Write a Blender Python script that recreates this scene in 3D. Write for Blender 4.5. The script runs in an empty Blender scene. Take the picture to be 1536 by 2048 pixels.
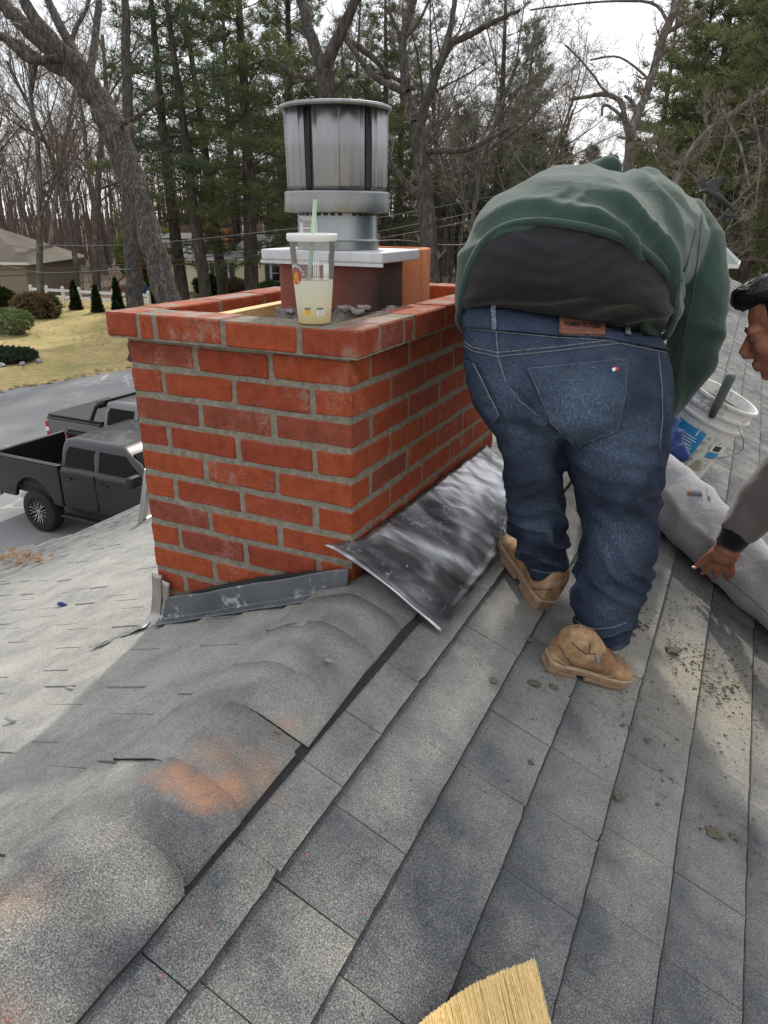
import bpy, bmesh, math, random
import numpy as np
from mathutils import Vector, Matrix, noise as mnoise

rad = math.radians
rnd = random.Random(11)
SC = bpy.context.scene
COL = SC.collection

# ------------------------------------------------------------------ camera
F = 1454.14                                   # focal length in photo pixels (photo 1536 wide)
CAM = Vector((0.7342, -1.3493, 0.2850))
RM = Matrix.Rotation(rad(25.8443), 3, 'Z') @ Matrix.Rotation(rad(67.7673), 3, 'X') @ Matrix.Rotation(rad(0.3544), 3, 'Z')
camd = bpy.data.cameras.new('camera')
camd.sensor_fit = 'HORIZONTAL'; camd.sensor_width = 36.0; camd.lens = 36.0 * F / 1536.0
camd.clip_start = 0.02; camd.clip_end = 2000.0
camo = bpy.data.objects.new('camera', camd); COL.objects.link(camo)
camo.matrix_world = Matrix.Translation(CAM) @ RM.to_4x4()
SC.camera = camo

# ------------------------------------------------------------------ sky and sun
SUN = Vector((-0.235, 0.70, 0.68)).normalized()
world = bpy.data.worlds.new('World'); SC.world = world; world.use_nodes = True
wn = world.node_tree; wn.nodes.clear()
w_out = wn.nodes.new('ShaderNodeOutputWorld'); w_bg = wn.nodes.new('ShaderNodeBackground')
w_sky = wn.nodes.new('ShaderNodeTexSky'); w_sky.sky_type = 'NISHITA'; w_sky.sun_disc = False
w_sky.sun_elevation = math.asin(SUN.z); w_sky.sun_rotation = math.atan2(SUN.x, SUN.y)
w_sky.air_density = 1.0; w_sky.dust_density = 1.5
w_tc = wn.nodes.new('ShaderNodeTexCoord')
w_no = wn.nodes.new('ShaderNodeTexNoise'); w_no.inputs['Scale'].default_value = 2.6
w_no.inputs['Detail'].default_value = 7; w_no.inputs['Roughness'].default_value = .58
w_mp = wn.nodes.new('ShaderNodeMapping'); w_mp.inputs['Scale'].default_value = (1, 1, 2.6)
w_mr = wn.nodes.new('ShaderNodeMapRange'); w_mr.inputs[1].default_value = .36; w_mr.inputs[2].default_value = .60
w_mr.inputs[3].default_value = .62; w_mr.inputs[4].default_value = .98
w_mx = wn.nodes.new('ShaderNodeMix'); w_mx.data_type = 'RGBA'
w_mx.inputs[7].default_value = (8.1, 8.2, 8.45, 1)
wn.links.new(w_tc.outputs['Generated'], w_mp.inputs[0]); wn.links.new(w_mp.outputs[0], w_no.inputs['Vector'])
wn.links.new(w_no.outputs[0], w_mr.inputs[0]); wn.links.new(w_mr.outputs[0], w_mx.inputs[0])
wn.links.new(w_sky.outputs[0], w_mx.inputs[6]); wn.links.new(w_mx.outputs[2], w_bg.inputs[0])
w_bg.inputs[1].default_value = 0.135
wn.links.new(w_bg.outputs[0], w_out.inputs[0])
sund = bpy.data.lights.new('sun', 'SUN'); sund.energy = 2.7; sund.angle = rad(2.5); sund.color = (1.0, .93, .82)
suno = bpy.data.objects.new('sun', sund); COL.objects.link(suno)
suno.rotation_euler = (-SUN).to_track_quat('-Z', 'Y').to_euler(); suno.location = (-6, 3, 12)
SC.view_settings.view_transform = 'Standard'; SC.view_settings.look = 'None'
SC.view_settings.exposure = 0.2; SC.view_settings.gamma = 1.0; SC.view_settings.use_curve_mapping = False
try:
    SC.cycles.max_bounces = 8; SC.cycles.diffuse_bounces = 3; SC.cycles.transparent_max_bounces = 8
    SC.cycles.use_denoising = True; SC.cycles.sample_clamp_indirect = 6
except Exception:
    pass

# ------------------------------------------------------------------ picking points of the place
def ray(u, v): return RM @ Vector(((u - 768) / F, -(v - 1024) / F, -1))
def D(u, v, d): return CAM + ray(u, v) * d
def hitp(u, v, n, p):
    n = Vector(n); r = ray(u, v); return CAM + r * (n.dot(Vector(p) - CAM) / n.dot(r))
def onz(u, v, z): return hitp(u, v, (0, 0, 1), (0, 0, z))
def onx(u, v, x): return hitp(u, v, (1, 0, 0), (x, 0, 0))
def ony(u, v, y): return hitp(u, v, (0, 1, 0), (0, y, 0))
def pix(P):
    d = RM.transposed() @ (Vector(P) - CAM); return (768 - F * d.x / d.z, 1024 + F * d.y / d.z, -d.z)
RIGHT = RM @ Vector((1, 0, 0)); FWD = (RM @ Vector((0, 0, -1))); FWDH = Vector((FWD.x, FWD.y, 0)).normalized(); UP = Vector((0, 0, 1))
RIGHTH = Vector((RIGHT.x, RIGHT.y, 0)).normalized()
GZ = -5.5                                     # street level
CRX, CRZ = 0.058, -0.509                      # roof crest
TR, TL = rad(24.08), rad(22.0)                # slopes of the two roof planes
NR = Vector((math.sin(TR), 0, math.cos(TR))); NL = Vector((-math.sin(TL), 0, math.cos(TL)))
def onR(u, v, off=0): return hitp(u, v, NR, Vector((CRX, 0, CRZ)) + NR * off)
def onL(u, v, off=0): return hitp(u, v, NL, Vector((CRX, 0, CRZ)) + NL * off)
def zR(x): return CRZ - (x - CRX) * math.tan(TR)
def zL(x): return CRZ + (x - CRX) * math.tan(TL)

# ------------------------------------------------------------------ objects
def wloc(o):
    v = Vector((0, 0, 0))
    while o is not None: v += o.location; o = o.parent
    return v
def tag(o, label=None, cat=None, group=None, kind=None):
    if label: o['label'] = label
    if cat: o['category'] = cat
    if group: o['group'] = group
    if kind: o['kind'] = kind
    return o
def thing(name, loc, label, cat, group=None):
    o = bpy.data.objects.new(name, None); COL.objects.link(o); o.location = loc; o.empty_display_size = .1
    return tag(o, label, cat, group)
def link(name, me, parent=None, loc=(0, 0, 0)):
    o = bpy.data.objects.new(name, me); COL.objects.link(o); o.location = loc
    if parent is not None: o.parent = parent
    return o
def copy_tree(o, parent=None):
    c = o.copy(); COL.objects.link(c); c.parent = parent
    for ch in list(o.children): copy_tree(ch, c)
    return c

class MB:
    """collects geometry, then links it as one mesh"""
    def __init__(s): s.v = []; s.f = []
    def add(s, vs, fs):
        b = len(s.v); s.v += [tuple(v) for v in vs]; s.f += [tuple(i + b for i in f) for f in fs]; return s
    def box(s, c, size, rot=None):
        hx, hy, hz = size[0] / 2, size[1] / 2, size[2] / 2
        vs = [Vector((x, y, z)) for x in (-hx, hx) for y in (-hy, hy) for z in (-hz, hz)]
        if rot is not None: vs = [rot @ v for v in vs]
        c = Vector(c)
        return s.add([v + c for v in vs], [(0, 1, 3, 2), (4, 6, 7, 5), (0, 4, 5, 1), (2, 3, 7, 6), (0, 2, 6, 4), (1, 5, 7, 3)])
    def bx(s, x0, x1, y0, y1, z0, z1): return s.box(((x0 + x1) / 2, (y0 + y1) / 2, (z0 + z1) / 2), (x1 - x0, y1 - y0, z1 - z0))
    def rings(s, rs, closed=True, cap=True):
        n = len(rs[0]); b = len(s.v)
        for r in rs: s.v += [tuple(p) for p in r]
        for k in range(len(rs) - 1):
            for i in range(n if closed else n - 1):
                j = (i + 1) % n; s.f.append((b + k * n + i, b + k * n + j, b + (k + 1) * n + j, b + (k + 1) * n + i))
        if cap and closed:
            s.f.append(tuple(b + i for i in range(n - 1, -1, -1))); e = b + (len(rs) - 1) * n; s.f.append(tuple(e + i for i in range(n)))
        return s
    def tube(s, path, rr, n=6, cap=True):
        path = [Vector(p) for p in path]; rs = []; prev = None
        for i, p in enumerate(path):
            t = (path[min(i + 1, len(path) - 1)] - path[max(i - 1, 0)])
            if t.length < 1e-9: t = Vector((0, 0, 1))
            t.normalize()
            if prev is None: a = t.orthogonal().normalized()
            else:
                a = prev - t * prev.dot(t)
                a = a.normalized() if a.length > 1e-6 else t.orthogonal().normalized()
            prev = a; b = t.cross(a); r = rr[i] if hasattr(rr, '__len__') else rr
            rs.append([p + (a * math.cos(2 * math.pi * k / n) + b * math.sin(2 * math.pi * k / n)) * r for k in range(n)])
        return s.rings(rs, cap=cap)
    def lathe(s, prof, n=32, org=(0, 0, 0), M=None, cap=True):
        org = Vector(org); rs = []
        for r, z in prof:
            ring = [Vector((r * math.cos(2 * math.pi * k / n), r * math.sin(2 * math.pi * k / n), z)) for k in range(n)]
            rs.append([(M @ p if M is not None else p) + org for p in ring])
        return s.rings(rs, cap=cap)
    def prism(s, poly, vec):
        vec = Vector(vec); p = [Vector(q) for q in poly]; n = len(p)
        return s.add(p + [q + vec for q in p], [tuple(range(n - 1, -1, -1)), tuple(range(n, 2 * n))] + [(i, (i + 1) % n, (i + 1) % n + n, i + n) for i in range(n)])
    def ell(s, c, r, M=None, nu=16, nv=10):
        c = Vector(c); rs = []
        for j in range(nv + 1):
            ph = -math.pi / 2 + math.pi * j / nv; cr = max(math.cos(ph), .02)
            ring = [Vector((r[0] * cr * math.cos(2 * math.pi * k / nu), r[1] * cr * math.sin(2 * math.pi * k / nu), r[2] * math.sin(ph))) for k in range(nu)]
            rs.append([(M @ p if M is not None else p) + c for p in ring])
        return s.rings(rs)
    def mesh(s, name, org=(0, 0, 0), smooth=False):
        me = bpy.data.meshes.new(name); o = Vector(org)
        me.from_pydata([(v[0] - o.x, v[1] - o.y, v[2] - o.z) for v in s.v], [], s.f)
        if smooth: me.polygons.foreach_set('use_smooth', [True] * len(me.polygons))
        me.update(); return me
    def build(s, name, mat, parent=None, smooth=False, loc=None, bevel=0, seg=2, auto=None, fixn=False):
        if parent is not None: org = wloc(parent) if loc is None else loc
        else: org = Vector((0, 0, 0)) if loc is None else Vector(loc)
        me = s.mesh(name, org, smooth)
        if fixn:
            bm = bmesh.new(); bm.from_mesh(me); bmesh.ops.recalc_face_normals(bm, faces=bm.faces); bm.to_mesh(me); bm.free()
        if mat is not None: me.materials.append(mat)
        o = link(name, me, parent, (0, 0, 0) if parent is not None else org)
        if bevel:
            b = o.modifiers.new('bevel', 'BEVEL'); b.width = bevel; b.segments = seg; b.limit_method = 'ANGLE'; b.angle_limit = rad(40)
        if auto is not None and smooth:
            me.set_sharp_from_angle(angle=rad(auto))
        return o

def remesh(mbs, voxel, smooth=4, fac=.5):
    """fuse overlapping closed volumes into one continuous surface; returns vertex array and faces"""
    m = MB()
    for q in mbs: m.add(q.v, q.f)
    me = m.mesh('fuse'); o = link('fuse', me)
    md = o.modifiers.new('r', 'REMESH'); md.mode = 'VOXEL'; md.voxel_size = voxel; md.adaptivity = 0
    if smooth:
        sm = o.modifiers.new('s', 'SMOOTH'); sm.factor = fac; sm.iterations = smooth
    dg = bpy.context.evaluated_depsgraph_get(); e = o.evaluated_get(dg); em = e.to_mesh()
    n = len(em.vertices); co = np.empty(n * 3); em.vertices.foreach_get('co', co); nn = np.empty(n * 3); em.vertices.foreach_get('normal', nn)
    fs = [tuple(p.vertices) for p in em.polygons]
    e.to_mesh_clear(); bpy.data.objects.remove(o); bpy.data.meshes.remove(me)
    return co.reshape(-1, 3), nn.reshape(-1, 3), fs
def from_arr(name, co, fs, mat, parent, smooth=True):
    m = MB(); m.v = [tuple(c) for c in co]; m.f = fs
    return m.build(name, mat, parent, smooth=smooth)
def pixarr(co):
    d = (co - np.array(CAM)) @ np.array(RM); return 768 - F * d[:, 0] / d[:, 2], 1024 + F * d[:, 1] / d[:, 2], -d[:, 2]
def nz(co, sc, seed=0.0):
    return np.array([mnoise.noise((c[0] * sc + seed, c[1] * sc + seed * 1.7, c[2] * sc - seed)) for c in co])
def text_mesh(txt, size, bold=0.0):
    cu = bpy.data.curves.new('t', 'FONT'); cu.body = txt; cu.size = size; cu.align_x = 'CENTER'; cu.align_y = 'CENTER'; cu.offset = bold
    o = bpy.data.objects.new('t', cu); COL.objects.link(o)
    dg = bpy.context.evaluated_depsgraph_get(); e = o.evaluated_get(dg); em = e.to_mesh()
    vs = [v.co.copy() for v in em.vertices]; fs = [tuple(p.vertices) for p in em.polygons]
    e.to_mesh_clear(); bpy.data.objects.remove(o); bpy.data.curves.remove(cu)
    return vs, fs

# ------------------------------------------------------------------ materials
def lin(r, g, b):
    f = lambda c: (c / 255 / 12.92) if c / 255 <= .04045 else ((c / 255 + .055) / 1.055) ** 2.4
    return (f(r), f(g), f(b))
class S:
    def __init__(s, name):
        s.mat = bpy.data.materials.new(name); s.mat.use_nodes = True; s.t = s.mat.node_tree
        s.b = s.t.nodes['Principled BSDF']; s._g = None; s._o = None; s._oi = None
    def _in(s, sock, v):
        if v is None: return
        if isinstance(v, bpy.types.NodeSocket): s.t.links.new(v, sock)
        elif isinstance(v, (tuple, list)) and len(v) == 3 and sock.type == 'RGBA': sock.default_value = (*v, 1)
        else: sock.default_value = v
    @property
    def P(s):
        if s._g is None: s._g = s.t.nodes.new('ShaderNodeNewGeometry')
        return s._g.outputs['Position']
    @property
    def O(s):
        if s._o is None: s._o = s.t.nodes.new('ShaderNodeTexCoord')
        return s._o.outputs['Object']
    @property
    def rand(s):
        if s._oi is None: s._oi = s.t.nodes.new('ShaderNodeObjectInfo')
        return s._oi.outputs['Random']
    def sc(s, vec, scale=(1, 1, 1), loc=(0, 0, 0), rot=(0, 0, 0)):
        n = s.t.nodes.new('ShaderNodeMapping'); s._in(n.inputs[0], vec); n.inputs['Scale'].default_value = scale
        n.inputs['Location'].default_value = loc; n.inputs['Rotation'].default_value = rot; return n.outputs[0]
    def noise(s, scale, detail=3, rough=.55, vec=None, dist=0):
        n = s.t.nodes.new('ShaderNodeTexNoise'); n.inputs['Scale'].default_value = scale; n.inputs['Detail'].default_value = detail
        n.inputs['Roughness'].default_value = rough; n.inputs['Distortion'].default_value = dist
        s._in(n.inputs['Vector'], s.P if vec is None else vec); return n.outputs[0]
    def voro(s, scale, vec=None, feat='F1', out=0):
        n = s.t.nodes.new('ShaderNodeTexVoronoi'); n.feature = feat; n.inputs['Scale'].default_value = scale
        s._in(n.inputs['Vector'], s.P if vec is None else vec); return n.outputs[out]
    def wave(s, scale, dist=0, vec=None, dirn='X', detail=2):
        n = s.t.nodes.new('ShaderNodeTexWave'); n.bands_direction = dirn; n.inputs['Scale'].default_value = scale
        n.inputs['Distortion'].default_value = dist; n.inputs['Detail'].default_value = detail
        s._in(n.inputs['Vector'], s.P if vec is None else vec); return n.outputs['Fac']
    def ramp(s, fac, *st):
        n = s.t.nodes.new('ShaderNodeValToRGB'); e = n.color_ramp.elements
        while len(e) < len(st): e.new(.5)
        for k, (p, c) in enumerate(st):
            e[k].position = p; e[k].color = (*c, 1) if isinstance(c, tuple) else (c, c, c, 1)
        s._in(n.inputs[0], fac); return n.outputs[0]
    def mix(s, fac, a, b, mode='MIX'):
        n = s.t.nodes.new('ShaderNodeMix'); n.data_type = 'RGBA'; n.blend_type = mode; n.clamp_factor = True
        s._in(n.inputs[0], fac); s._in(n.inputs[6], a); s._in(n.inputs[7], b); return n.outputs[2]
    def m(s, op, a, b=None, c=None):
        n = s.t.nodes.new('ShaderNodeMath'); n.operation = op; s._in(n.inputs[0], a)
        if b is not None: s._in(n.inputs[1], b)
        if c is not None: s._in(n.inputs[2], c)
        return n.outputs[0]
    def mr(s, v, a, b, c=0.0, d=1.0):
        n = s.t.nodes.new('ShaderNodeMapRange'); s._in(n.inputs[0], v)
        for k, q in enumerate((a, b, c, d)): n.inputs[k + 1].default_value = q
        return n.outputs[0]
    def near(s, p, r0, r1, warp=0.0, wsc=8.0):
        """1 inside r0 of the point p, 0 beyond r1, with an uneven edge"""
        n = s.t.nodes.new('ShaderNodeVectorMath'); n.operation = 'DISTANCE'; s._in(n.inputs[0], s.P); n.inputs[1].default_value = p
        d = n.outputs['Value']
        if warp: d = s.m('ADD', d, s.m('MULTIPLY', s.m('SUBTRACT', s.noise(wsc, 4, .6), .5), warp))
        return s.mr(d, r0, r1, 1.0, 0.0)
    def xyz(s, vec=None):
        n = s.t.nodes.new('ShaderNodeSeparateXYZ'); s._in(n.inputs[0], s.P if vec is None else vec); return n.outputs
    def bump(s, h, st=.4, dist=.002, nrm=None):
        n = s.t.nodes.new('ShaderNodeBump'); n.inputs['Strength'].default_value = st; n.inputs['Distance'].default_value = dist
        s._in(n.inputs['Height'], h)
        if nrm is not None: s._in(n.inputs['Normal'], nrm)
        return n.outputs[0]
    def out(s, col=None, rough=.6, metal=0.0, nrm=None, spec=None, **kw):
        s._in(s.b.inputs['Base Color'], col); s._in(s.b.inputs['Roughness'], rough); s._in(s.b.inputs['Metallic'], metal)
        if spec is not None: s._in(s.b.inputs['Specular IOR Level'], spec)
        if nrm is not None: s._in(s.b.inputs['Normal'], nrm)
        for k, v in kw.items(): s._in(s.b.inputs[k.replace('_', ' ')], v)
        return s.mat
def plain(name, col, rough=.6, metal=0.0, var=.12, sc=30, bump=.0, bd=.001, spec=None):
    q = S(name); n = q.noise(sc, 4, .6)
    c = q.mix(1.0, col, q.ramp(n, (.25, 1 - var), (.75, 1 + var)), 'MULTIPLY')
    return q.out(c, rough, metal, q.bump(n, bump, bd) if bump else None, spec)

# roof shingles: mineral granules, cement dust round the chimney, brick dust
q = S('asphalt shingle')
gr = q.noise(450, 2, .72); g2 = q.voro(330, None, 'F1', 1)
base = q.ramp(gr, (.29, (.040, .041, .044)), (.50, (.145, .146, .144)), (.71, (.37, .37, .355)))
tint = q.ramp(q.rand, (0, (.80, .81, .83)), (.35, (.97, .97, .97)), (.7, (1.10, 1.09, 1.05)), (1, (.88, .89, .91)))
base = q.mix(1.0, base, tint, 'MULTIPLY')
blot = q.ramp(q.noise(7.5, 5, .64), (.36, (.56, .59, .66)), (.50, (.96, .97, .98)), (.66, (1.36, 1.33, 1.25)))
base = q.mix(1.0, base, blot, 'MULTIPLY')
dustn = q.noise(7, 6, .68); fine = q.noise(120, 3, .7)
px, py, pz = q.xyz()
left = q.mr(px, -.05, -.62, 0.0, 1.0)                                  # dust lies thick on the slope below the chimney
d1 = q.m('MULTIPLY', left, q.near((-1.0, .2, -.85), 1.2, 2.9, .7, 2.5))
d2 = q.near((-.36, -.30, -.64), .24, .80, .45, 4)
d3 = q.near((.80, .42, -.84), .10, .52, .45, 7)                        # sand spilled where the mortar was mixed
d4 = q.near((.55, .20, -.70), .30, .85, .5, 4)
dm = q.m('MAXIMUM', q.m('MAXIMUM', d1, q.m('MULTIPLY', d2, 1.0)), q.m('MAXIMUM', d3, q.m('MULTIPLY', d4, .45)))
dm = q.m('MULTIPLY', dm, q.mr(q.m('ADD', q.m('MULTIPLY', dustn, .7), q.m('MULTIPLY', fine, .3)), .30, .56, .30, 1.0))
dm = q.m('ADD', dm, q.mr(q.noise(3.3, 6, .7), .56, .80, 0, .45))
dcol = q.mix(q.m('MULTIPLY', d3, .8), q.ramp(q.noise(260, 2, .6), (.3, (.27, .27, .25)), (.7, (.52, .515, .47))), q.ramp(q.noise(260, 2, .6), (.3, (.28, .25, .19)), (.7, (.56, .50, .39))))
base = q.mix(q.m('MULTIPLY', dm, .82), base, dcol)
sand = q.m('MULTIPLY', q.m('MAXIMUM', q.near((.86, .52, -.86), .12, .50, .5, 9), q.m('MULTIPLY', q.near((.62, .30, -.74), .2, .5, .4, 6), .6)), q.mr(q.noise(75, 3, .6), .60, .67, 0, 1))
base = q.mix(q.m('MULTIPLY', sand, .85), base, (.085, .074, .055))
def od(u, v, r0, r1, w=.05, ws=14): return q.near(tuple(onR(u, v, .012)), r0, r1, w, ws)
o = q.m('MAXIMUM', od(305, 1522, .012, .042), q.m('MAXIMUM', od(350, 1545, .014, .042), q.m('MAXIMUM', od(405, 1578, .016, .046), od(465, 1570, .010, .050))))
o = q.m('MAXIMUM', o, q.m('MULTIPLY', q.m('MAXIMUM', od(520, 1545, .0, .060), q.m('MAXIMUM', od(575, 1450, .0, .040), od(430, 1500, 0, .05))), .55))
o = q.m('MAXIMUM', o, q.m('MULTIPLY', q.m('MAXIMUM', od(15, 1760, .0, .075), od(0, 2040, .0, .05)), .30))
o = q.m('MULTIPLY', o, q.m('MULTIPLY', q.mr(q.noise(330, 2, .75), .36, .56, .25, 1), q.mr(q.noise(24, 5, .7), .30, .55, .35, 1)))
base = q.mix(q.m('MULTIPLY', o, .80), base, (.68, .33, .18))
hh = q.m('ADD', gr, q.m('MULTIPLY', q.noise(40, 3, .6), .35))
M_SH = q.out(base, .93, 0, q.bump(hh, .75, .0026), .25)
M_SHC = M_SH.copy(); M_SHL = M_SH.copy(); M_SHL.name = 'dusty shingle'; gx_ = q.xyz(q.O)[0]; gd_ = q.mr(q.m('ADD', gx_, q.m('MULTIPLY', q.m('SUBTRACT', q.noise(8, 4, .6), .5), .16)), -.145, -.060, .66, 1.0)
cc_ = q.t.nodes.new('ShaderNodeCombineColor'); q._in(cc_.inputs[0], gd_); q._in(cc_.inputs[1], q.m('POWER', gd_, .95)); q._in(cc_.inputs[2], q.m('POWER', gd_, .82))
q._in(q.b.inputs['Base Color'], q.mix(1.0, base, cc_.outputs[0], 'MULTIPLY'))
M_SHC.name = 'ridge shingle'; nt = M_SHC.node_tree; bs_ = nt.nodes['Principled BSDF']; src = bs_.inputs['Base Color'].links[0].from_socket
tc_ = nt.nodes.new('ShaderNodeTexCoord'); sx_ = nt.nodes.new('ShaderNodeSeparateXYZ'); nt.links.new(tc_.outputs['Object'], sx_.inputs[0])
ns_ = nt.nodes.new('ShaderNodeTexNoise'); ns_.inputs['Scale'].default_value = 9; nt.links.new([n_ for n_ in nt.nodes if n_.type == 'NEW_GEOMETRY'][0].outputs['Position'], ns_.inputs['Vector'])
def mth(op, a, b=None, c=None):
    n_ = nt.nodes.new('ShaderNodeMath'); n_.operation = op
    for i_, v_ in enumerate((a, b, c)):
        if v_ is None: continue
        if isinstance(v_, bpy.types.NodeSocket): nt.links.new(v_, n_.inputs[i_])
        else: n_.inputs[i_].default_value = v_
    return n_.outputs[0]
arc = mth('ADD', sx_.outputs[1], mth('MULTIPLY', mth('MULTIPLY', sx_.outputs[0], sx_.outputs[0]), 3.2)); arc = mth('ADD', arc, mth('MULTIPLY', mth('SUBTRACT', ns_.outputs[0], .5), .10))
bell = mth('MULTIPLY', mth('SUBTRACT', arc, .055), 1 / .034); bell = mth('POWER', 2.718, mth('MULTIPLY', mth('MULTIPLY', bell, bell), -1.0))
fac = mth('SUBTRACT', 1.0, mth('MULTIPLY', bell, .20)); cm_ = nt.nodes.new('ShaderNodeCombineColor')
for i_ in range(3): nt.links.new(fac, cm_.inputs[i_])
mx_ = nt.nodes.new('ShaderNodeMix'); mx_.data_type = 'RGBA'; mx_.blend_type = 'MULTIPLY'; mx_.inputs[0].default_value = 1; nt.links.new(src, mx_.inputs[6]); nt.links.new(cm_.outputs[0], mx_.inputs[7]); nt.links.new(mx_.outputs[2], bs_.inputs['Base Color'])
M_EDGE = plain('cut asphalt edge', (.022, .022, .023), .95, 0, .4, 120, .5, .002)
M_DECK = plain('roofing felt', (.018, .018, .018), .9)

# bricks
q = S('red brick')
r1 = q.ramp(q.rand, (0, (.25, .050, .026)), (.25, (.30, .062, .026)), (.5, (.33, .070, .027)), (.75, (.28, .058, .027)), (.9, (.25, .062, .038)), (1, (.20, .054, .030)))
c = q.mix(1.0, r1, q.ramp(q.noise(26, 4, .65), (.28, .72), (.5, 1.0), (.75, 1.25)), 'MULTIPLY')
streak = q.noise(60, 3, .6, q.sc(q.P, (1, 1, .25)))
c = q.mix(q.mr(streak, .60, .72, 0, .55), c, (.16, .032, .016))
pits = q.voro(150, None, 'F1'); c = q.mix(q.mr(q.noise(210, 2, .5), .62, .70, 0, .75), c, (.10, .025, .015))
ef = q.m('MULTIPLY', q.mr(q.noise(9, 5, .7), .50, .66, 0, 1), q.mr(q.noise(150, 3, .7), .42, .62, 0, 1))
efr = q.mr(q.m('FRACT', q.m('MULTIPLY', q.rand, 7.31)), .60, .97, .04, .55)
c = q.mix(q.m('MULTIPLY', ef, efr), c, (.58, .40, .34))
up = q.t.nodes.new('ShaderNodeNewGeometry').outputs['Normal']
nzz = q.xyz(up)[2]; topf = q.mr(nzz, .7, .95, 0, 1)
mort = q.m('MULTIPLY', q.mr(q.noise(16, 5, .7), .54, .62, 0, 1), q.mr(q.m('FRACT', q.m('MULTIPLY', q.rand, 3.77)), .6, .9, 0.0, .4))
mort = q.m('MAXIMUM', mort, q.m('MULTIPLY', topf, q.mr(q.m('ADD', q.noise(9, 5, .7), q.m('MULTIPLY', q.noise(70, 3, .7), .25)), .60, .72, 0, .85)))
c = q.mix(q.m('MULTIPLY', topf, .35), c, (.46, .22, .17))  # tops paled to pink, their sunlit tone put into the colour
c = q.mix(mort, c, (.30, .275, .235))
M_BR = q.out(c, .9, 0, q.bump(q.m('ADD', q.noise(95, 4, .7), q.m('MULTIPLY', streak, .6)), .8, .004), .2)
q = S('mortar'); n = q.noise(55, 5, .7)
M_MO = q.out(q.ramp(n, (.25, (.14, .126, .100)), (.55, (.27, .245, .195)), (.8, (.38, .35, .285))), .95, 0, q.bump(q.m('ADD', n, q.noise(300, 2, .6)), .8, .004), .15)
q = S('terracotta'); n = q.noise(8, 4, .6, q.sc(q.P, (3, 3, .6)))
M_TC = q.out(q.mix(q.mr(q.noise(30, 4, .7), .58, .75, 0, .5), q.ramp(n, (.3, (.50, .165, .065)), (.7, (.66, .27, .115))), (.62, .38, .24)), .85, 0, q.bump(q.noise(80, 3), .3, .002))
q = S('painted flue clay'); n = q.noise(10, 4, .6)
M_FL = q.out(q.mix(q.mr(q.noise(20, 5, .7), .58, .72, 0, .5), q.mix(q.near((-.085, .40, .09), .06, .17, .08, 12), q.ramp(n, (.3, (.17, .046, .030)), (.7, (.25, .070, .044))), (.035, .022, .020)), (.10, .055, .05)), .75, 0, q.bump(q.noise(90, 3), .3, .002))  # right face darkened like soot: its shade is put into the colour
q = S('crusted old mortar'); n = q.noise(28, 5, .72)
M_CR = q.out(q.ramp(n, (.28, (.05, .042, .036)), (.55, (.20, .17, .14)), (.75, (.36, .32, .27))), .95, 0, q.bump(n, 1, .012))
M_SEAL = plain('grey sealant', (.30, .27, .25), .7, 0, .4, 35, .9, .01)
def metal(name, col, rough, smear, sc=(1, 1, .15), nsc=14, var=.25, metallic=1.0):
    q = S(name); n = q.noise(nsc, 5, .65, q.sc(q.P, sc)); f = q.noise(160, 3, .6)
    c = q.mix(1.0, col, q.ramp(n, (.3, 1 - var), (.7, 1 + var)), 'MULTIPLY')
    r = q.mr(q.m('ADD', q.m('MULTIPLY', n, .7), q.m('MULTIPLY', f, .3)), .3, .7, rough - smear, rough + smear)
    return q.out(c, r, metallic, q.bump(q.noise(6, 3), .12, .01))
M_GALV = metal('galvanised steel', (.27, .27, .272), .40, .10)
M_GALVD = metal('dull inner steel', (.36, .36, .365), .5, .1)
M_GALVB = metal('bright galvanised base', (.27, .29, .295), .36, .08, (1, 1, .4), 9)
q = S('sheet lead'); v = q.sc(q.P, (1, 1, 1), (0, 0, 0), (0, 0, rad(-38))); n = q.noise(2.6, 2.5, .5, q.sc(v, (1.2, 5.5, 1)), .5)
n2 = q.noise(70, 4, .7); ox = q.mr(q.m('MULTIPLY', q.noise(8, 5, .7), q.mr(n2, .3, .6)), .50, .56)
lc = q.ramp(n, (.30, (.10, .102, .110)), (.48, (.26, .263, .275)), (.62, (.55, .55, .57)), (.76, (.80, .80, .82)))  # light and dark streaks are reflections put into the base colour
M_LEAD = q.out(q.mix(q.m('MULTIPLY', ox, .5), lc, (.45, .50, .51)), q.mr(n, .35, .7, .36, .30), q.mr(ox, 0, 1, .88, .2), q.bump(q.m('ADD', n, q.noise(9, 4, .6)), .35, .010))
q = S('grey painted flashing'); n = q.noise(22, 5, .7)
M_APR = q.out(q.mix(q.mr(n, .57, .66, 0, .85), q.ramp(q.noise(9, 3), (.3, (.085, .095, .108)), (.7, (.135, .145, .158))), (.42, .44, .42)), .5, .3, q.bump(n, .3, .003))
M_STEP = metal('bent bare flashing', (.36, .35, .335), .42, .12, (1, 1, .3), 18, .35)
M_PLATE = plain('white coated plate', (.60, .61, .64), .5, .2, .14, 22, .1)
q = S('pine board'); M_WOOD = q.out(q.ramp(q.noise(14, 4, .6, q.sc(q.P, (9, .8, 9))), (.3, (.62, .40, .15)), (.7, (.76, .56, .28))), .7)
M_MUD = plain('wet mortar crumbs', (.125, .108, .080), .95, 0, .45, 90, 1.0, .008)
M_RED = plain('brick chips', (.36, .12, .07), .9, 0, .2, 60)
M_PALE = plain('pale scraps', (.26, .27, .285), .55, .3, .25, 40)
M_BLACK = plain('black plastic', (.012, .012, .013), .45, 0, .1)

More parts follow.
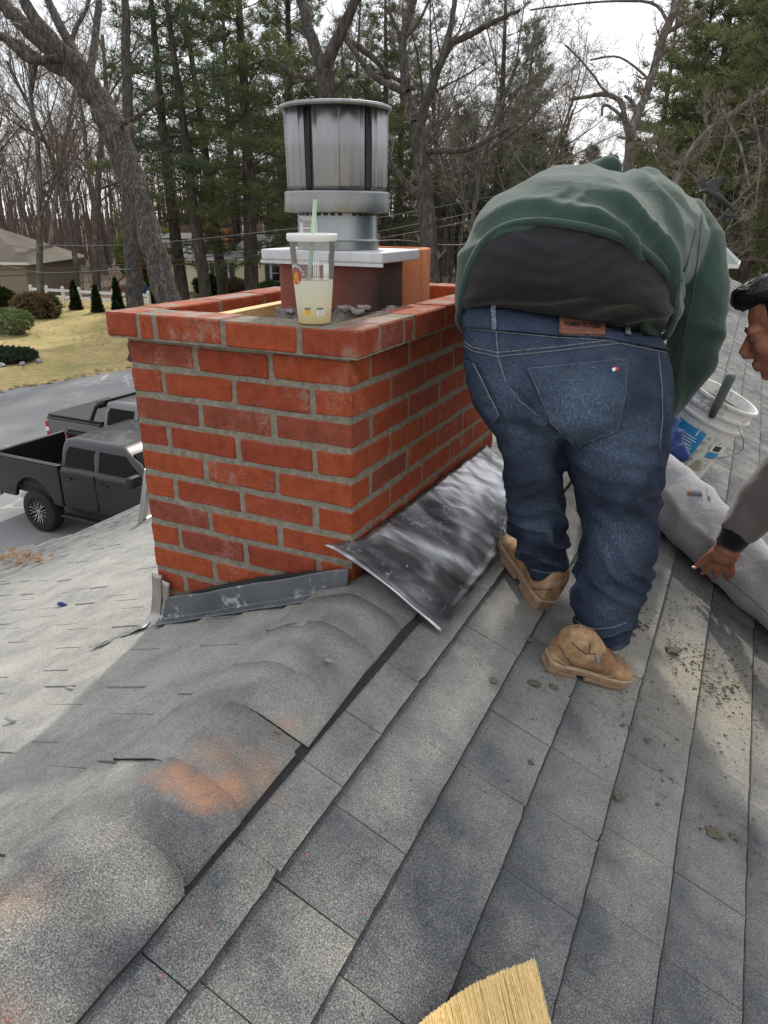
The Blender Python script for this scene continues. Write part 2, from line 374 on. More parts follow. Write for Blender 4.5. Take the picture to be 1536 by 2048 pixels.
# ================================================================== the house we stand on
HOUSE = thing('house', (0, 4.5, GZ), 'single storey house under the grey shingle roof the men work on', 'house')
M_HWALL = plain('painted clapboard', (.52, .50, .45), .7, 0, .06, 3)
m = MB(); m.bx(-3.3, 3.6, -3.6, 12.1, GZ, -2.3); m.build('wall', M_HWALL, HOUSE)
m = MB()
for y0, y1 in ((-3.60, -3.45), (11.95, 12.1)):
    m.prism([(-3.3, y0, -2.3), (3.6, y0, -2.3), (CRX, y0, CRZ - .16)], (0, y1 - y0, 0))
m.build('gable_wall', M_HWALL, HOUSE)
# decks lie 11 mm under the shingle tops
YA, YB = -4.0, 12.45
XL, XR = -3.62, 4.0
def deckstrip(m, x0, x1, y0, y1, off, th=.09):
    f = zR if x0 >= CRX - 1e-6 else zL; n = NR if x0 >= CRX - 1e-6 else NL
    a = [Vector((x0, y0, f(x0))), Vector((x1, y0, f(x1))), Vector((x1, y1, f(x1))), Vector((x0, y1, f(x0)))]
    a = [p + n * off for p in a]; m.prism(a, Vector((0, 0, -th)))
m = MB(); deckstrip(m, CRX, XR, YA, YB, -.0125); deckstrip(m, XL, CRX - .002, YA, YB, -.0125)
deckstrip(m, -5.6, XL, YA, 2.15, -.0125)
ROOF = m.build('roof', M_DECK, HOUSE)
m = MB(); m.bx(-5.5, -3.65, -3.6, 2.0, GZ, -2.85); m.build('porch_wall', M_HWALL, HOUSE)
M_TRIM = plain('white trim', (.62, .62, .60), .6, 0, .05)
m = MB(); m.bx(XL - .028, XL - .003, 2.16, YB, zL(XL) - .20, zL(XL) - .02); m.build('fascia', M_TRIM, HOUSE)

# shingle tabs: each a thin wedge, its lower edge proud of the next course
def tab_mesh(seed, worn=True):
    r = random.Random(seed); n = 7; vs = []; fs = []
    for j in range(n):
        y = -.5 + j / (n - 1); e = r.uniform(-.0007, .0007) - (.003 if j in (0, n - 1) and r.random() < .2 else 0)
        for x, zt in ((-.205, .0005), (-.14, .0042), (e - .0030, .0133), (e, .0130)):
            vs.append((x + (r.uniform(-.0006, .0006) if x > -.01 and x < e else 0), y, zt + r.uniform(-.0006, .0007)))
        vs.append((e - .0012, y, .0048))
    for j in range(n - 1):
        a, b = j * 5, (j + 1) * 5
        for k in range(4): fs.append((a + k, a + k + 1, b + k + 1, b + k))
    for a, rev in ((0, 1), ((n - 1) * 5, 0)):
        b = len(vs); vs.append((-.205, vs[a][1], -.004)); vs.append((-.002, vs[a][1], .001))
        p = (a, a + 1, a + 2, a + 3, a + 4, b + 1, b); fs.append(p if not rev else p[::-1])
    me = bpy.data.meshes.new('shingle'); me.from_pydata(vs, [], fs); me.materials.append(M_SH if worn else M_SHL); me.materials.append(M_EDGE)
    me.polygons.foreach_set('material_index', [1 if (i < 4 * (n - 1) and (i % 4 == 3 or worn and i % 4 == 2)) else 0 for i in range(len(fs))]); me.update(); return me
TABS = [tab_mesh(k) for k in range(7)] + [tab_mesh(k, False) for k in range(7)]
MATR = Matrix(((math.cos(TR), 0, math.sin(TR)), (0, 1, 0), (-math.sin(TR), 0, math.cos(TR))))
xl = Vector((-math.cos(TL), 0, -math.sin(TL))); zl = NL; yl = zl.cross(xl)
MATL = Matrix((xl, yl, zl)).transposed()
EXPO = .1435
alltabs = []
def lay(side, s0, k0, k1, ya, yb, wmin, wmax, seed):
    r = random.Random(seed)
    for k in range(k0, k1):
        s = s0 + k * EXPO; y = ya - r.uniform(0, .25)
        while y < yb:
            w = r.uniform(wmin, wmax); 
            M3 = MATR if side > 0 else MATL; T = TR if side > 0 else TL
            x = CRX + side * s * math.cos(T); z = CRZ - s * math.sin(T)
            inside = -.60 < x - side * .10 < -.02 and y > .02 and y + w < 1.02
            if not inside:
                alltabs.append((side, x, y + w / 2, z, w - r.uniform(.0010, .0026) * (2.6 if side < 0 else 1), r.randrange(7) + (7 if side < 0 else 0), r.uniform(-.0112, -.0095) if r.random() < .78 else -.0075, M3))
            y += w
S0R = (0.1716 - CRX) / math.cos(TR) + .0991
lay(1, S0R, 0, 29, YA, YB, .13, .27, 3)
lay(-1, .215, 0, 27, YA, YB, .15, .33, 4)
lay(-1, .215, 27, 41, YA, 2.1, .15, .33, 5)
def tabsize(t):
    side, x, y, z, w, k, off, M3 = t
    P = [Vector((x, y, z)) + M3 @ Vector(q) for q in ((0, -w / 2, 0), (0, w / 2, 0), (-EXPO, w / 2, 0), (-EXPO, -w / 2, 0))]
    if any((RM.transposed() @ (p - CAM)).z > -.05 for p in P): return 0
    u = [pix(p) for p in P]; cu = sum(a[0] for a in u) / 4; cv = sum(a[1] for a in u) / 4
    if not (-60 < cu < 1596 and -20 < cv < 2110): return 0
    a = 0
    for i in range(4): a += u[i][0] * u[(i + 1) % 4][1] - u[(i + 1) % 4][0] * u[i][1]
    return abs(a) / 2
sizes = [tabsize(t) for t in alltabs]
order = sorted(range(len(alltabs)), key=lambda i: -sizes[i]); big = set(order[:262])
hl = wloc(ROOF); farmi = []; far = MB(); jit = random.Random(9)
for i, t in enumerate(alltabs):
    side, x, y, z, w, k, off, M3 = t
    rot = M3 @ Matrix.Rotation(jit.gauss(0, .0014), 3, 'Z'); loc = Vector((x, y, z)) + M3 @ Vector((jit.gauss(0, .0006), 0, off))
    if i in big:
        o = bpy.data.objects.new('shingle', TABS[k]); COL.objects.link(o); o.parent = ROOF
        o.matrix_local = Matrix.Translation(loc - hl) @ rot.to_4x4() @ Matrix.Diagonal((1, w, 1, 1))
    else:
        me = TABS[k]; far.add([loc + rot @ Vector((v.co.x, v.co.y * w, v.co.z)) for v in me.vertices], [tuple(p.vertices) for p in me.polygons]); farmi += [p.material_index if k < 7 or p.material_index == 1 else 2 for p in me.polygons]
fo = far.build('shingles_beyond', M_SH, ROOF); fo.data.materials.append(M_EDGE); fo.data.materials.append(M_SHL); tag(fo, kind='stuff')
fo.data.polygons.foreach_set('material_index', farmi)

# ridge caps bent over the crest, nearer pieces lapped over farther ones
def cap_mesh(seed):
    r = random.Random(seed); prof = []
    for i in range(15):
        t = -1 + 2 * i / 14; s = t * .138; a = (TR if s > 0 else TL); b = .050
        if abs(s) < b: d = -(s * s / (2 * b) + b / 2) * math.sin(a); 
        else: d = -abs(s) * math.sin(a)
        prof.append((s * math.cos(a), d))
    vs = []; fs = []; ny = 7
    for j in range(ny):
        y = -.150 + .305 * j / (ny - 1)
        for i, (x, d) in enumerate(prof):
            lift = .0062 + .0030 * (j / (ny - 1)); yy = y
            if j == ny - 1: yy += r.uniform(-.0015, .0015) - (.022 if i in (0, 14) else .006 if i in (1, 13) else 0)
            vs.append((x + (0 if abs(x) < .1 else r.uniform(-.001, .001)), yy, d + lift + r.uniform(-.0006, .0006)))
    n = len(vs); vs += [(x, y, z - .0055) for x, y, z in vs]
    for j in range(ny - 1):
        for i in range(14):
            a = j * 15 + i; fs.append((a, a + 1, a + 16, a + 15))
    for j in range(ny - 1):
        a = j * 15; fs.append((a, a + 15, a + 15 + n, a + n)); a += 14; fs.append((a, a + n, a + 15 + n, a + 15))
    for i in range(14):
        a = (ny - 1) * 15 + i; fs.append((a, a + 1, a + 1 + n, a + n)); a = i; fs.append((a, a + n, a + 1 + n, a + 1))
    me = bpy.data.meshes.new('ridge_shingle'); me.from_pydata(vs, [], fs); me.materials.append(M_SHC); me.update()
    me.materials.append(M_EDGE); ntop = 14 * (ny - 1); me.polygons.foreach_set('material_index', [0 if i < ntop else 1 for i in range(len(fs))])
    me.polygons.foreach_set('use_smooth', [i < ntop for i in range(len(fs))]); return me
CAPS = [cap_mesh(k) for k in range(5)]
capy = [-.208, -.376, -.515, -.670, -.808, -.949, -1.09, -1.235, -1.38, -1.52, -1.66, -1.80, -1.94, -.075, .07]
crest = Vector((CRX, 0, CRZ + .001))
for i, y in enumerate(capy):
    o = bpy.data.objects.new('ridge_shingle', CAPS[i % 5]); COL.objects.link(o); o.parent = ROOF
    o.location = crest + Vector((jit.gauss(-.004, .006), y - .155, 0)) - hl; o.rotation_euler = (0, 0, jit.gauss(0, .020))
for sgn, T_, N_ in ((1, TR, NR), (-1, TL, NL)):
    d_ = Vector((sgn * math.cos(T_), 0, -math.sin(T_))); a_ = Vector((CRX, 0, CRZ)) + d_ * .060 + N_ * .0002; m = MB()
    m.prism([a_ + Vector((0, -2.2, 0)), a_ + d_ * .081 + Vector((0, -2.2, 0)), a_ + d_ * .081 + Vector((0, -.02, 0)), a_ + Vector((0, -.02, 0))], N_ * .0016); m.build("cap_gap_shade", M_EDGE, ROOF, fixn=True)  # thin dark strip added to draw the shaded gap under the cap edges
fc = MB(); y = 1.35
while y < YB:
    me = CAPS[int(y * 10) % 5]; fc.add([v.co + crest + Vector((0, y - .155, 0)) for v in me.vertices], [tuple(p.vertices) for p in me.polygons]); y += .143
tag(fc.build('ridge_shingles_beyond', M_SH, ROOF), kind='stuff')

# ================================================================== chimney
PC = .0695; BH = .057; JT = .0125; CW = .62; CL = 1.04; BD = .092
CH = thing('chimney', (-CW / 2, CL / 2, -.80), 'freshly pointed red brick chimney with corbelled top course on the roof ridge', 'chimney')
chl = wloc(CH); bcache = {}
def brick_mesh(lx, ly, lz, var):
    key = (round(lx, 3), round(ly, 3), round(lz, 3), var)
    if key in bcache: return bcache[key]
    bm = bmesh.new(); bmesh.ops.create_cube(bm, size=1.0)
    for v in bm.verts: v.co = Vector((v.co.x * lx, v.co.y * ly, v.co.z * lz))
    bmesh.ops.bevel(bm, geom=bm.edges[:], offset=.0036, segments=1, affect='EDGES')
    bmesh.ops.subdivide_edges(bm, edges=[e for e in bm.edges if e.calc_length() > .04], cuts=3, use_grid_fill=True)
    for v in bm.verts:
        p = v.co * 38 + Vector((var * 7.3, lx * 50, ly * 31)); d = mnoise.noise(p) * .0020 + mnoise.noise(p * 2.7) * .0016
        v.co += v.co.normalized() * d
        v.co.z += mnoise.noise(Vector((v.co.x * 9, var * 3.1, 0))) * .0012
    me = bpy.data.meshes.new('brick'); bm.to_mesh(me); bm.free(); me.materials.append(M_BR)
    me.polygons.foreach_set('use_smooth', [True] * len(me.polygons)); me.set_sharp_from_angle(angle=rad(35)); bcache[key] = me; return me
br = random.Random(21)
def brick(x0, x1, y0, y1, z0, z1, name='brick', tilt=.004):
    if name == 'brick':
        xc, yc = (x0 + x1) / 2, (y0 + y1) / 2
        if z1 < min(zL(x0), zR(max(x1, CRX))) - .03: return
    sh_ = .0012; x0 += sh_ if abs(x0 + CW) > .001 else 0; lx, ly, lz = x1 - x0, y1 - y0, z1 - z0 - .0016; var = br.randrange(4)
    o = bpy.data.objects.new(name, brick_mesh(lx, ly, lz, var)); COL.objects.link(o); o.parent = CH
    c = Vector(((x0 + x1) / 2, (y0 + y1) / 2, (z0 + z1) / 2)) + Vector((br.gauss(0, .0008), br.gauss(0, .0012), br.gauss(0, .0010)))
    o.location = c - chl; o.rotation_euler = (br.gauss(0, .004), br.gauss(0, tilt), br.gauss(0, .004)); return o
sx = (CW - 2 * JT) / 3; sx2 = (CW - 2 * BD - 3 * JT) / 2
sy4 = (CL - 2 * BD - 5 * JT) / 4; sy5 = (CL - 4 * JT) / 5
for r in range(13):
    z1 = -r * PC; z0 = z1 - BH
    if r % 2 == 0:
        for k in range(3):
            x0 = -CW + k * (sx + JT)
            brick(x0, x0 + sx, 0, BD, z0, z1); brick(x0, x0 + sx, CL - BD, CL, z0, z1)
        for k in range(4):
            y0 = BD + JT + k * (sy4 + JT)
            brick(-BD, 0, y0, y0 + sy4, z0, z1); brick(-CW, -CW + BD, y0, y0 + sy4, z0, z1)
    else:
        for k in range(5):
            y0 = k * (sy5 + JT)
            brick(-BD, 0, y0, y0 + sy5, z0, z1); brick(-CW, -CW + BD, y0, y0 + sy5, z0, z1)
        for k in range(2):
            x0 = -CW + BD + JT + k * (sx2 + JT)
            brick(x0, x0 + sx2, 0, BD, z0, z1); brick(x0, x0 + sx2, CL - BD, CL, z0, z1)
# corbelled cap course
OV = .036; CZ0 = JT; CZ1 = JT + BH; RW = .100
ax0, ax1, ay0, ay1 = -CW - .026, OV, -OV, CL + OV
x = ax0
for w in (.092, .038, .184, .184, .134):
    brick(x, x + w, ay0, ay0 + RW, CZ0, CZ1, 'brick', .002); x += w + JT
y = ay0 + RW + JT
for w in (.112, .042, .190, .195, .190, .100):
    brick(ax1 - RW, ax1, y, y + w, CZ0, CZ1, 'brick', .002); y += w + JT
y = ay0 + RW + JT
for w in (.195, .195, .195, .195, .080):
    brick(ax0, ax0 + RW, y, y + w, CZ0, CZ1, 'brick', .002); y += w + JT
x = ax0
for w in (.195, .195, .270):
    brick(x, x + w, ay1 - RW, ay1, CZ0, CZ1, 'brick', .002); x += w + JT
# mortar body behind the brick faces
e = .0030
def ringwalls(m, x0, x1, y0, y1, z0, z1, t):
    m.bx(x0, x1, y0, y0 + t, z0, z1); m.bx(x0, x1, y1 - t, y1, z0, z1)
    m.bx(x0, x0 + t, y0 + t + .0001, y1 - t - .0001, z0, z1); m.bx(x1 - t, x1, y0 + t + .0001, y1 - t - .0001, z0, z1)
m = MB(); ringwalls(m, -CW + e, -e, e, CL - e, -1.0, JT * .6, BD - 2 * e)
ringwalls(m, ax0 + e, ax1 - e, ay0 + e, ay1 - e, JT * .75, CZ1 - .0016, RW - 2 * e)
m.bx(-CW + BD, -BD, BD, CL - BD, -1.0, -.13)
m.build('mortar', M_MO, CH)
# mortar smeared over the joints on top of the cap and squeezed out of them
def blob(c, rx, ry, rz, seed, nu=12, nv=6):
    r = random.Random(seed); m = MB(); m.ell(c, (rx, ry, rz), None, nu, nv); c = Vector(c)
    m.v = [tuple(c + (Vector(v) - c) * (1 + .55 * mnoise.noise((Vector(v) - c) * (1.3 / max(rx, ry)) + Vector((seed * 3.1, 0, 0))) + .30 * mnoise.noise((Vector(v) - c) * (4.1 / max(rx, ry)) + Vector((seed * 1.7, 0, 0))))) for v in m.v]; return m
# flue liners
def flue(m, x0, x1, y0, y1, z0, z1, t, rr=.035, n=6):
    def loop(x0, x1, y0, y1, rr, z):
        p = []
        for cx, cy, a0 in ((x1 - rr, y1 - rr, 0), (x0 + rr, y1 - rr, 90), (x0 + rr, y0 + rr, 180), (x1 - rr, y0 + rr, 270)):
            for k in range(n + 1):
                a = rad(a0 + 90 * k / n); p.append(Vector((cx + rr * math.cos(a), cy + rr * math.sin(a), z)))
        return p
    o0, o1 = loop(x0, x1, y0, y1, rr, z0), loop(x0, x1, y0, y1, rr, z1 - .004); o2 = loop(x0 + .004, x1 - .004, y0 + .004, y1 - .004, rr - .004, z1)
    i1, i0 = loop(x0 + t, x1 - t, y0 + t, y1 - t, rr * .6, z1), loop(x0 + t, x1 - t, y0 + t, y1 - t, rr * .6, z0)
    m.rings([o0, o1, o2, i1, i0, o0], cap=False)
F1 = (-.398, -.098, .322, .500); F2 = (-.45, -.165, .640, .848)
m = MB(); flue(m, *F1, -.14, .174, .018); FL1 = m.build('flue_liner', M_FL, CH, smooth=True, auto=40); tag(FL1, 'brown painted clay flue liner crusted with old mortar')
m = MB(); flue(m, *F2, -.14, .193, .020); FL2 = m.build('flue_liner', M_TC, CH, smooth=True, auto=40); tag(FL2, 'bare orange terracotta flue liner')
m = MB()
def crust(m, x0, x1, y0, y1, z0, z1, off, seed):
    per = []
    N = 84
    for k in range(N):
        t = k / N * 4; s = t % 1
        p = ((x0 + (x1 - x0) * s, y0), (x1, y0 + (y1 - y0) * s), (x1 - (x1 - x0) * s, y1), (x0, y1 - (y1 - y0) * s))[int(t)]
        n = ((0, -1), (1, 0), (0, 1), (-1, 0))[int(t)]; per.append((p, n))
    rs = []
    for j in range(6):
        ring = []
        for k, (p, n) in enumerate(per):
            h = z0 + (z1 - z0) * j / 5; q = Vector((p[0] * 22, p[1] * 22, seed + j * .35))
            w = off * (1 - .85 * (j / 5) ** 2) * (1 + .9 * mnoise.noise(q * 1.7)); hh = h + (.030 * mnoise.noise(q) if j > 2 else 0)
            ring.append(Vector((p[0] + n[0] * w, p[1] + n[1] * w, hh)))
        rs.append(ring)
    m.rings(rs, cap=True)
crust(m, *F1, -.14, .055, .022, 3.3); m.build('mortar_crust', M_CR, FL1, smooth=True)
m = MB()
for k in range(11):
    t = br.random(); 
    if k < 6: c = (F1[0] + .02 + .27 * t, F1[2] - .006, .050 + br.uniform(-.010, .008) + .02 * t)
    else: c = (F1[1] + .004, F1[2] + .16 * t, .060 + br.uniform(-.01, .012))
    b = blob(c, br.uniform(.012, .026), br.uniform(.006, .009), br.uniform(.005, .009), 40 + k, 22, 12); m.add(b.v, b.f)
tag(m.build('sealant', M_SEAL, FL1, smooth=True), kind='stuff')
m = MB(); m.bx(-.421, -.072, .298, .522, .176, .202); PLT = m.build('flue_plate', M_PLATE, CH, bevel=.004, seg=3)
m = MB(); m.bx(-.424, -.071, .2985, .3005, .168, .176); m.build('plate_lip', M_PLATE, PLT)
BOARD = MB().box((-.498, .50, .030), (.036, .62, .036), Matrix.Rotation(rad(3), 3, 'Z')).build('timber_board', M_WOOD, None, bevel=.002, loc=(-.498, .50, .012))
tag(BOARD, 'yellow pine board lying inside the chimney top beside the flue', 'board')

# round metal chimney cap
CC = onz(676, 489, .203); CC.y = .412; CC.x = ony(676, 490, .412).x
FC = thing('flue_cap', (CC.x, CC.y, .203), 'round galvanised steel flue cap with vertical fins on a square plate', 'chimney cap')
z = .203; W = lambda *p: [(r, z + h) for r, h in p]
o3 = Vector((CC.x, CC.y, 0))
MB().lathe(W((.1065, 0), (.1065, .020), (.1035, .023), (.1025, .026), (.1025, .096)), 56, o3, cap=False).build('base_collar', M_GALVB, FC, smooth=True, auto=30)
m = MB()
for k in range(36):
    a = 2 * math.pi * k / 36 + .05
    if k % 9 in (4,): continue
    M3 = Matrix.Rotation(a, 3, 'Z'); m.box(o3 + M3 @ Vector((.1027, 0, z + .083)), (.0016, .011, .0070), M3)
tag(m.build('vent_slots', M_BLACK, FC), kind='stuff')
MB().lathe(W((.085, .084), (.1345, .087), (.1350, .089), (.1335, .112), (.1330, .131), (.131, .135), (.085, .138)), 72, o3, cap=False).build('drip_ring', M_GALV, FC, smooth=True, auto=25)
MB().lathe(W((.098, .132), (.098, .316)), 32, o3, cap=False).build('inner_pipe', M_GALVD, FC, smooth=True)
tocam = math.atan2(CAM.y - CC.y, CAM.x - CC.x)
for k in range(5):
    a0 = tocam + rad(3 + 72 * k); m = MB(); prof = []
    for t, r_ in ((-31, .104), (-30.4, .124), (-24, .126), (-23.6, .1285), (-11, .1305), (-.6, .1325), (0, .1345), (.6, .1325), (11, .1305), (23.6, .1285), (24, .126), (30.4, .124), (31, .104)):
        a = a0 + rad(t); prof.append((r_ * math.cos(a), r_ * math.sin(a)))
    rs = []
    for h, sc in ((.136, .955), (.147, .965), (.23, .975), (.319, .985)):
        rs.append([Vector((o3.x + px_ * sc, o3.y + py_ * sc, z + h)) for px_, py_ in prof])
    m.rings(rs, closed=False, cap=False); ob = m.build('fin', M_GALV, FC, smooth=True, auto=9)
    sd = ob.modifiers.new('t', 'SOLIDIFY'); sd.thickness = .0012
MB().lathe(W((.0, .315), (.130, .315), (.1365, .316), (.138, .320), (.1365, .325), (.133, .326), (.11, .329), (.05, .333), (.0, .334)), 72, o3, cap=False).build('top_disc', M_GALV, FC, smooth=True, auto=30)
def wrap(org, r_of, phi0, pts):
    """(arc metres, height) -> points on an upright round surface"""
    res = []
    for s_, h in pts:
        r_ = r_of(h); a = phi0 + s_ / r_; res.append(Vector((org[0] + r_ * math.cos(a), org[1] + r_ * math.sin(a), org[2] + h)))
    return res
def wrap_rect(m, org, r_of, phi0, s0, s1, h0, h1, n=8):
    a = [(s0 + (s1 - s0) * k / n, h0) for k in range(n + 1)]; b = [(s0 + (s1 - s0) * k / n, h1) for k in range(n + 1)]
    m.rings([wrap(org, r_of, phi0, a), wrap(org, r_of, phi0, b)], closed=False, cap=False)
M_STK = plain('sticker paper', (.70, .70, .70), .6, 0, .04)
M_INK = plain('grey print', (.20, .20, .21), .7)
sp = tocam + rad(-47)
m = MB(); wrap_rect(m, (o3.x, o3.y, z), lambda h: .1033, sp, -.036, .034, .014, .078); STK = m.build('sticker', M_STK, FC)
m = MB()
for k in range(12):
    if k == 5: continue
    wrap_rect(m, (o3.x, o3.y, z), lambda h: .1038, sp, -.018, .018 if k % 3 else .012, .066 - k * .0033, .0677 - k * .0033, 4)
wrap_rect(m, (o3.x, o3.y, z), lambda h: .1038, sp, -.020, -.008, .0195, .0225, 3); wrap_rect(m, (o3.x, o3.y, z), lambda h: .1038, sp, .012, .026, .0195, .0225, 3)
wrap_rect(m, (o3.x, o3.y, z), lambda h: .1038, sp, -.031, -.022, .064, .071, 3)
m.build('printed_lines', M_INK, STK)

# ------------------------------------------------------------------ drink cup on the chimney
q = S('clear cup plastic'); q.t.nodes.remove(q.b); tr = q.t.nodes.new('ShaderNodeBsdfTransparent'); tr.inputs[0].default_value = (.975, .975, .98, 1)
gl = q.t.nodes.new('ShaderNodeBsdfGlossy'); gl.inputs['Roughness'].default_value = .12; df = q.t.nodes.new('ShaderNodeBsdfDiffuse'); df.inputs[0].default_value = (.85, .86, .88, 1)
mx = q.t.nodes.new('ShaderNodeMixShader'); mx2 = q.t.nodes.new('ShaderNodeMixShader'); fr = q.t.nodes.new('ShaderNodeFresnel'); fr.inputs[0].default_value = 1.35
q.t.links.new(fr.outputs[0], mx.inputs[0]); q.t.links.new(tr.outputs[0], mx.inputs[1]); q.t.links.new(gl.outputs[0], mx.inputs[2])
mx2.inputs[0].default_value = .10; q.t.links.new(mx.outputs[0], mx2.inputs[1]); q.t.links.new(df.outputs[0], mx2.inputs[2])
q.t.links.new(mx2.outputs[0], q.t.nodes['Material Output'].inputs[0]); M_CUP = q.mat
q = S('cloudy lemonade'); hx = q.xyz()[2]
lr = q.ramp(q.mr(hx, .07, .155), (0, (.90, .74, .40)), (.35, (.92, .88, .68)), (1, (.92, .93, .84)))
q.t.nodes.remove(q.b); df = q.t.nodes.new('ShaderNodeBsdfDiffuse'); tl_ = q.t.nodes.new('ShaderNodeBsdfTranslucent'); mxl = q.t.nodes.new('ShaderNodeMixShader'); mxl.inputs[0].default_value = .55
q.t.links.new(lr, df.inputs[0]); q.t.links.new(lr, tl_.inputs[0]); q.t.links.new(df.outputs[0], mxl.inputs[1]); q.t.links.new(tl_.outputs[0], mxl.inputs[2]); q.t.links.new(mxl.outputs[0], q.t.nodes['Material Output'].inputs[0]); M_LEM = q.mat
M_LID = plain('white lid', (.78, .78, .77), .4, 0, .03)
M_STRAW = plain('pale green straw', (.40, .56, .41), .4, 0, .05)
cz = CZ1 + .0012; cx, cy = -.097, .020
CUP = thing('drink_cup', (cx, cy, cz), 'clear plastic drink cup of cloudy lemonade with green straw on the chimney edge', 'cup')
co = (cx, cy, cz)
rc = lambda h: .0338 + (.0478 - .0338) * h / .168
MB().lathe([(rc(.086), .086), (rc(.092), .092), (rc(.094) + .0008, .094), (rc(.166), .166)], 48, co, cap=False).build('cup_wall', M_CUP, CUP, smooth=True, auto=50)
LQ = MB().lathe([(.0, .0005), (rc(.0) - .0015, .0006), (rc(.003) + .0002, .0036), (rc(.05) + .0002, .05), (rc(.088) + .0002, .088), (.0, .0885)], 40, co, cap=False).build('lemonade', M_LEM, CUP, smooth=True, auto=50)
MB().lathe([(.0, .172), (.040, .172), (.044, .178), (.0505, .1785), (.0525, .176), (.0528, .168), (.0505, .1635), (.0495, .164)], 48, co, cap=False).build('lid', M_LID, CUP, smooth=True, auto=35)
ctc = math.atan2(CAM.y - cy, CAM.x - cx); rv = Vector((-math.sin(ctc), math.cos(ctc), 0))
st = [Vector(co) + Vector((math.cos(ctc) * .004, math.sin(ctc) * .004, 0)) + rv * s_ + Vector((0, 0, h)) for s_, h in ((-.018, .030), (-.008, .10), (.002, .178), (.009, .242))]
MB().tube(st, .0046, 10, cap=False).build('straw', M_STRAW, CUP, smooth=True)
M_INKR = plain('red print', (.62, .03, .03), .5, 0, .02); M_INKY = plain('yellow print', (.80, .46, .03), .5, 0, .02); M_INKW = plain('white print', (.80, .80, .80), .5, 0, .02)
ro = lambda h: rc(h) + .0007
def disc(s0, h0, r_, n=20, f=None): return [(s0 + r_ * math.cos(2 * math.pi * k / n), h0 + r_ * math.sin(2 * math.pi * k / n)) for k in range(n)]
def wpoly(m, pts, rf=ro):
    P = wrap(co, rf, ctc, pts); m.add(P, [tuple(range(len(P)))])
m = MB(); wpoly(m, [p for p in disc(-.042, .096, .0165)]); m.build('red_emblem', M_INKR, CUP)
m = MB(); m.tube(wrap(co, lambda h: rc(h) + .0014, ctc, [(-.047, .086), (-.0455, .098), (-.0435, .103), (-.0415, .097), (-.0408, .088)]), .0011, 5)
m.tube(wrap(co, lambda h: rc(h) + .0014, ctc, [(-.0408, .088), (-.0400, .098), (-.0380, .103), (-.036, .097), (-.035, .086)]), .0011, 5); m.build('yellow_emblem', M_INKY, CUP)
m = MB(); wpoly(m, [(-.0245 + (.0042 if k % 2 == 0 else .0018) * math.cos(k * math.pi / 5 + .3), .127 + (.0042 if k % 2 == 0 else .0018) * math.sin(k * math.pi / 5 + .3)) for k in range(10)])
wpoly(m, disc(.0305, .0205, .0020, 12))
wrap_rect(m, co, ro, ctc, -.0215, -.0075, .018, .030, 4); m.build('yellow_print', M_INKY, CUP)
m = MB()
def wtext(m, txt, size, s0, h0, ang=0, rf=ro, bold=0.0):
    vs, fs = text_mesh(txt, size, bold); ca, sa = math.cos(ang), math.sin(ang)
    m.add(wrap(co, rf, ctc, [(s0 + v.x * ca - v.y * sa, h0 + v.x * sa + v.y * ca) for v in vs], ), fs)
wtext(m, 'Coca-Cola', .0066, .026, .1435, .04); wtext(m, 'refreshing', .0036, -.030, .142)
for k in range(8):
    a = rad(118 - k * 15); wtext(m, 'McDonald'[k], .0078, -.042 + .0215 * math.cos(a), .096 + .0215 * math.sin(a), a - math.pi / 2, ro, .0002)
for k in range(4): wrap_rect(m, co, ro, ctc, .0005 + k * .0034, .0024 + k * .0034, .090, .127 + k * .001, 1)
mw = MB(); wrap_rect(mw, co, ro, ctc, .022, .036, .090, .121, 4); mw.build('white_label', M_INKW, CUP); mw = MB(); wrap_rect(mw, co, ro, ctc, .0055, .0195, .018, .030, 4); mw.build('white_label', M_INKW, CUP)
tag(m.build('white_lettering', M_INKW, CUP), kind='stuff')
m = MB(); r2 = lambda h: rc(h) + .0011
wrap_rect(m, co, r2, ctc, -.0215, -.0075, .0300, .0345, 4); wrap_rect(m, co, r2, ctc, .0055, .0195, .0300, .0345, 4)
for k in range(4):
    wrap_rect(m, co, r2, ctc, .0085, .0165, .0205 + k * .0023, .0212 + k * .0023, 2)
    if k < 3: wrap_rect(m, co, r2, ctc, -.0180, -.0110, .0205 + k * .0028, .0212 + k * .0028, 2)
m.build('dark_print', M_INK, CUP)

# ------------------------------------------------------------------ flashing
def sheet(name, fn, nu, nv, mat, parent, th=.002, loc=None):
    m = MB(); m.rings([[fn(i / nu, j / nv) for j in range(nv + 1)] for i in range(nu + 1)], closed=False, cap=False)
    o = m.build(name, mat, parent, smooth=True, loc=loc); s_ = o.modifiers.new('t', 'SOLIDIFY'); s_.thickness = th; s_.offset = 0; return o
def lead(i, j):
    y = -.052 + i * .98
    yo = -.030 + i * .60 if False else -.035 + i * .95
    A = Vector((.010 - (.055 * (1 - i / .09) if i < .09 else 0), y, -.418 - .02 * i)); B = Vector((.240 - .014 * i, yo, zR(.240 - .014 * i) + .010))
    p = A.lerp(B, j); bul = math.sin(j * math.pi) * (.012 + .006 * math.sin(i * 9 + 1))
    ripple = .003 * math.sin(i * 31 + j * 5 + 2 * math.sin(i * 13)) * (1 - j * .4) + .010 * mnoise.noise(Vector((i * 7, j * 2.5, 1.2))) + .004 * mnoise.noise(Vector((i * 23, j * 4, 4)))
    n = Vector((.6, 0, .8)); p += n * (bul + ripple * min(1, 4 * (1 - j) + .3))
    if j > .93 or i < .02: p.z += .004
    
    return p
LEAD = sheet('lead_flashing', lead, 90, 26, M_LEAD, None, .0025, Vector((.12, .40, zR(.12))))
tag(LEAD, 'shiny dark sheet of lead flashing bent out from the chimney side', 'flashing')
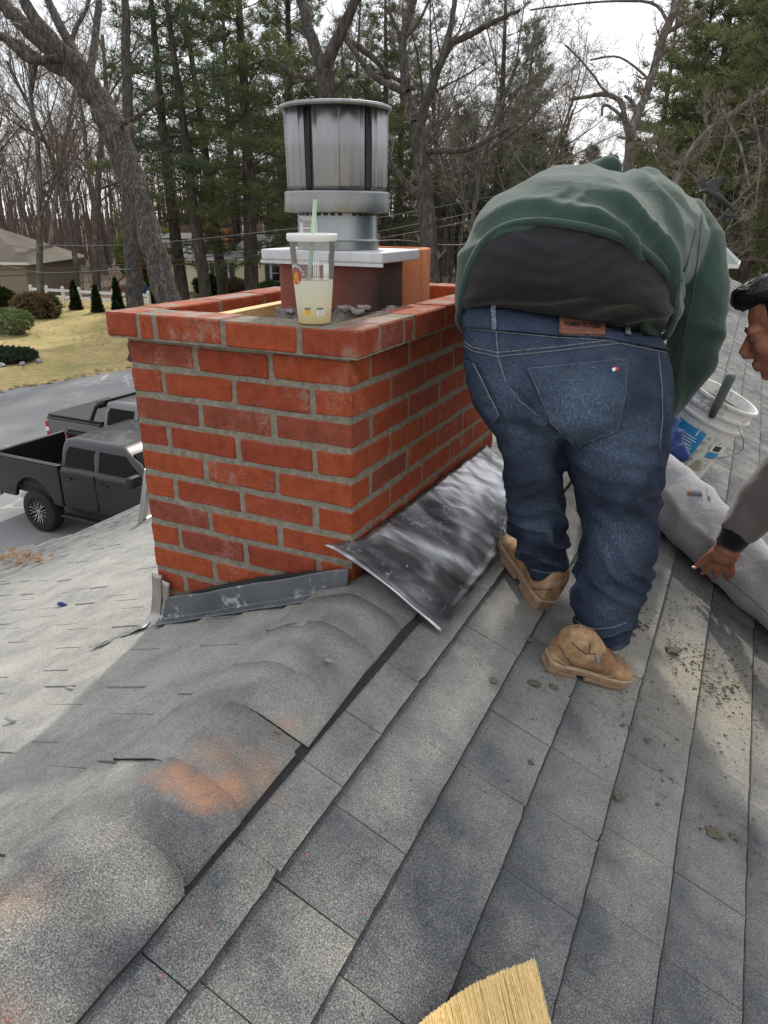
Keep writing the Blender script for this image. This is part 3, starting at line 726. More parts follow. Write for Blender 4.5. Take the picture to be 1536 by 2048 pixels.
APR = thing('apron_flashing', (-.29, -.03, zL(-.29)), 'low grey painted apron flashing along the front foot of the chimney', 'flashing')
def apron(i, j):
    x = -.590 + i * .592; zb = zL(x) + .004
    y = -.006 - .022 * min(1, (1 - j) * 1.0) - .004 * math.sin(i * 5)
    h = .064 - .010 * i + .003 * mnoise.noise(Vector((i * 6, 0, 0)))
    if j < .28: return Vector((x, -.030 - (.28 - j) / .28 * .040 - .004 * mnoise.noise(Vector((i * 9, 2, 0))), zb + .002 + .004 * mnoise.noise(Vector((i * 8, j * 3, 5))) * (1 if j > 0 else .2)))
    t = (j - .28) / .72; return Vector((x, -.030 + .008 * t + .003 * math.sin(i * 17), zb + h * t))
sheet('apron', apron, 60, 14, M_APR, APR, .002)
m = MB()
rs = []
for i in range(31):
    x = -.575 + i / 30 * .57; zb = zL(x); rs.append([Vector((x, -.018, zb + .02)), Vector((x, -.016, zb + .062 + .018 * math.sin(i / 30 * math.pi) + .006 * mnoise.noise(Vector((i * .7, 0, 0))) - .008 * i / 30))])
m.rings(rs, closed=False, cap=False); o = m.build('felt_strip', M_BLACK, APR); o.modifiers.new('t', 'SOLIDIFY').thickness = .003
STEP = thing('step_flashing', (-.60, -.04, zL(-.60)), 'bent strip of bare metal flashing at the left chimney corner', 'flashing')
def strip(pts, w0, w1, wv, bulge=.0):
    n = len(pts) - 1
    def fn(i, j):
        t = i * n; k = min(int(t), n - 1); p = Vector(pts[k]).lerp(Vector(pts[k + 1]), t - k); w = w0 + (w1 - w0) * i
        return p + Vector(wv) * (w * (j - .5)) + Vector((0, -1, 0)) * bulge * math.sin(j * math.pi)
    return fn
xs = -.612; zb = zL(xs)
sheet('upright', strip([(xs + .012, -.020, zb + .150), (xs + .008, -.022, zb + .09), (xs, -.030, zb + .025), (xs - .006, -.046, zb + .007), (xs - .02, -.066, zL(xs - .02) + .007)], .034, .040, (1, 0, 0), .003), 16, 6, M_STEP, STEP, .0016)
sheet('fold', strip([(xs + .034, -.016, zb + .135), (xs + .030, -.019, zb + .07), (xs + .018, -.025, zb + .03), (xs + .010, -.034, zb + .015)], .034, .026, (1, 0, -.35), .004), 12, 5, M_STEP, STEP, .0016)
def foot(i, j):
    x = xs - .005 - i * .125; y = -.048 - i * .10 + (j - .5) * (.062 - .035 * i)
    return Vector((x, y, zL(x) + .008 + .006 * mnoise.noise(Vector((i * 5, j * 3, 0)))))
sheet('foot', foot, 14, 6, M_STEP, STEP, .0014)
# ================================================================== cupola and weathervane
M_SLATE = plain('cupola roof metal', (.24, .27, .26), .5, .3, .1)
CU = Vector((.058, 9.55, 0)); ez = -.255
CUP2 = thing('cupola', (CU.x, CU.y, zR(.25)), 'small cupola with grey hipped roof astride the far roof ridge', 'cupola')
m = MB(); m.bx(CU.x - .33, CU.x + .33, CU.y - .33, CU.y + .33, zR(.5), ez); m.build('body', M_TRIM, CUP2)
h = .46; m = MB(); m.add([(CU.x - h, CU.y - h, ez), (CU.x + h, CU.y - h, ez), (CU.x + h, CU.y + h, ez), (CU.x - h, CU.y + h, ez), (CU.x, CU.y, ez + .42)], [(0, 1, 4), (1, 2, 4), (2, 3, 4), (3, 0, 4)]); m.build('roof', M_SLATE, CUP2)
m = MB(); m.bx(CU.x - h - .01, CU.x + h + .01, CU.y - h - .01, CU.y + h + .01, ez - .05, ez - .002); m.build('eave_board', M_TRIM, CUP2)
for k in range(4):
    M3 = Matrix.Rotation(k * math.pi / 2, 3, 'Z'); m = MB()
    for j in range(5): m.box(Vector((CU.x, CU.y, ez - .10 - j * .05)) + M3 @ Vector((0, -.335, 0)), (.40, .02, .035), M3)
    m.build('louvre', M_TRIM, CUP2)
M_IRON = plain('weathered dark copper', (.030, .032, .034), .55, .4, .2)
WV = thing('weathervane', (CU.x, CU.y, ez + .40), 'dark metal flying bird weathervane with ball and arrow on the cupola', 'weathervane')
dW = pix((CU.x, CU.y, .3))[2]; B0 = D(1424, 415, dW); bw = B0 - Vector((CU.x, CU.y, B0.z)); 
V = lambda u, v, dd=0: D(u, v, dW + dd)
MB().tube([Vector((B0.x, B0.y, ez + .38)), B0 + Vector((0, 0, .12))], .012, 8).build('pole', M_IRON, WV)
MB().ell(B0, (.048, .048, .048), None, 14, 10).build('ball', M_IRON, WV, smooth=True)
m = MB(); m.tube([V(1417, 432, .05), V(1480, 433, -.05)], .008, 6); m.prism([V(1452, 421), V(1480, 432), V(1452, 444)], FWDH * .012); m.build('arrow', M_IRON, WV)
m = MB(); m.tube([V(1393, 386, -.02), V(1402, 383), V(1412, 381), V(1424, 388), V(1440, 397), V(1455, 408), V(1466, 420)], [.010, .022, .034, .050, .045, .026, .010], 10); m.tube([V(1388, 389, -.03), V(1395, 385, -.02)], [.003, .011], 6); m.build('bird_body', M_IRON, WV, smooth=True)
def wing(name, pts, dd):
    m = MB(); P = [V(u, v, dd + k * .0) for k, (u, v) in enumerate(pts)]; m.prism(P, FWDH * .014); m.build(name, M_IRON, WV)
wing('wing', [(1416, 384), (1411, 372), (1414, 366), (1424, 358), (1440, 353), (1459, 351), (1446, 358), (1437, 368), (1433, 388), (1426, 391)], -.03)
wing('wing', [(1412, 380), (1402, 374), (1398, 365), (1401, 358), (1409, 356), (1416, 360), (1412, 370), (1416, 380)], .06)

# ================================================================== ground, street, lawn
def hz(u, d, z=GZ):
    """a spot on the ground seen along photo column u at the horizon, d metres off"""
    r = ray(u, 430); r = Vector((r.x, r.y, 0)); r = r / r.dot(FWDH); p = CAM + r * d; return Vector((p.x, p.y, z))
q = S('leaf litter'); n = q.noise(.9, 5, .65); n2 = q.noise(9, 4, .7)
c = q.ramp(n2, (.3, (.060, .042, .028)), (.6, (.16, .115, .075)), (.8, (.26, .20, .14)))
M_LIT = q.out(q.mix(q.mr(n, .52, .66, 0, .7), c, (.055, .075, .022)), .95, 0, q.bump(n2, .6, .08))
q = S('dormant lawn'); n = q.noise(.22, 4, .6); n2 = q.noise(3.5, 5, .75); n3 = q.noise(.75, 5, .7)
c = q.ramp(n2, (.28, (.26, .19, .075)), (.55, (.46, .355, .15)), (.8, (.58, .47, .24)))
c = q.mix(q.mr(q.m('ADD', n, q.m('MULTIPLY', n3, .4)), .66, .82, 0, .55), c, (.20, .21, .055))
c = q.mix(q.mr(q.noise(2.3, 6, .8), .63, .72, 0, .45), c, (.12, .085, .035))
M_LAWN = q.out(c, .95, 0, q.bump(n2, .6, .05))
q = S('old asphalt'); n = q.noise(90, 4, .7); n2 = q.noise(.5, 5, .6); 
wv = q.noise(.55, 4, .6); vv = q.t.nodes.new('ShaderNodeVectorMath'); vv.operation = 'ADD'; q._in(vv.inputs[0], q.P)
cmb = q.t.nodes.new('ShaderNodeCombineXYZ'); q._in(cmb.inputs[0], q.m('MULTIPLY', wv, 3.0)); q._in(cmb.inputs[1], q.m('MULTIPLY', q.noise(.42, 4, .6, q.sc(q.P, (1, 1, 1), (7, 3, 0))), 3.0)); q._in(vv.inputs[1], cmb.outputs[0])
ck = q.t.nodes.new('ShaderNodeTexVoronoi'); ck.feature = 'DISTANCE_TO_EDGE'; ck.inputs['Scale'].default_value = .33; q._in(ck.inputs['Vector'], vv.outputs[0])
c = q.mix(1.0, q.ramp(n, (.3, (.20, .202, .202)), (.7, (.29, .29, .288))), q.ramp(n2, (.3, .82), (.7, 1.15)), 'MULTIPLY')
c = q.mix(q.m('MULTIPLY', q.mr(ck.outputs[0], .004, .016, 1, 0), q.mr(q.noise(.3, 2), .44, .56)), c, (.42, .42, .42))
M_ASPH = q.out(c, .9, 0, q.bump(n, .5, .006), .3)
def sheetpoly(name, pts, z, mat):
    o = MB().add([(x, y, z) for x, y in pts], [tuple(range(len(pts)))]).build(name, mat); tag(o, kind='structure'); return o
sheetpoly('ground', [(-700, -700), (700, -700), (700, 900), (-700, 900)], GZ - .03, M_LIT)
sheetpoly('lawn', [(-24.2, 2), (-22.0, 15.6), (-20.6, 24), (-17, 44), (-33, 44.5), (-44, 38.2), (-70, 34), (-70, 2)], GZ - .012, M_LAWN)
sheetpoly('street', [(-26.5, -80), (-23.9, 4), (-22.3, 15.6), (-21.1, 20.6), (-19.5, 28), (-12, 70), (-5, 70), (-13, 28), (-15.2, 17), (-14.6, 12.5), (-3.7, 12.5), (-3.7, -80)], GZ, M_ASPH)
sheetpoly('side_yard', [(-3.69, -80), (60, -80), (60, 60), (-3.69, 60)], GZ - .006, M_LAWN)
sheetpoly('front_lawn', [(-16.5, 12.0), (-3.7, 12.0), (-3.7, 60.1), (60, 60.1), (60, 72), (-6, 72), (-14.5, 28), (-16.5, 17)], GZ - .009, M_LAWN)
m = MB(); rr = random.Random(5)
for k in range(260):
    t = rr.random() ** 1.0; y = 8 + t * 22; x = -23.35 + (y - 8) * .145 + rr.gauss(0, .16); b = MB()
    s_ = rr.uniform(.04, .16); a = rr.uniform(0, 6.28)
    m.add([(x + s_ * math.cos(a), y + s_ * math.sin(a), GZ + .02), (x + s_ * math.cos(a + 2.2), y + s_ * math.sin(a + 2.2), GZ + .012 + rr.random() * .05), (x + s_ * math.cos(a + 4.1), y + s_ * math.sin(a + 4.1), GZ + .016)], [(0, 1, 2)])
M_LEAF = plain('fallen leaves', (.17, .10, .05), .9, 0, .4, 5)
tag(m.build('leaf_drift', M_LEAF), 'drift of brown leaves along the edge of the street', 'leaves', kind='stuff')
m = MB()
for k in range(420):
    x, y = rr.uniform(-46, -24), rr.uniform(14, 34); s_ = rr.uniform(.05, .11); a = rr.uniform(0, 6.28)
    m.add([(x + s_ * math.cos(a), y + s_ * math.sin(a), GZ + .02), (x + s_ * math.cos(a + 2.2), y + s_ * math.sin(a + 2.2), GZ + .05), (x + s_ * math.cos(a + 4.1), y + s_ * math.sin(a + 4.1), GZ + .016)], [(0, 1, 2)])
tag(m.build('lawn_leaves', M_LEAF), 'scattered fallen leaves on the tan lawn', 'leaves', kind='stuff')

# ================================================================== pickup trucks
def paint(name, col, coat=.6):
    q = S(name); n = q.noise(400, 2, .5); return q.out(q.mix(1, col, q.ramp(n, (.3, .92), (.7, 1.1)), 'MULTIPLY'), .34, .35, None, .5, Coat_Weight=coat, Coat_Roughness=.06)
M_PG = paint('charcoal truck paint', (.014, .0145, .0155), .5); M_PS = paint('silver grey truck paint', (.13, .128, .135))
q = S('tinted glass'); M_TGL = q.out((.004, .004, .005), .10, 0, None, .10)
M_TYRE = plain('tyre rubber', (.014, .014, .014), .85, 0, .2, 60, .4, .01); M_CHR = metal('chrome', (.72, .72, .73), .16, .04)
M_BED = plain('bed liner', (.022, .022, .023), .75, 0, .2, 40, .5, .006); M_TAIL = plain('red lamp lens', (.42, .012, .012), .2); M_WHT = plain('white lamp lens', (.7, .7, .68), .25)
M_HIV = plain('hi-vis yellow cloth', (.62, .78, .05), .8)
def arch_side(x0, x1, z0, z1, cx, r, n=12):
    """outline of a body side with a wheel arch cut from its lower edge"""
    p = [(x0, z1), (x0, z0)]
    for k in range(n + 1):
        a = math.pi - math.pi * k / n; p.append((cx + r * math.cos(a), z0 - .06 + (r) * math.sin(a) if z0 - .06 + r * math.sin(a) > z0 else z0))
    return p + [(x1, z0), (x1, z1)]
def truck(name, loc, label, paintm, bed, cabl, lift, fancy):
    T = thing(name, loc, label, 'pickup truck', None); X, Y, Z = loc; W2 = 1.0
    def w(x, y, z): return Vector((X + x, Y + y, Z + z))
    zs, zr, zt = .56 + lift, 1.36 + lift * .8, 1.92 + lift * .6; rw = .37 + lift * .55; xr = 1.17; c0 = bed; c1 = bed + cabl; xf = c1 + .62; L = c1 + 1.72
    B = thing_part = None
    # bed: sides, floor, tailgate, bulkhead
    m = MB()
    for y0, y1 in ((0, .09), (2 * W2 - .09, 2 * W2)):
        pts = arch_side(.06, bed - .02, zs, zr, xr, rw + .09); MB().prism([w(x, y0, z) for x, z in pts], (0, y1 - y0, 0)).build('bed_side', paintm, T, bevel=.025, seg=3)
    for y0, y1 in ((-.012, .11), (2 * W2 - .11, 2 * W2 + .012)): MB().box(w((bed + .04) / 2, (y0 + y1) / 2, zr + .018), (bed - .08, y1 - y0, .032)).build('bed_rail', M_BLACK, T, bevel=.01)
    m = MB(); m.box(w(bed / 2, W2, zs + .12), (bed - .1, 1.8, .05)); m.box(w(bed - .07, W2, (zs + zr) / 2), (.06, 1.82, zr - zs))
    for k in range(9): m.box(w(bed / 2, .28 + k * .18, zs + .155), (bed - .2, .06, .02))
    for s_ in (.13, 2 * W2 - .13):
        for k in range(4): m.box(w(bed / 2, s_, zs + .27 + k * .15), (bed - .2, .05, .07))
    for s_ in (.22, 2 * W2 - .22): m.box(w(xr, s_, zs + .28), (.8, .22, .26))
    m.build('bed_liner', M_BED, T, bevel=.015)
    tg = MB().box(w(.035, W2, (zs + zr) / 2 + .03), (.08, 1.70, zr - zs - .06)).build('tailgate', paintm, T, bevel=.02)
    MB().box(w(-.012, W2, zr - .2), (.02, .3, .10)).build('handle', M_BLACK, tg)
    m = MB(); m.box(w(-.10, W2, zs + .02), (.20, 2.0, .19)); m.box(w(.10, .02, zs + .02), (.24, .10, .17)); m.build('rear_bumper', M_CHR, T, bevel=.04, seg=3)
    MB().box(w(.05, W2, zs - .12), (.25, .12, .08)).build('hitch', M_BLACK, T)
    for y in (.04, 2 * W2 - .04):
        t = MB().box(w(.035, y, zr - .27), (.10, .10, .40)).build('tail_light', M_TAIL, T, bevel=.02); MB().box(w(.033, y - .001 if y < 1 else y + .001, zr - .26), (.105, .104, .10)).build('reversing_lens', M_WHT, t, bevel=.01)
    # cab: lower body and greenhouse lofted with tumblehome
    def loop(z, x0, x1, ins, rr_=.08):
        p = []
        for cx, cy, a0 in ((x1 - rr_, 2 * W2 - ins - rr_, 0), (x0 + rr_, 2 * W2 - ins - rr_, 90), (x0 + rr_, ins + rr_, 180), (x1 - rr_, ins + rr_, 270)):
            for k in range(5):
                a = rad(a0 + 22.5 * k); p.append(w(cx + rr_ * math.cos(a), cy + rr_ * math.sin(a), z))
        return p
    MB().rings([loop(zs - .04, c0, c1 + .15, .03), loop(zs + .05, c0, c1 + .22, .0), loop(zr - .25, c0, c1 + .25, -.01), loop(zr - .02, c0, c1 + .22, .015), loop(zr + .02, c0 + .005, c1 + .18, .035)]).build('cab', paintm, T, smooth=True, auto=50)
    g = MB().rings([loop(zr + .021, c0 + .01, c1 + .16, .04), loop(zr + .30, c0 + .03, c1 - .16, .10), loop(zt - .10, c0 + .05, c1 - .42, .155), loop(zt - .03, c0 + .10, c1 - .52, .19), loop(zt, c0 + .25, c1 - .70, .32)]).build('cab_roof', paintm, T, smooth=True, auto=50)
    # side glass follows the tumblehome
    def gy(z): t = (z - zr - .021) / (zt - .10 - zr - .021); return .04 + .115 * t - .006
    xm = c0 + cabl * .45
    def pane(nm, pts, side):
        P = [w(x, gy(z) if side < 0 else 2 * W2 - gy(z), z) for x, z in pts]
        d = MB(); d.prism(P, (0, -.012 * (1 if side < 0 else -1), 0)); return d.build(nm, M_TGL, T, fixn=True, bevel=.004)
    zA, zB = zr + .05, zt - .13
    for side in (-1, 1):
        pane('side_window', [(c0 + .16, zA), (xm - .06, zA), (xm - .06, zB), (c0 + .24, zB), (c0 + .17, zB - .10)], side)
        pane('side_window', [(xm + .06, zA), (c1 - .02, zA), (c1 - .10, zA + .10), (c1 - .46, zB), (xm + .06, zB)], side)
    P = [w(c0 + .012 - .006, y, z) for y, z in ((.25, zr + .06), (1.75, zr + .06), (1.68, zB - .03), (.32, zB - .03))]
    P = [p + Vector((.045 * ((p.z - Z - zr) / (zt - zr)), 0, 0)) for p in P]
    MB().prism(P, (-.02, 0, 0)).build('rear_window', M_TGL, T, fixn=True)
    P = [w(x, y, z) for x, y, z in ((c1 + .12, .14, zr + .07), (c1 + .12, 1.86, zr + .07), (c1 - .385, 1.76, zt - .12), (c1 - .385, .24, zt - .12))]
    MB().prism(P, (.03, 0, .02)).build('windscreen', M_TGL, T, fixn=True)
    for side, yy in ((-1, -.009), (1, 2 * W2 + .009)):
        for x0, x1 in ((c0 + .05, xm - .01), (xm + .01, c1 + .12)):
            d = MB(); d.box(w((x0 + x1) / 2, yy, (zs + zr) / 2 + .02), (x1 - x0 - .015, .024, zr - zs - .10)); d = d.build('door', paintm, T, bevel=.012, seg=3)
            MB().box(w(x0 + .20, yy + side * .028, zr - .16), (.20, .03, .035)).build('handle', paintm if not fancy else M_BLACK, d, bevel=.01)
        mr_ = MB().box(w(c1 - .02, yy + side * .17, zr + .12), (.13, .24, .19)).build('mirror', M_BLACK, T, bevel=.03, seg=3); MB().box(w(c1 - .02, yy + side * .05, zr + .05), (.08, .14, .04)).build('mirror_arm', M_BLACK, mr_)
        MB().box(w((c0 + c1) / 2, yy - side * .02 + side * .04, zs - .14), (cabl, .14, .05)).build('side_step', M_BLACK, T, bevel=.01)
    # front end
    m = MB()
    for y0, y1 in ((-.01, .09), (2 * W2 - .09, 2 * W2 + .01)):
        pts = arch_side(c1 + .12, L, zs, zr - .06, xf, rw + .09); MB().prism([w(x, y0, z) for x, z in pts], (0, y1 - y0, 0)).build('fender', paintm, T, bevel=.03, seg=3)
    MB().rings([[w(c1 + .10, y, zr + .02) for y in ()] or [w(c1 + .10, .06, zr - .12), w(c1 + .10, 1.94, zr - .12), w(c1 + .10, 1.80, zr + .03), w(c1 + .10, .20, zr + .03)], [w(L - .05, .08, zr - .2), w(L - .05, 1.92, zr - .2), w(L - .05, 1.75, zr - .05), w(L - .05, .25, zr - .05)]]).build('hood', paintm, T, bevel=.03)
    MB().box(w(L, W2, (zs + zr) / 2 + .02), (.08, 1.8, zr - zs - .16)).build('grille', M_BLACK, T, bevel=.02)
    for y in (.18, 2 * W2 - .18): MB().box(w(L + .03, y, zr - .24), (.10, .30, .22)).build('headlight', M_WHT, T, bevel=.02)
    MB().box(w(L + .09, W2, zs), (.2, 2.0, .22)).build('front_bumper', M_CHR, T, bevel=.04)
    # wheels
    for x in (xr, xf):
        for y, s_ in ((.16, -1), (2 * W2 - .16, 1)):
            Mw = Matrix.Rotation(math.pi / 2 * s_ * -1, 3, 'X'); c = w(x, y, rw + .0)
            hw = .15
            wh = MB().lathe([(rw * .60, -hw), (rw * .88, -hw), (rw * .975, -hw * .8), (rw, -hw * .5), (rw, hw * .5), (rw * .975, hw * .8), (rw * .88, hw), (rw * .60, hw)], 40, c, Mw, cap=False).build('tyre', M_TYRE, T, smooth=True, auto=40)
            MB().lathe([(.0, hw * .25), (rw * .57, hw * .30), (rw * .60, hw * .98), (rw * .63, hw * 1.01), (rw * .63, -hw)], 32, c, Mw, cap=False).build('rim', M_BLACK if fancy else M_CHR, wh, smooth=True, auto=40)
            m = MB()
            for k in range(10):
                a = 2 * math.pi * k / 10 + .2
                for da, r0, r1 in ((-.10, .16, .36), (.10, .16, .36), (-.16, .34, .57), (.16, .34, .57)):
                    p0, p1 = Vector((math.cos(a + da * .6) * rw * r0, math.sin(a + da * .6) * rw * r0, hw * .80)), Vector((math.cos(a + da) * rw * r1, math.sin(a + da) * rw * r1, hw * .92))
                    m.tube([c + Mw @ p0, c + Mw @ p1], .0105, 4)
            m.lathe([(.0, hw * .9), (rw * .12, hw * .9), (rw * .14, hw * .6)], 12, c, Mw, cap=False)
            m.build('spokes', M_CHR, wh)
    m = MB(); m.box(w(L / 2, W2, zs - .02), (L - .6, 1.1, .16)); m.tube([w(xr, .2, rw), w(xr, 1.8, rw)], .08, 8); m.tube([w(xf, .2, rw), w(xf, 1.8, rw)], .08, 8)
    for x in (xr, xf):
        for y in (.10, 1.52): m.box(w(x, y + .19, zs + .24), (rw * 2.1, .36, .30))
    m.build('chassis', M_BLACK, T)
    return T
T1 = truck('pickup_truck', Vector((-12.13, 7.42, GZ)), 'charcoal pickup truck with empty open bed parked nearer the house', M_PG, 1.95, 2.05, .11, True)
tag(blob((-11.02 + .55, 7.42 + .62, GZ + .86), .22, .14, .05, 77).build('safety_vest', M_HIV, None, smooth=True, loc=(-10.47, 8.04, GZ + .82)), 'small crumpled bright yellow vest lying in the truck bed', 'vest')
T2 = truck('pickup_truck', Vector((-13.55, 10.02, GZ)), 'silver grey pickup truck with covered bed parked behind the charcoal one', M_PS, 1.75, 2.2, .02, False)
tc = MB(); tc.box((-13.55 + .86, 11.02, GZ + 1.435), (1.68, 1.86, .05)); tc.build('bed_cover', M_BLACK, T2, bevel=.01)
tc = MB()
for y in (10.14, 11.90): tc.tube([(-13.55 + 1.35, y, GZ + 1.44), (-13.55 + 1.58, y, GZ + 1.80), (-13.55 + 1.75, y, GZ + 1.90)], .045, 8)
tc.box((-13.55 + 1.62, 11.02, GZ + 1.82), (.06, 1.75, .14)); tc.build('sport_bar', M_BLACK, T2)

# ladder against the eave
LD = thing('ladder', (-4.0, 3.05, GZ), 'aluminium ladder top with red end cap standing at the roof eave', 'ladder')
M_ALU = metal('aluminium', (.55, .55, .54), .4, .1)
lt = D(292, 938, 4.62); lb = Vector((lt.x - 1.15, lt.y - .12, GZ)); la = (lt - lb)
for s_ in (0, .40):
    m = MB(); off = Vector((.02, s_, 0)); m.tube([lb + off, lt + off], .026, 4); m.build('rail', M_ALU, LD)
    MB().box(lt + off + la.normalized() * -.02 + Vector((.02, 0, -.06)), (.03, .045, .10)).build('end_cap', M_TAIL, LD)
for k in range(15):
    p = lb.lerp(lt, (k + .6) / 16); MB().tube([p + Vector((.02, 0, 0)), p + Vector((.02, .40, 0))], .016, 6).build('rung', M_ALU, LD)

# ================================================================== neighbouring houses
q = S('tan clapboard'); zz = q.xyz()[2]
M_SID1 = q.out(q.mix(q.mr(q.m('FRACT', q.m('MULTIPLY', zz, 8.0)), .0, .14, .75, 0), (.235, .195, .140), (.10, .082, .060)), .75)
q = S('cream clapboard'); zz = q.xyz()[2]
M_SID2 = q.out(q.mix(q.mr(q.m('FRACT', q.m('MULTIPLY', zz, 8.0)), .0, .14, .45, 0), (.78, .68, .45), (.55, .47, .31)), .75)
M_RF1 = plain('brown roof shingles', (.15, .125, .10), .9, 0, .25, 12); M_RF2 = plain('grey roof shingles', (.19, .19, .195), .9, 0, .25, 12)
M_WIN = S('window glass').out((.02, .025, .03), .06, 0, None, .6); M_SHUT = plain('dark shutters', (.04, .045, .05), .6)
def house_hip(name, label, C0, ux, uy, lx, ly, eh, rh, wallm, roofm, ov=.45, hip=True):
    """C0 a ground corner, ux/uy unit directions of the two walls"""
    H = thing(name, C0, label, 'house'); ux, uy = Vector(ux), Vector(uy)
    P = lambda a, b, h: C0 + ux * a + uy * b + Vector((0, 0, h))
    MB().prism([P(0, 0, -.1), P(lx, 0, -.1), P(lx, ly, -.1), P(0, ly, -.1)], (0, 0, eh + .1)).build('wall', wallm, H, fixn=True)
    e0 = [P(-ov, -ov, eh), P(lx + ov, -ov, eh), P(lx + ov, ly + ov, eh), P(-ov, ly + ov, eh)]
    ins = ly / 2 + ov if hip else 0.0
    r0, r1 = P(-ov + ins, ly / 2, eh + rh), P(lx + ov - ins, ly / 2, eh + rh)
    m = MB(); m.add(e0 + [r0, r1], [(0, 1, 5, 4), (2, 3, 4, 5), (1, 2, 5), (3, 0, 4), (0, 3, 2, 1)]); rf = m.build('roof', roofm, H, fixn=True)
    m = MB()
    for a, b in ((0, 1), (1, 2), (2, 3), (3, 0)):
        d = (e0[b] - e0[a]); L_ = d.length; d.normalize(); n = Vector((d.y, -d.x, 0)); m.box((e0[a] + e0[b]) / 2 + n * .02 + Vector((0, 0, -.09)), (L_, .10, .17), Matrix.Rotation(math.atan2(d.y, d.x), 3, 'Z'))
    m.build('gutter', M_TRIM, rf)
    return H, P, ux, uy
def window(H, P, ux, a, h0, w_, h_, outn, shut=False, name='window'):
    ang = math.atan2(ux.y, ux.x); M3 = Matrix.Rotation(ang, 3, 'Z'); c = P(a, 0, h0 + h_ / 2) + outn * .03
    fr = MB().box(c, (w_ + .2, .06, h_ + .2), M3).build(name, M_TRIM, H)
    for sx_ in (-1, 1):
        for sz_ in (-1, 1):
            MB().box(c + outn * .035 + ux * (sx_ * w_ * .245) + Vector((0, 0, sz_ * h_ * .245)), (w_ * .44, .02, h_ * .44), M3).build('pane', M_WIN, fr)
    MB().box(c + outn * .06 + Vector((0, 0, -h_ / 2 - .12)), (w_ + .3, .12, .06), M3).build('sill', M_TRIM, fr)
    if shut:
        for sx_ in (-1, 1): MB().box(c + outn * .02 + ux * (sx_ * (w_ / 2 + .32)), (.36, .05, h_ + .1), M3).build('shutter', M_SHUT, H)
c1 = onz(63, 602, GZ); ux = Vector((-.90, -.436, 0)).normalized(); uy = Vector((-ux.y, ux.x, 0))
if uy.dot(FWDH) < 0: uy = -uy
H1, P1, _, _ = house_hip('neighbour_house', 'tan clapboard house with brown hipped roof at the left edge', c1, ux, uy, 14, 9, 2.62, 2.35, M_SID1, M_RF1)
window(H1, P1, ux, 2.55, .75, .9, 1.45, -uy); window(H1, P1, ux, 6.5, .75, 1.6, 1.45, -uy)
m = MB(); m.box(P1(.06, -.02, 1.3), (.14, .14, 2.6)); m.build('corner_board', M_SID1, H1)
c2 = onz(242, 603, GZ) + FWDH * 7; ux2 = RIGHTH * 1.0; ux2 = (Matrix.Rotation(rad(10), 3, 'Z') @ ux2); uy2 = Vector((-ux2.y, ux2.x, 0))
H2, P2, _, _ = house_hip('neighbour_house', 'long cream clapboard house with grey roof behind the pine trunks', c2, ux2, uy2, 20, 8, 2.55, 1.75, M_SID2, M_RF2, .4, False)
m = MB(); 
for a in (0, 20):
    m.add([P2(a, 0, 2.54), P2(a, 8, 2.54), P2(a, 4, 4.1)], [(0, 1, 2)])
m.build('gable_wall', M_SID2, H2)
for a, w_ in ((5.7, .9), (9.9, 1.7), (14.2, 1.0), (17.5, 1.0)): window(H2, P2, ux2, a, .85, w_, 1.25, -uy2, True)
MB().box(P2(6.2, 2.2, 3.9), (.8, .7, 1.5)).build('brick_stack', M_TC, H2)
# front gable wing of that house
gx0, gx1 = 8.4, 12.2
m = MB(); m.prism([P2(gx0, -1.6, -.1), P2(gx1, -1.6, -.1), P2(gx1, -1.6, 2.5), P2((gx0 + gx1) / 2, -1.6, 3.6), P2(gx0, -1.6, 2.5)], uy2 * 1.6); m.build('front_wing', M_SID2, H2, fixn=True)
m = MB()
for a, b in ((gx0 - .35, (gx0 + gx1) / 2), (gx1 + .35, (gx0 + gx1) / 2)):
    m.prism([P2(a, -1.95, 2.42), P2(b, -1.95, 3.72), P2(b, -1.95, 3.82), P2(a, -1.95, 2.52)], uy2 * 4.5)
m.build('wing_roof', M_RF2, H2, fixn=True)
P2w = lambda a, b, h: P2(a, b - 1.6, h)
window(H2, P2w, ux2, (gx0 + gx1) / 2, .85, 1.5, 1.25, -uy2, True)
# red stair rail and blue barrels by its near end
M_REDW = plain('red stained wood', (.22, .045, .03), .8)
STR = thing('porch_stair', tuple(P2(-1.2, -1.0, 0)), 'red stained stair rail at the end of the cream house', 'stair')
m = MB(); m.tube([P2(-2.2, -1, .9), P2(-.4, -1, 2.3)], .07, 5); m.tube([P2(-2.2, -1, .0), P2(-2.2, -1, 1.0)], .06, 5); m.tube([P2(-.4, -1, .0), P2(-.4, -1, 2.4)], .06, 5); m.tube([P2(-2.2, -1, .15), P2(-.4, -1, 1.4)], .09, 5); m.build('rail', M_REDW, STR)
for k in range(5): MB().box(P2(-2.05 + k * .38, -.6, .15 + k * .27), (.36, 1.0, .06), Matrix.Rotation(math.atan2(ux2.y, ux2.x), 3, 'Z')).build('tread', M_REDW, STR)
M_BLUE = plain('blue plastic', (.03, .07, .16), .5)
for k, (a, hh, lab) in enumerate(((-.2, .95, 'upright blue plastic barrel by the red stair rail'), (1.0, .75, 'low dark blue barrel beside the fence under the cream wall'))):
    p = P2(a, -3.2, 0); tag(MB().lathe([(.0, 0), (.30, 0), (.36, .15), (.36, hh - .15), (.30, hh), (.0, hh)], 16, p, cap=False).build('barrel', M_BLUE, None, smooth=True, loc=p, auto=40), lab, 'barrel')
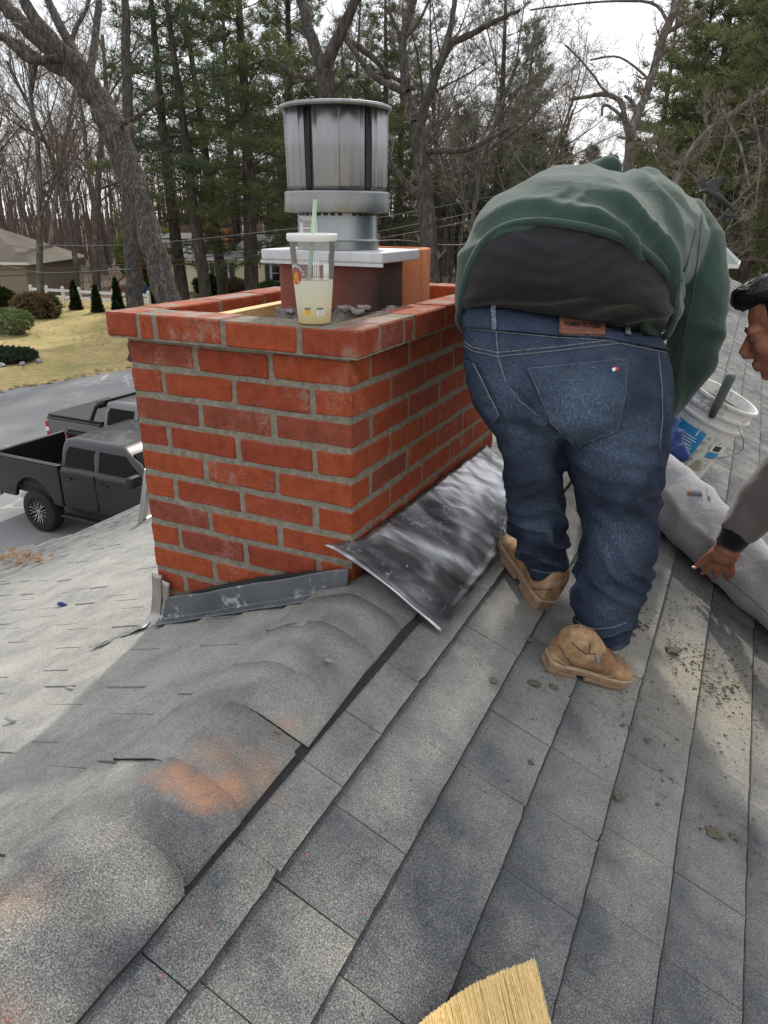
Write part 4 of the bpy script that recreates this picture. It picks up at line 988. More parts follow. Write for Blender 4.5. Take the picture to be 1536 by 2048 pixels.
# white rail fence
M_VINYL = plain('white vinyl', (.72, .72, .70), .5, 0, .05, 4)
FN = thing('rail_fence', tuple(onz(170, 612, GZ)), 'white two rail fence behind the tan lawn', 'fence')
fa = onz(66, 603, GZ); fb = onz(300, 618, GZ); nP = 8
for k in range(nP):
    p = fa.lerp(fb, k / (nP - 1)); pl = MB().box(p + Vector((0, 0, .52)), (.16, .16, 1.04)).build('post', M_VINYL, FN)
    MB().lathe([(.12, 1.04), (.12, 1.08), (.0, 1.17)], 4, p, Matrix.Rotation(rad(45), 3, 'Z')).build('post_cap', M_VINYL, pl)
ang = math.atan2((fb - fa).y, (fb - fa).x)
for k in range(nP - 1):
    for h in (.42, .85):
        c = fa.lerp(fb, (k + .5) / (nP - 1)) + Vector((0, 0, h)); MB().box(c, ((fb - fa).length / (nP - 1) - .12, .07, .17), Matrix.Rotation(ang, 3, 'Z')).build('rail', M_VINYL, FN)

# ================================================================== utility wires
M_WIRE = plain('wire', (.02, .02, .02), .6); M_WIREL = plain('bare wire', (.25, .25, .25), .4, .6)
def wire(pts, d0, d1, r_, mat, label):
    P = [D(u, v, d0 + (d1 - d0) * k / (len(pts) - 1)) for k, (u, v) in enumerate(pts)]; c = P[len(P) // 2]
    Q = []
    for i in range(len(P) - 1):
        a, b = P[i], P[i + 1]; pa = P[max(i - 1, 0)]; nb = P[min(i + 2, len(P) - 1)]
        for j in range(6):
            t = j / 6; Q.append(.5 * ((2 * a) + (b - pa) * t + (2 * pa - 5 * a + 4 * b - nb) * t * t + (3 * a - pa - 3 * b + nb) * t ** 3))
    Q.append(P[-1])
    tag(MB().tube(Q, r_, 5).build('overhead_wire', mat, None, loc=c), label, 'wire')
wire([(-260, 546), (0, 540), (255, 529), (521, 500), (800, 455), (1200, 372)], 26, 34, .017, M_WIRE, 'upper of the two thick black wires crossing in front of the houses')
wire([(-260, 560), (0, 552), (262, 538), (521, 511), (800, 470), (1200, 388)], 26, 34, .021, M_WIRE, 'lower and thicker of the two black wires crossing in front of the houses')
wire([(-260, 488), (44, 490), (277, 488), (560, 460), (800, 428), (1200, 350)], 30, 38, .012, M_WIREL, 'thin pale wire sagging above the pair of black wires')
wire([(-200, 505), (0, 529), (90, 545), (262, 538)], 30, 28, .009, M_WIREL, 'thin wire joining the black wires at the tan house')
wire([(690, 486), (800, 480), (920, 489), (1100, 460)], 22, 26, .007, M_WIREL, 'faint thin wire right of the flue cap against the woods')

# ================================================================== trees
def barkmat(name, a, b, c, sc=6):
    q = S(name); v = q.sc(q.O, (1, 1, .22)); n = q.noise(sc, 5, .7, v); w = q.voro(sc * 1.6, v, 'F1')
    return q.out(q.ramp(q.m('ADD', q.m('MULTIPLY', n, .75), q.m('MULTIPLY', w, .25)), (.25, a), (.5, b), (.72, c)), .95, 0, q.bump(q.m('SUBTRACT', n, w), .9, .05), .15)
M_BK1 = barkmat('grey oak bark', (.030, .026, .023), (.11, .098, .088), (.25, .23, .205), 7)
M_BKO = barkmat('furrowed oak bark', (.018, .015, .013), (.078, .068, .060), (.21, .19, .168), 15)
M_BK2 = barkmat('pine bark', (.022, .019, .017), (.062, .053, .047), (.12, .104, .093), 6)
M_BK3 = barkmat('pale twig bark', (.085, .070, .060), (.20, .172, .15), (.34, .30, .27), 5)
M_BK4 = barkmat('reddish twig bark', (.080, .056, .048), (.175, .128, .110), (.28, .22, .19), 5)
def leafmat(name, dark, mid, light):
    q = S(name); n = q.noise(1.1, 3, .6, q.O); f = q.noise(14, 2, .6, q.O)
    c = q.ramp(q.m('ADD', q.m('MULTIPLY', n, .65), q.m('MULTIPLY', f, .35)), (.3, dark), (.5, mid), (.7, light))
    q.t.nodes.remove(q.b); df = q.t.nodes.new('ShaderNodeBsdfDiffuse'); tl_ = q.t.nodes.new('ShaderNodeBsdfTranslucent'); mxl = q.t.nodes.new('ShaderNodeMixShader'); mxl.inputs[0].default_value = .45
    c2 = q.mix(1.0, c, (.95, 1.05, .72), 'MULTIPLY'); q.t.links.new(c, df.inputs[0]); q.t.links.new(c2, tl_.inputs[0]); q.t.links.new(df.outputs[0], mxl.inputs[1]); q.t.links.new(tl_.outputs[0], mxl.inputs[2])
    q.t.links.new(mxl.outputs[0], q.t.nodes['Material Output'].inputs[0]); return q.mat
M_ND1 = leafmat('white pine needles', (.070, .080, .050), (.130, .142, .086), (.195, .205, .125))  # needles paled and greyed, haze over the woods put into their colour
M_ND2 = leafmat('blue green needles', (.062, .080, .066), (.115, .140, .115), (.17, .20, .16))
M_ND3 = leafmat('fresh spruce needles', (.045, .070, .014), (.100, .135, .026), (.17, .205, .05))
M_LF = leafmat('laurel leaves', (.03, .05, .02), (.08, .115, .04), (.22, .26, .14))
def tubes_np(branches, org, name, mat):
    """branches: list of (points, radii, sides) -> one mesh"""
    m = MB()
    for pts, rr_, n in branches: m.tube(pts, rr_, n, cap=False)
    return m
def grow(out, p, d, L, r, lvl, R, maxl, up=.10, wig=.16, rmin=.008, kids=(9, 7, 6, 4), spread=.9):
    n = 6 if lvl == 0 else 5 if lvl == 1 else 4 if lvl < 4 else 3
    seg = L / n; pts = [p.copy()]; rr_ = [r]; dirs = []
    d = d.normalized()
    for i in range(n):
        d = (d + Vector((R.gauss(0, wig), R.gauss(0, wig), R.gauss(0, wig) + up * (.5 if lvl else .3)))).normalized()
        pts.append(pts[-1] + d * seg); dirs.append(d.copy()); rr_.append(max(r * (1 - (.72 if lvl else .62) * (i + 1) / n), rmin * .7))
    out.append((pts, rr_, 7 if lvl == 0 else 5 if lvl == 1 else 3))
    if lvl >= maxl: return
    kn = kids[min(lvl, len(kids) - 1)]
    for k in range(kn):
        t = (.38 if lvl == 0 else .18) + (.62 if lvl == 0 else .82) * (k + R.random()) / kn; i = min(int(t * n), n - 1); f = t * n - i
        q_ = pts[i].lerp(pts[i + 1], f); dd = dirs[i]; a = R.uniform(0, 6.283); o = dd.orthogonal().normalized(); o = Matrix.Rotation(a, 3, dd) @ o
        sp = spread * R.uniform(.6, 1.15); nd = (dd * math.cos(sp) + o * math.sin(sp)); rl = rr_[i] + (rr_[i + 1] - rr_[i]) * f
        grow(out, q_, nd, L * R.uniform(.36, .60) * (1 - .35 * t if lvl else 1.0 - .30 * t), max(rl * R.uniform(.42, .62), rmin), lvl + 1, R, maxl, up, wig * 1.12, rmin, kids, spread)
def split_mesh(br, lvl_r):
    a, b = MB(), MB()
    for pts, rr_, n in br: (a if rr_[0] > lvl_r else b).tube(pts, rr_, n, cap=False)
    return a, b
def bare_proto(seed, H, r, mt, mc, up=.12, wig=.13, kids=(11, 8, 7, 5), spread=.85, maxl=4, rmin=.009):
    R = random.Random(seed); br_ = []; grow(br_, Vector((0, 0, -.3)), Vector((R.gauss(0, .05), R.gauss(0, .05), 1)), H * .92, r, 0, R, maxl, up, wig * .55, rmin, kids, spread)
    a, b = split_mesh(br_, .035); ma, mb_ = a.mesh('trunk', smooth=True), b.mesh('crown', smooth=True); ma.materials.append(mt); mb_.materials.append(mc); return ma, mb_
def put_tree(name, ma, mb_, loc, rz, sc, label, group=None, tilt=(0, 0), cat='tree'):
    t = thing(name, loc, label, cat, group); t.rotation_euler = (tilt[0], tilt[1], rz); t.scale = (sc, sc, sc) if not hasattr(sc, '__len__') else sc
    link('trunk', ma, t); link('crown', mb_, t); return t
def needle_clump(m, p, d, L, w, R, n=8, sp=.9):
    for k in range(n):
        a = R.uniform(0, 6.283); o = d.orthogonal().normalized(); o = Matrix.Rotation(a, 3, d) @ o; s_ = sp * math.sqrt(R.random()) * 1.2
        t = (d * math.cos(s_) + o * math.sin(s_)).normalized(); sd = t.cross(Vector((R.gauss(0, 1), R.gauss(0, 1), R.gauss(0, 1)))); 
        if sd.length < 1e-3: continue
        sd = sd.normalized() * (w * .5); l = L * R.uniform(.6, 1.15)
        b = len(m.v); m.v += [tuple(p - sd), tuple(p + sd), tuple(p + t * l + sd * .5), tuple(p + t * l - sd * .5)]; m.f.append((b, b + 1, b + 2, b + 3))
def pine_proto(seed, H, r, base, crown, mt, mc, whorl=.62, nb=5, droop=-.05, dens=1.0, nl=.36, nw=.024, irregular=.35, top=.25):
    R = random.Random(seed); tr_ = MB(); pts = []; d = Vector((0, 0, 1)); p = Vector((0, 0, -.3)); N = 14
    for i in range(N + 1):
        pts.append(p.copy()); d = (d + Vector((R.gauss(0, .018), R.gauss(0, .018), .05))).normalized(); p = p + d * (H / N)
    tr_.tube(pts, [r * (1 - .93 * i / N) + .015 for i in range(N + 1)], 9, cap=False)
    def at_(h): t = h / H * N; i = min(int(t), N - 1); return pts[i].lerp(pts[i + 1], t - i)
    cr = MB(); h = base
    while h < H - .3:
        f = (h - base) / (H - base); Lm = crown * (1 - f) ** .65 * (.55 + .45 * min(1, f * 4)) + top
        for k in range(nb):
            if R.random() < irregular * .6: continue
            a = R.uniform(0, 6.283); L = Lm * R.uniform(1 - irregular, 1 + irregular * .4); p0 = at_(min(h + R.uniform(-.25, .25), H - .1)); el = droop + .75 * f ** 2 + R.gauss(0, .10)
            dd = Vector((math.cos(a) * math.cos(el), math.sin(a) * math.cos(el), math.sin(el))); pp = [p0.copy()]; q_ = p0.copy(); ns = 6
            for i in range(ns):
                dd = (dd + Vector((R.gauss(0, .08), R.gauss(0, .08), R.gauss(.03, .06)))).normalized(); q_ = q_ + dd * (L / ns); pp.append(q_.copy())
            tr_.tube(pp, [max(.012, r * .16 * (1 - f * .7) * (1 - .85 * i / ns)) for i in range(ns + 1)], 4, cap=False)
            nc = int(max(5, L * 8.0 * dens))
            for c in range(nc):
                t = (.25 + .75 * R.random() ** .7) * ns; i = min(int(t), ns - 1); b0 = pp[i].lerp(pp[i + 1], t - i); bd = (pp[i + 1] - pp[i]).normalized()
                side = bd.cross(Vector((0, 0, 1))); side = side.normalized() if side.length > .01 else Vector((1, 0, 0)); s_ = R.gauss(0, .20) * L * (1.05 - .5 * t / ns)
                c0 = b0 + side * s_ + Vector((0, 0, R.gauss(.03, .10)))
                nd = (bd * .7 + side * (1 if s_ > 0 else -1) * .5 + Vector((0, 0, .45))).normalized()
                needle_clump(cr, c0, nd, nl, nw, R, 11)
        h += whorl * R.uniform(.75, 1.25)
    for c in range(24): needle_clump(cr, at_(H - R.random() * .8), Vector((R.gauss(0, .4), R.gauss(0, .4), 1)).normalized(), nl, nw, R, 7)
    ma = tr_.mesh('trunk', smooth=True); mb_ = cr.mesh('crown'); ma.materials.append(mt); mb_.materials.append(mc); return ma, mb_

BARE = [bare_proto(1, 17, .26, M_BK1, M_BK4), bare_proto(2, 15, .20, M_BK1, M_BK3, .16, .15, (12, 8, 7, 5), .75), bare_proto(3, 19, .30, M_BK1, M_BK4, .10, .12, (11, 8, 7, 5), .9),
        bare_proto(4, 13, .15, M_BK4, M_BK4, .20, .14, (13, 8, 6, 5), .65), bare_proto(5, 16, .22, M_BK3, M_BK3, .08, .17, (11, 8, 7, 5), .95)]
PINE = [pine_proto(1, 22, .38, 5.0, 4.6, M_BK2, M_ND1, .6, 6, -.05, 1.6), pine_proto(2, 20, .34, 7.5, 4.2, M_BK2, M_ND2, .7, 5, .0, .9), pine_proto(3, 21, .40, 3.5, 5.0, M_BK2, M_ND1, .66, 5, -.08, 1.4, .38, .028, .45),
        pine_proto(4, 13, .22, .8, 3.2, M_BK2, M_ND2, .42, 7, -.10, 1.9, .34, .034, .25)]
SPR = pine_proto(6, 8.0, .11, .4, 1.9, M_BK2, M_ND3, .34, 7, -.16, 1.5, .20, .035, .2, .12)
R4 = random.Random(44)
G1 = 'bare trees of the wood behind the street'; L1 = 'slender bare tree in the brown wood behind the houses'
spots = []
for k in range(96):
    d = 50 + 62 * ((k * .618) % 1) ** .8; u = -190 + 1900 * ((k * .4142 + .13) % 1) + R4.uniform(-25, 25)
    if 1085 < u < 1330 and R4.random() < .75 or 215 < u < 600 and d < 72: continue
    spots.append((u, d))
for u, d in spots:
    k = R4.randrange(5); put_tree('bare_tree', *BARE[k], hz(u, d), R4.uniform(0, 6.28), R4.uniform(.75, 1.12) * (1.0 if u < 1050 else .82), L1, G1, (R4.gauss(0, .04), R4.gauss(0, .04)))
# nearer bare trees
for u, d, k, sc, tilt, lab in ((60, 60, 4, 1.15, .06, 'pale bare tree with crooked limbs left of the leaning oak'), (130, 58, 1, 1.15, -.03, 'thin bare tree beside the leaning oak trunk'), (-40, 60, 0, 1.1, 0, 'grey bare tree at the left edge above the tan house'),
                          (1010, 46, 4, .85, .05, 'bushy bare tree of fine twigs right of the flue cap'), (930, 40, 1, .95, .0, 'fine twigged bare tree just right of the forked black trunk'), (1410, 24, 4, .50, .12, 'tangled grey bare tree behind the weathervane'), 
                          (760, 52, 2, .95, 0, 'tall bare tree behind the forked trunk'), (560, 58, 3, 1.2, 0, 'reddish bare tree behind the pine trunks')):
    put_tree('bare_tree', *BARE[k], hz(u, d), R4.uniform(0, 6.28), sc, lab, None, (tilt, tilt * .4))
# pines
G2 = 'white pines behind the street'
for u, d, k, sc, lab in ((352, 43, 2, .98, 'first tall pine trunk right of the leaning oak'), (402, 40, 1, 1.02, 'second tall pine right of the leaning oak, before the grey roof'), (436, 47, 1, 1.05, 'slimmer pine behind the second one right of the oak'), (492, 41, 2, 1.05, 'tall pine nearest the left side of the flue cap'), (560, 60, 1, 1.0, None), (690, 70, 2, 1.0, None), (800, 66, 0, 1.0, None), (880, 60, 1, 1.0, None), (470, 64, 0, 1.1, None),
                     (590, 47, 0, .95, None), (700, 56, 1, 1.0, None), (765, 50, 2, .9, None), (1040, 60, 0, .85, None), (1300, 37, 2, .70, None), (1365, 31, 0, .64, None), (1445, 30, 2, .72, None), (1505, 38, 0, .86, None), (985, 50, 1, 1.0, 'tall blue green pine right of the forked bare tree'), (1062, 72, 3, 1.0, 'dark evergreen standing behind the left shoulder of the green hoodie'),
                     (1115, 66, 3, .92, None), (1165, 80, 3, .95, None), (1215, 74, 3, .85, None), (1262, 84, 3, .98, None), (1330, 70, 3, .95, None), (1385, 62, 3, .95, None), (1440, 78, 3, 1.1, None), (1010, 84, 3, 1.1, None), (1500, 66, 3, .95, None), (920, 82, 3, 1.2, None), (1600, 60, 3, 1.1, None),
                     (1512, 25, 2, .80, 'big dark pine with broken limbs at the right edge'), (1400, 33, 0, .78, 'feathery white pine right of the slanting bare trunk'), (1560, 30, 0, .86, 'pine whose branches hang in at the upper right corner'), (1345, 50, 2, .80, 'soft green pine right of the slanting bare trunk top'), (1470, 48, 2, .95, None)):
    if lab is None:
        if k == 3: lab, g = 'dark low evergreen in the tree line above the men', 'low evergreens of the tree line'
        else: lab, g = 'tall white pine with dark straight trunk behind the houses', G2
    else: g = None
    put_tree('pine_tree' if k != 3 else 'evergreen_tree', *PINE[k], hz(u, d), R4.uniform(0, 6.28), sc, lab, g)
put_tree('spruce_tree', *SPR, hz(1045, 24), .5, .86, 'small fresh green spruce left of the green hoodie')

# trees traced limb by limb, standing at their real distance
def limb_tree(name, label, d, limbs, seed, mt, mc, twig=(5, 5, 4), tl=.30, rmin=.007, droot=None):
    """limbs: list of ([(u, v, half width px, depth offset)...]); the first one reaches the ground"""
    R = random.Random(seed); m = MB(); br_ = []; base = None
    for li, L in enumerate(limbs):
        P = [D(u, v, d + dd) for u, v, w_, dd in L]; rr_ = [w_ * d / F for u, v, w_, dd in L]
        if li == 0:
            g0 = P[0] + (P[0] - P[1]).normalized() * .1; k = (P[0].z - GZ) ; dr = (P[0] - P[1]); dr = dr / abs(dr.z) if abs(dr.z) > .01 else Vector((0, 0, -1)); gp = P[0] + Vector((dr.x * .95, dr.y * .95, -1)) * (k + .3)
            base = Vector((gp.x, gp.y, GZ)); P = [gp, gp.lerp(P[0], .30), gp.lerp(P[0], .65)] + P; rr_ = [rr_[0] * 1.5, rr_[0] * 1.12, rr_[0] * 1.03] + rr_
        Q, QR = [], []
        for i in range(len(P) - 1):
            pa, a, b, nb = P[max(i - 1, 0)], P[i], P[i + 1], P[min(i + 2, len(P) - 1)]
            for j in range(5):
                t = j / 5; Q.append(.5 * ((2 * a) + (b - pa) * t + (2 * pa - 5 * a + 4 * b - nb) * t * t + (3 * a - pa - 3 * b + nb) * t ** 3) + Vector((R.gauss(0, 1), R.gauss(0, 1), R.gauss(0, 1))) * rr_[i] * .10); QR.append(rr_[i] + (rr_[i + 1] - rr_[i]) * t)
        Q.append(P[-1]); QR.append(rr_[-1]); m.tube(Q, QR, 12 if QR[0] > .08 else 7, cap=False)
        n = len(Q); tot = sum((Q[i + 1] - Q[i]).length for i in range(n - 1)); st = n // 3 if li == 0 else n // 5
        for c in range(int(twig[0] * max(1.0, tot / 3))):
            i = R.randrange(st, n - 1); t = (Q[i + 1] - Q[i]).normalized(); o = Matrix.Rotation(R.uniform(0, 6.28), 3, t) @ t.orthogonal().normalized()
            nd = t * .55 + o * .9 + Vector((0, 0, .15)); grow(br_, Q[i].lerp(Q[i + 1], R.random()), nd, tl * d * .1 * R.uniform(.5, 1.3), max(QR[i] * R.uniform(.16, .34), rmin), 2, R, 4, .10, .17, rmin, (0, 0, twig[1], twig[2]), .75)
    t = thing(name, base, label, 'tree'); m.build('trunk', mt, t, smooth=True)
    c = MB()
    for pts, rr_, n in br_: c.tube(pts, rr_, n, cap=False)
    c.build('crown', mc, t, smooth=True); return t
limb_tree('oak_tree', 'big leaning bare oak with rugged grey trunk behind the left chimney corner', 18,
    [[(352, 640, 27, 0), (330, 580, 25, 0), (300, 480, 24, 0), (268, 370, 25, 0), (235, 275, 27, 0), (200, 205, 24, 0), (165, 165, 20, 0), (120, 115, 19, .2), (60, 60, 16, .3), (10, 15, 13, .4), (-60, -50, 9, .5)],
     [(205, 210, 17, 0), (165, 140, 14, -.3), (110, 85, 13, -.6), (60, 20, 11, -.8), (20, -60, 8, -1)], [(185, 185, 13, 0), (130, 70, 10, .6), (95, 0, 8, 1), (70, -80, 6, 1.2)],
     [(150, 150, 10, 0), (90, 125, 9, .5), (40, 90, 8, .8), (-20, 60, 6, 1)], [(178, 180, 9, .1), (186, 110, 8, .5), (196, 20, 7, .8), (200, -60, 5, 1)], [(120, 118, 9, 0), (60, 120, 8, -.4), (8, 76, 7, -.6), (-40, 60, 5, -.8)],
     [(215, 235, 7, 0), (250, 245, 5, -.5), (290, 222, 4, -1), (330, 190, 3, -1.3)], [(150, 150, 9, .1), (110, 140, 7, .6), (75, 120, 6, .8), (62, 190, 4, 1)], [(130, 130, 6, .2), (150, 60, 5, .8), (172, 20, 4, 1.2), (190, -40, 3, 1.4)]], 5, M_BKO, M_BK3, (5, 5, 4), .30)
limb_tree('forked_tree', 'dark bare tree forking in a V right above the flue cap', 24,
    [[(664, 330, 19, 0), (655, 190, 17, 0), (648, 140, 18, 0)], [(648, 145, 14, 0), (628, 90, 12, .2), (610, 30, 11, .4), (590, -50, 9, .6), (560, -150, 6, .8)],
     [(650, 140, 14, 0), (672, 85, 12, -.2), (700, 25, 10, -.5), (730, -50, 8, -.8), (750, -150, 6, -1)], [(690, 75, 6, -.2), (740, 110, 6, -.5), (780, 150, 4, -.6), (830, 180, 3, -.8)],
     [(640, 160, 6, 0), (590, 150, 5, .4), (540, 120, 4, .6), (500, 130, 3, .8)], [(660, 190, 5, 0), (700, 150, 4, .4), (730, 180, 3, .4)]], 8, M_BK2, M_BK1, (4, 5, 4), .26)
limb_tree('forked_tree', 'dark bare tree with spreading upright limbs between flue cap and hoodie', 22,
    [[(862, 580, 18, 0), (853, 450, 17, 0), (846, 350, 16, 0), (838, 290, 16, 0), (832, 245, 15, 0)], [(833, 248, 12, 0), (815, 190, 10, .3), (806, 110, 9, .5), (810, 60, 8, .6), (828, 0, 7, .8), (850, -80, 5, 1)],
     [(838, 250, 11, 0), (858, 190, 9, -.3), (876, 140, 8, -.5), (900, 90, 7, -.7), (940, 70, 6, -.9), (985, 45, 5, -1.2), (1040, 20, 3, -1.5)], [(876, 140, 6, -.4), (900, 60, 6, -.2), (910, 0, 5, 0), (920, -70, 4, .2)],
     [(850, 305, 7, 0), (880, 302, 6, -.4), (930, 300, 5, -.8), (975, 280, 4, -1.1), (1030, 250, 3, -1.4)], [(816, 185, 8, .2), (780, 170, 7, .6), (745, 150, 6, .9), (715, 110, 5, 1.2), (690, 80, 4, 1.4)],
     [(848, 400, 8, 0), (820, 375, 7, .5), (790, 340, 6, .8), (765, 300, 4, 1)], [(806, 110, 5, .5), (795, 60, 4, .8), (770, 10, 3, 1)], [(808, 80, 4, .5), (840, 40, 3, .7), (862, -10, 3, .9)]], 12, M_BK2, M_BK3, (6, 6, 4), .30)
limb_tree('bare_tree', 'tall slanting bare tree with forked limbs above the hoodie against the sky', 20,
    [[(1250, 420, 10, 0), (1256, 330, 10, 0), (1262, 270, 10, 0), (1275, 230, 9, 0), (1292, 190, 8, 0), (1310, 130, 8, 0), (1328, 70, 8, 0), (1345, 30, 7, 0), (1370, -10, 5, 0), (1400, -60, 4, 0)],
     [(1262, 290, 6, 0), (1250, 240, 6, .3), (1242, 205, 5, .4), (1215, 190, 5, .6), (1180, 192, 4, .8), (1140, 200, 3, 1)], [(1338, 55, 5, 0), (1347, 10, 5, .3), (1349, -60, 4, .5)], [(1332, 65, 5, 0), (1370, 45, 4, -.3), (1400, 25, 4, -.5), (1440, -20, 3, -.7)],
     [(1278, 222, 4, 0), (1262, 202, 4, .2), (1250, 192, 3, .3)], [(1245, 235, 4, .3), (1222, 215, 3, .5), (1206, 212, 3, .6), (1204, 232, 2, .6)], [(1310, 130, 3, 0), (1340, 95, 3, -.3), (1380, 60, 2, -.6)], [(1215, 190, 3, .6), (1170, 130, 2, .8), (1130, 90, 2, 1)], [(1300, 160, 3, 0), (1240, 115, 2, .5), (1180, 120, 2, .8)], [(1336, 45, 4, 0), (1300, 5, 3, .4), (1180, 5, 2, .8), (1060, 20, 2, 1)]], 17, M_BK1, M_BK4, (5, 6, 4), .32)
limb_tree('bare_tree', 'grey limb leaning across to the right edge behind the weathervane', 16,
    [[(1360, 345, 6, 0), (1385, 300, 6, 0), (1420, 260, 6, 0), (1470, 225, 6, -.2), (1536, 180, 5, -.4), (1600, 150, 4, -.5)], [(1420, 262, 4, 0), (1410, 235, 3, .3), (1430, 215, 3, .4)], [(1450, 240, 3, 0), (1480, 290, 3, -.4), (1500, 380, 2, -.5)], [(1500, 205, 3, -.3), (1520, 300, 2, -.6), (1510, 420, 2, -.7)], [(1400, 285, 3, 0), (1395, 330, 2, .2), (1400, 380, 2, .3)]], 23, M_BK1, M_BK3, (8, 6, 4), .24)

# the far wood behind everything: countless stems and twigs read as one brown mass
def far_wood():
    m = MB(); R = random.Random(3)
    for k in range(15000):
        u = R.uniform(-420, 1950); d = R.uniform(78, 135); p = hz(u, d); top = (13.5 + 3 * mnoise.noise(Vector((u * .006, 1, 0)))) * (1 if u < 1000 else .62)
        h = R.random() ** 1.25 * top; l = R.uniform(.8, 3.4); w_ = R.uniform(.018, .06) if R.random() < .9 else R.uniform(.1, .28); a = R.gauss(0, .38) if w_ < .1 else R.gauss(0, .06)
        if w_ >= .1: h = 0; l = R.uniform(7, 15) * (1 if u < 1000 else .6)
        b = len(m.v); t = Vector((RIGHTH.x * math.sin(a), RIGHTH.y * math.sin(a), math.cos(a))); s_ = RIGHTH * w_; o = p + Vector((0, 0, h)); f = FWDH * w_
        m.v += [tuple(o - s_), tuple(o + s_), tuple(o + f), tuple(o + t * l + RIGHTH * R.gauss(0, .3))]; m.f += [(b, b + 1, b + 3), (b + 1, b + 2, b + 3), (b + 2, b, b + 3)]
    tag(m.build('far_wood', M_BK4), 'brown mass of bare stems and twigs of the far wood', 'wood', kind='stuff')
    m = MB()
    for k in range(5200):
        u = R.uniform(-420, 1950); d = R.uniform(44, 76); p = hz(u, d); a = R.gauss(0, .5); l = R.uniform(.5, 2.2) * (1 + .5 * mnoise.noise(Vector((u * .02, d * .1, 0))))
        if -70 < p.x < -17 and p.y < 40 or 205 < u < 640 and d < 74: continue
        t = Vector((RIGHTH.x * math.sin(a), RIGHTH.y * math.sin(a), math.cos(a))); s_ = RIGHTH * R.uniform(.012, .03); b = len(m.v)
        m.v += [tuple(p - s_), tuple(p + s_), tuple(p + FWDH * .03), tuple(p + t * l)]; m.f += [(b, b + 1, b + 3), (b + 1, b + 2, b + 3), (b + 2, b, b + 3)]
    tag(m.build('undergrowth', M_BK4), 'brown undergrowth of bare stems on the wood floor', 'undergrowth', kind='stuff')
far_wood()

# ================================================================== garden shrubs
def leafy(name, label, c, rx, ry, rz, n, ls, mat, seed, cat='shrub', group=None, cone=False, stems=True):
    R = random.Random(seed); t = thing(name, c, label, cat, group); m = MB()
    for k in range(n):
        while True:
            v = Vector((R.uniform(-1, 1), R.uniform(-1, 1), R.uniform(-1, 1)))
            if .45 < v.length < 1: break
        if cone: h = R.random() ** 1.4; s_ = (1 - h) ** .75 * (.75 + .25 * R.random()); a = R.uniform(0, 6.28); p = Vector((rx * s_ * math.cos(a), ry * s_ * math.sin(a), h * rz * 2)); nrm = Vector((math.cos(a), math.sin(a), .8)).normalized()
        else: p = Vector((v.x * rx, v.y * ry, rz + v.z * rz)) * (1 + .12 * mnoise.noise(v * 2.5 + Vector((seed, 0, 0)))); nrm = (v + Vector((0, 0, .4))).normalized()
        p = p + Vector(c); needle_clump(m, p, nrm, ls, ls * .42, R, 3, 1.1)
    m.build('foliage', mat, t)
    if stems:
        s_ = MB()
        for k in range(5):
            a = R.uniform(0, 6.28); s_.tube([Vector(c) + Vector((0, 0, -.1)), Vector(c) + Vector((math.cos(a) * rx * .4, math.sin(a) * ry * .4, rz * 1.2))], [.03, .01], 5)
        s_.build('stem', M_BK2, t)
    return t
M_ARB = leafmat('arborvitae', (.012, .024, .010), (.026, .046, .018), (.05, .075, .03)); M_JUN = leafmat('juniper', (.014, .022, .016), (.032, .046, .034), (.065, .082, .058)); M_VAR = leafmat('variegated leaves', (.06, .09, .04), (.17, .21, .11), (.40, .42, .28))
M_TWB = leafmat('dry brown twigs', (.07, .045, .03), (.15, .10, .065), (.25, .18, .12))
for k, (u, v, lab) in enumerate(((153, 619, 'leftmost of the small dark arborvitaes along the white fence'), (196, 624, 'second arborvitae from the left along the white fence'), (237, 620, 'arborvitae along the white fence nearest the red stair'), (311, 606, 'small arborvitae between the two big trunks'))):
    leafy('arborvitae', lab, onz(u, v, GZ), .36, .36, (.86, .80, .98, .6)[k], 700, .16, M_ARB, 60 + k, 'shrub', 'young arborvitaes by the fence', True)
leafy('variegated_shrub', 'pale variegated rounded shrub in the left flower bed', onz(18, 668, GZ), 1.35, 1.2, .62, 1500, .16, M_VAR, 71)
leafy('clipped_shrub', 'dark green shrub under the window of the tan house', onz(4, 622, GZ), .95, .9, .75, 1200, .15, M_ARB, 72)
leafy('dry_shrub', 'brown leafless shrub at the corner of the tan house', onz(75, 634, GZ), 1.5, 1.1, .62, 1100, .34, M_TWB, 73)
leafy('rhododendron', 'small green broadleaf shrub beside the brown leafless one', onz(102, 634, GZ), .55, .5, .62, 420, .26, M_LF, 74)
leafy('juniper_bed', 'low dark juniper bed on the tan lawn at the left edge', onz(22, 722, GZ) + Vector((-.4, 0, 0)), 1.5, 1.15, .22, 1700, .17, M_JUN, 75)
leafy('laurel', 'dark laurel bush between the pine trunks by the cream house', onz(398, 600, GZ) + FWDH * 3, 1.0, .9, .75, 900, .26, M_ARB, 76)
leafy('dry_shrub', 'brown twiggy shrub under the windows of the cream house', onz(450, 598, GZ) + FWDH * 4, 1.3, .8, .5, 700, .30, M_TWB, 77)
leafy('laurel', 'green bush in front of the right end of the cream house', onz(530, 600, GZ) + FWDH * 3, 1.0, .8, .5, 800, .24, M_LF, 78)
leafy('pine_bough', 'bright green low pine sapling left of the second big trunk', onz(215, 600, GZ) + FWDH * 12, 3.6, 2.5, 2.4, 2600, .34, M_ND3, 79, 'tree')
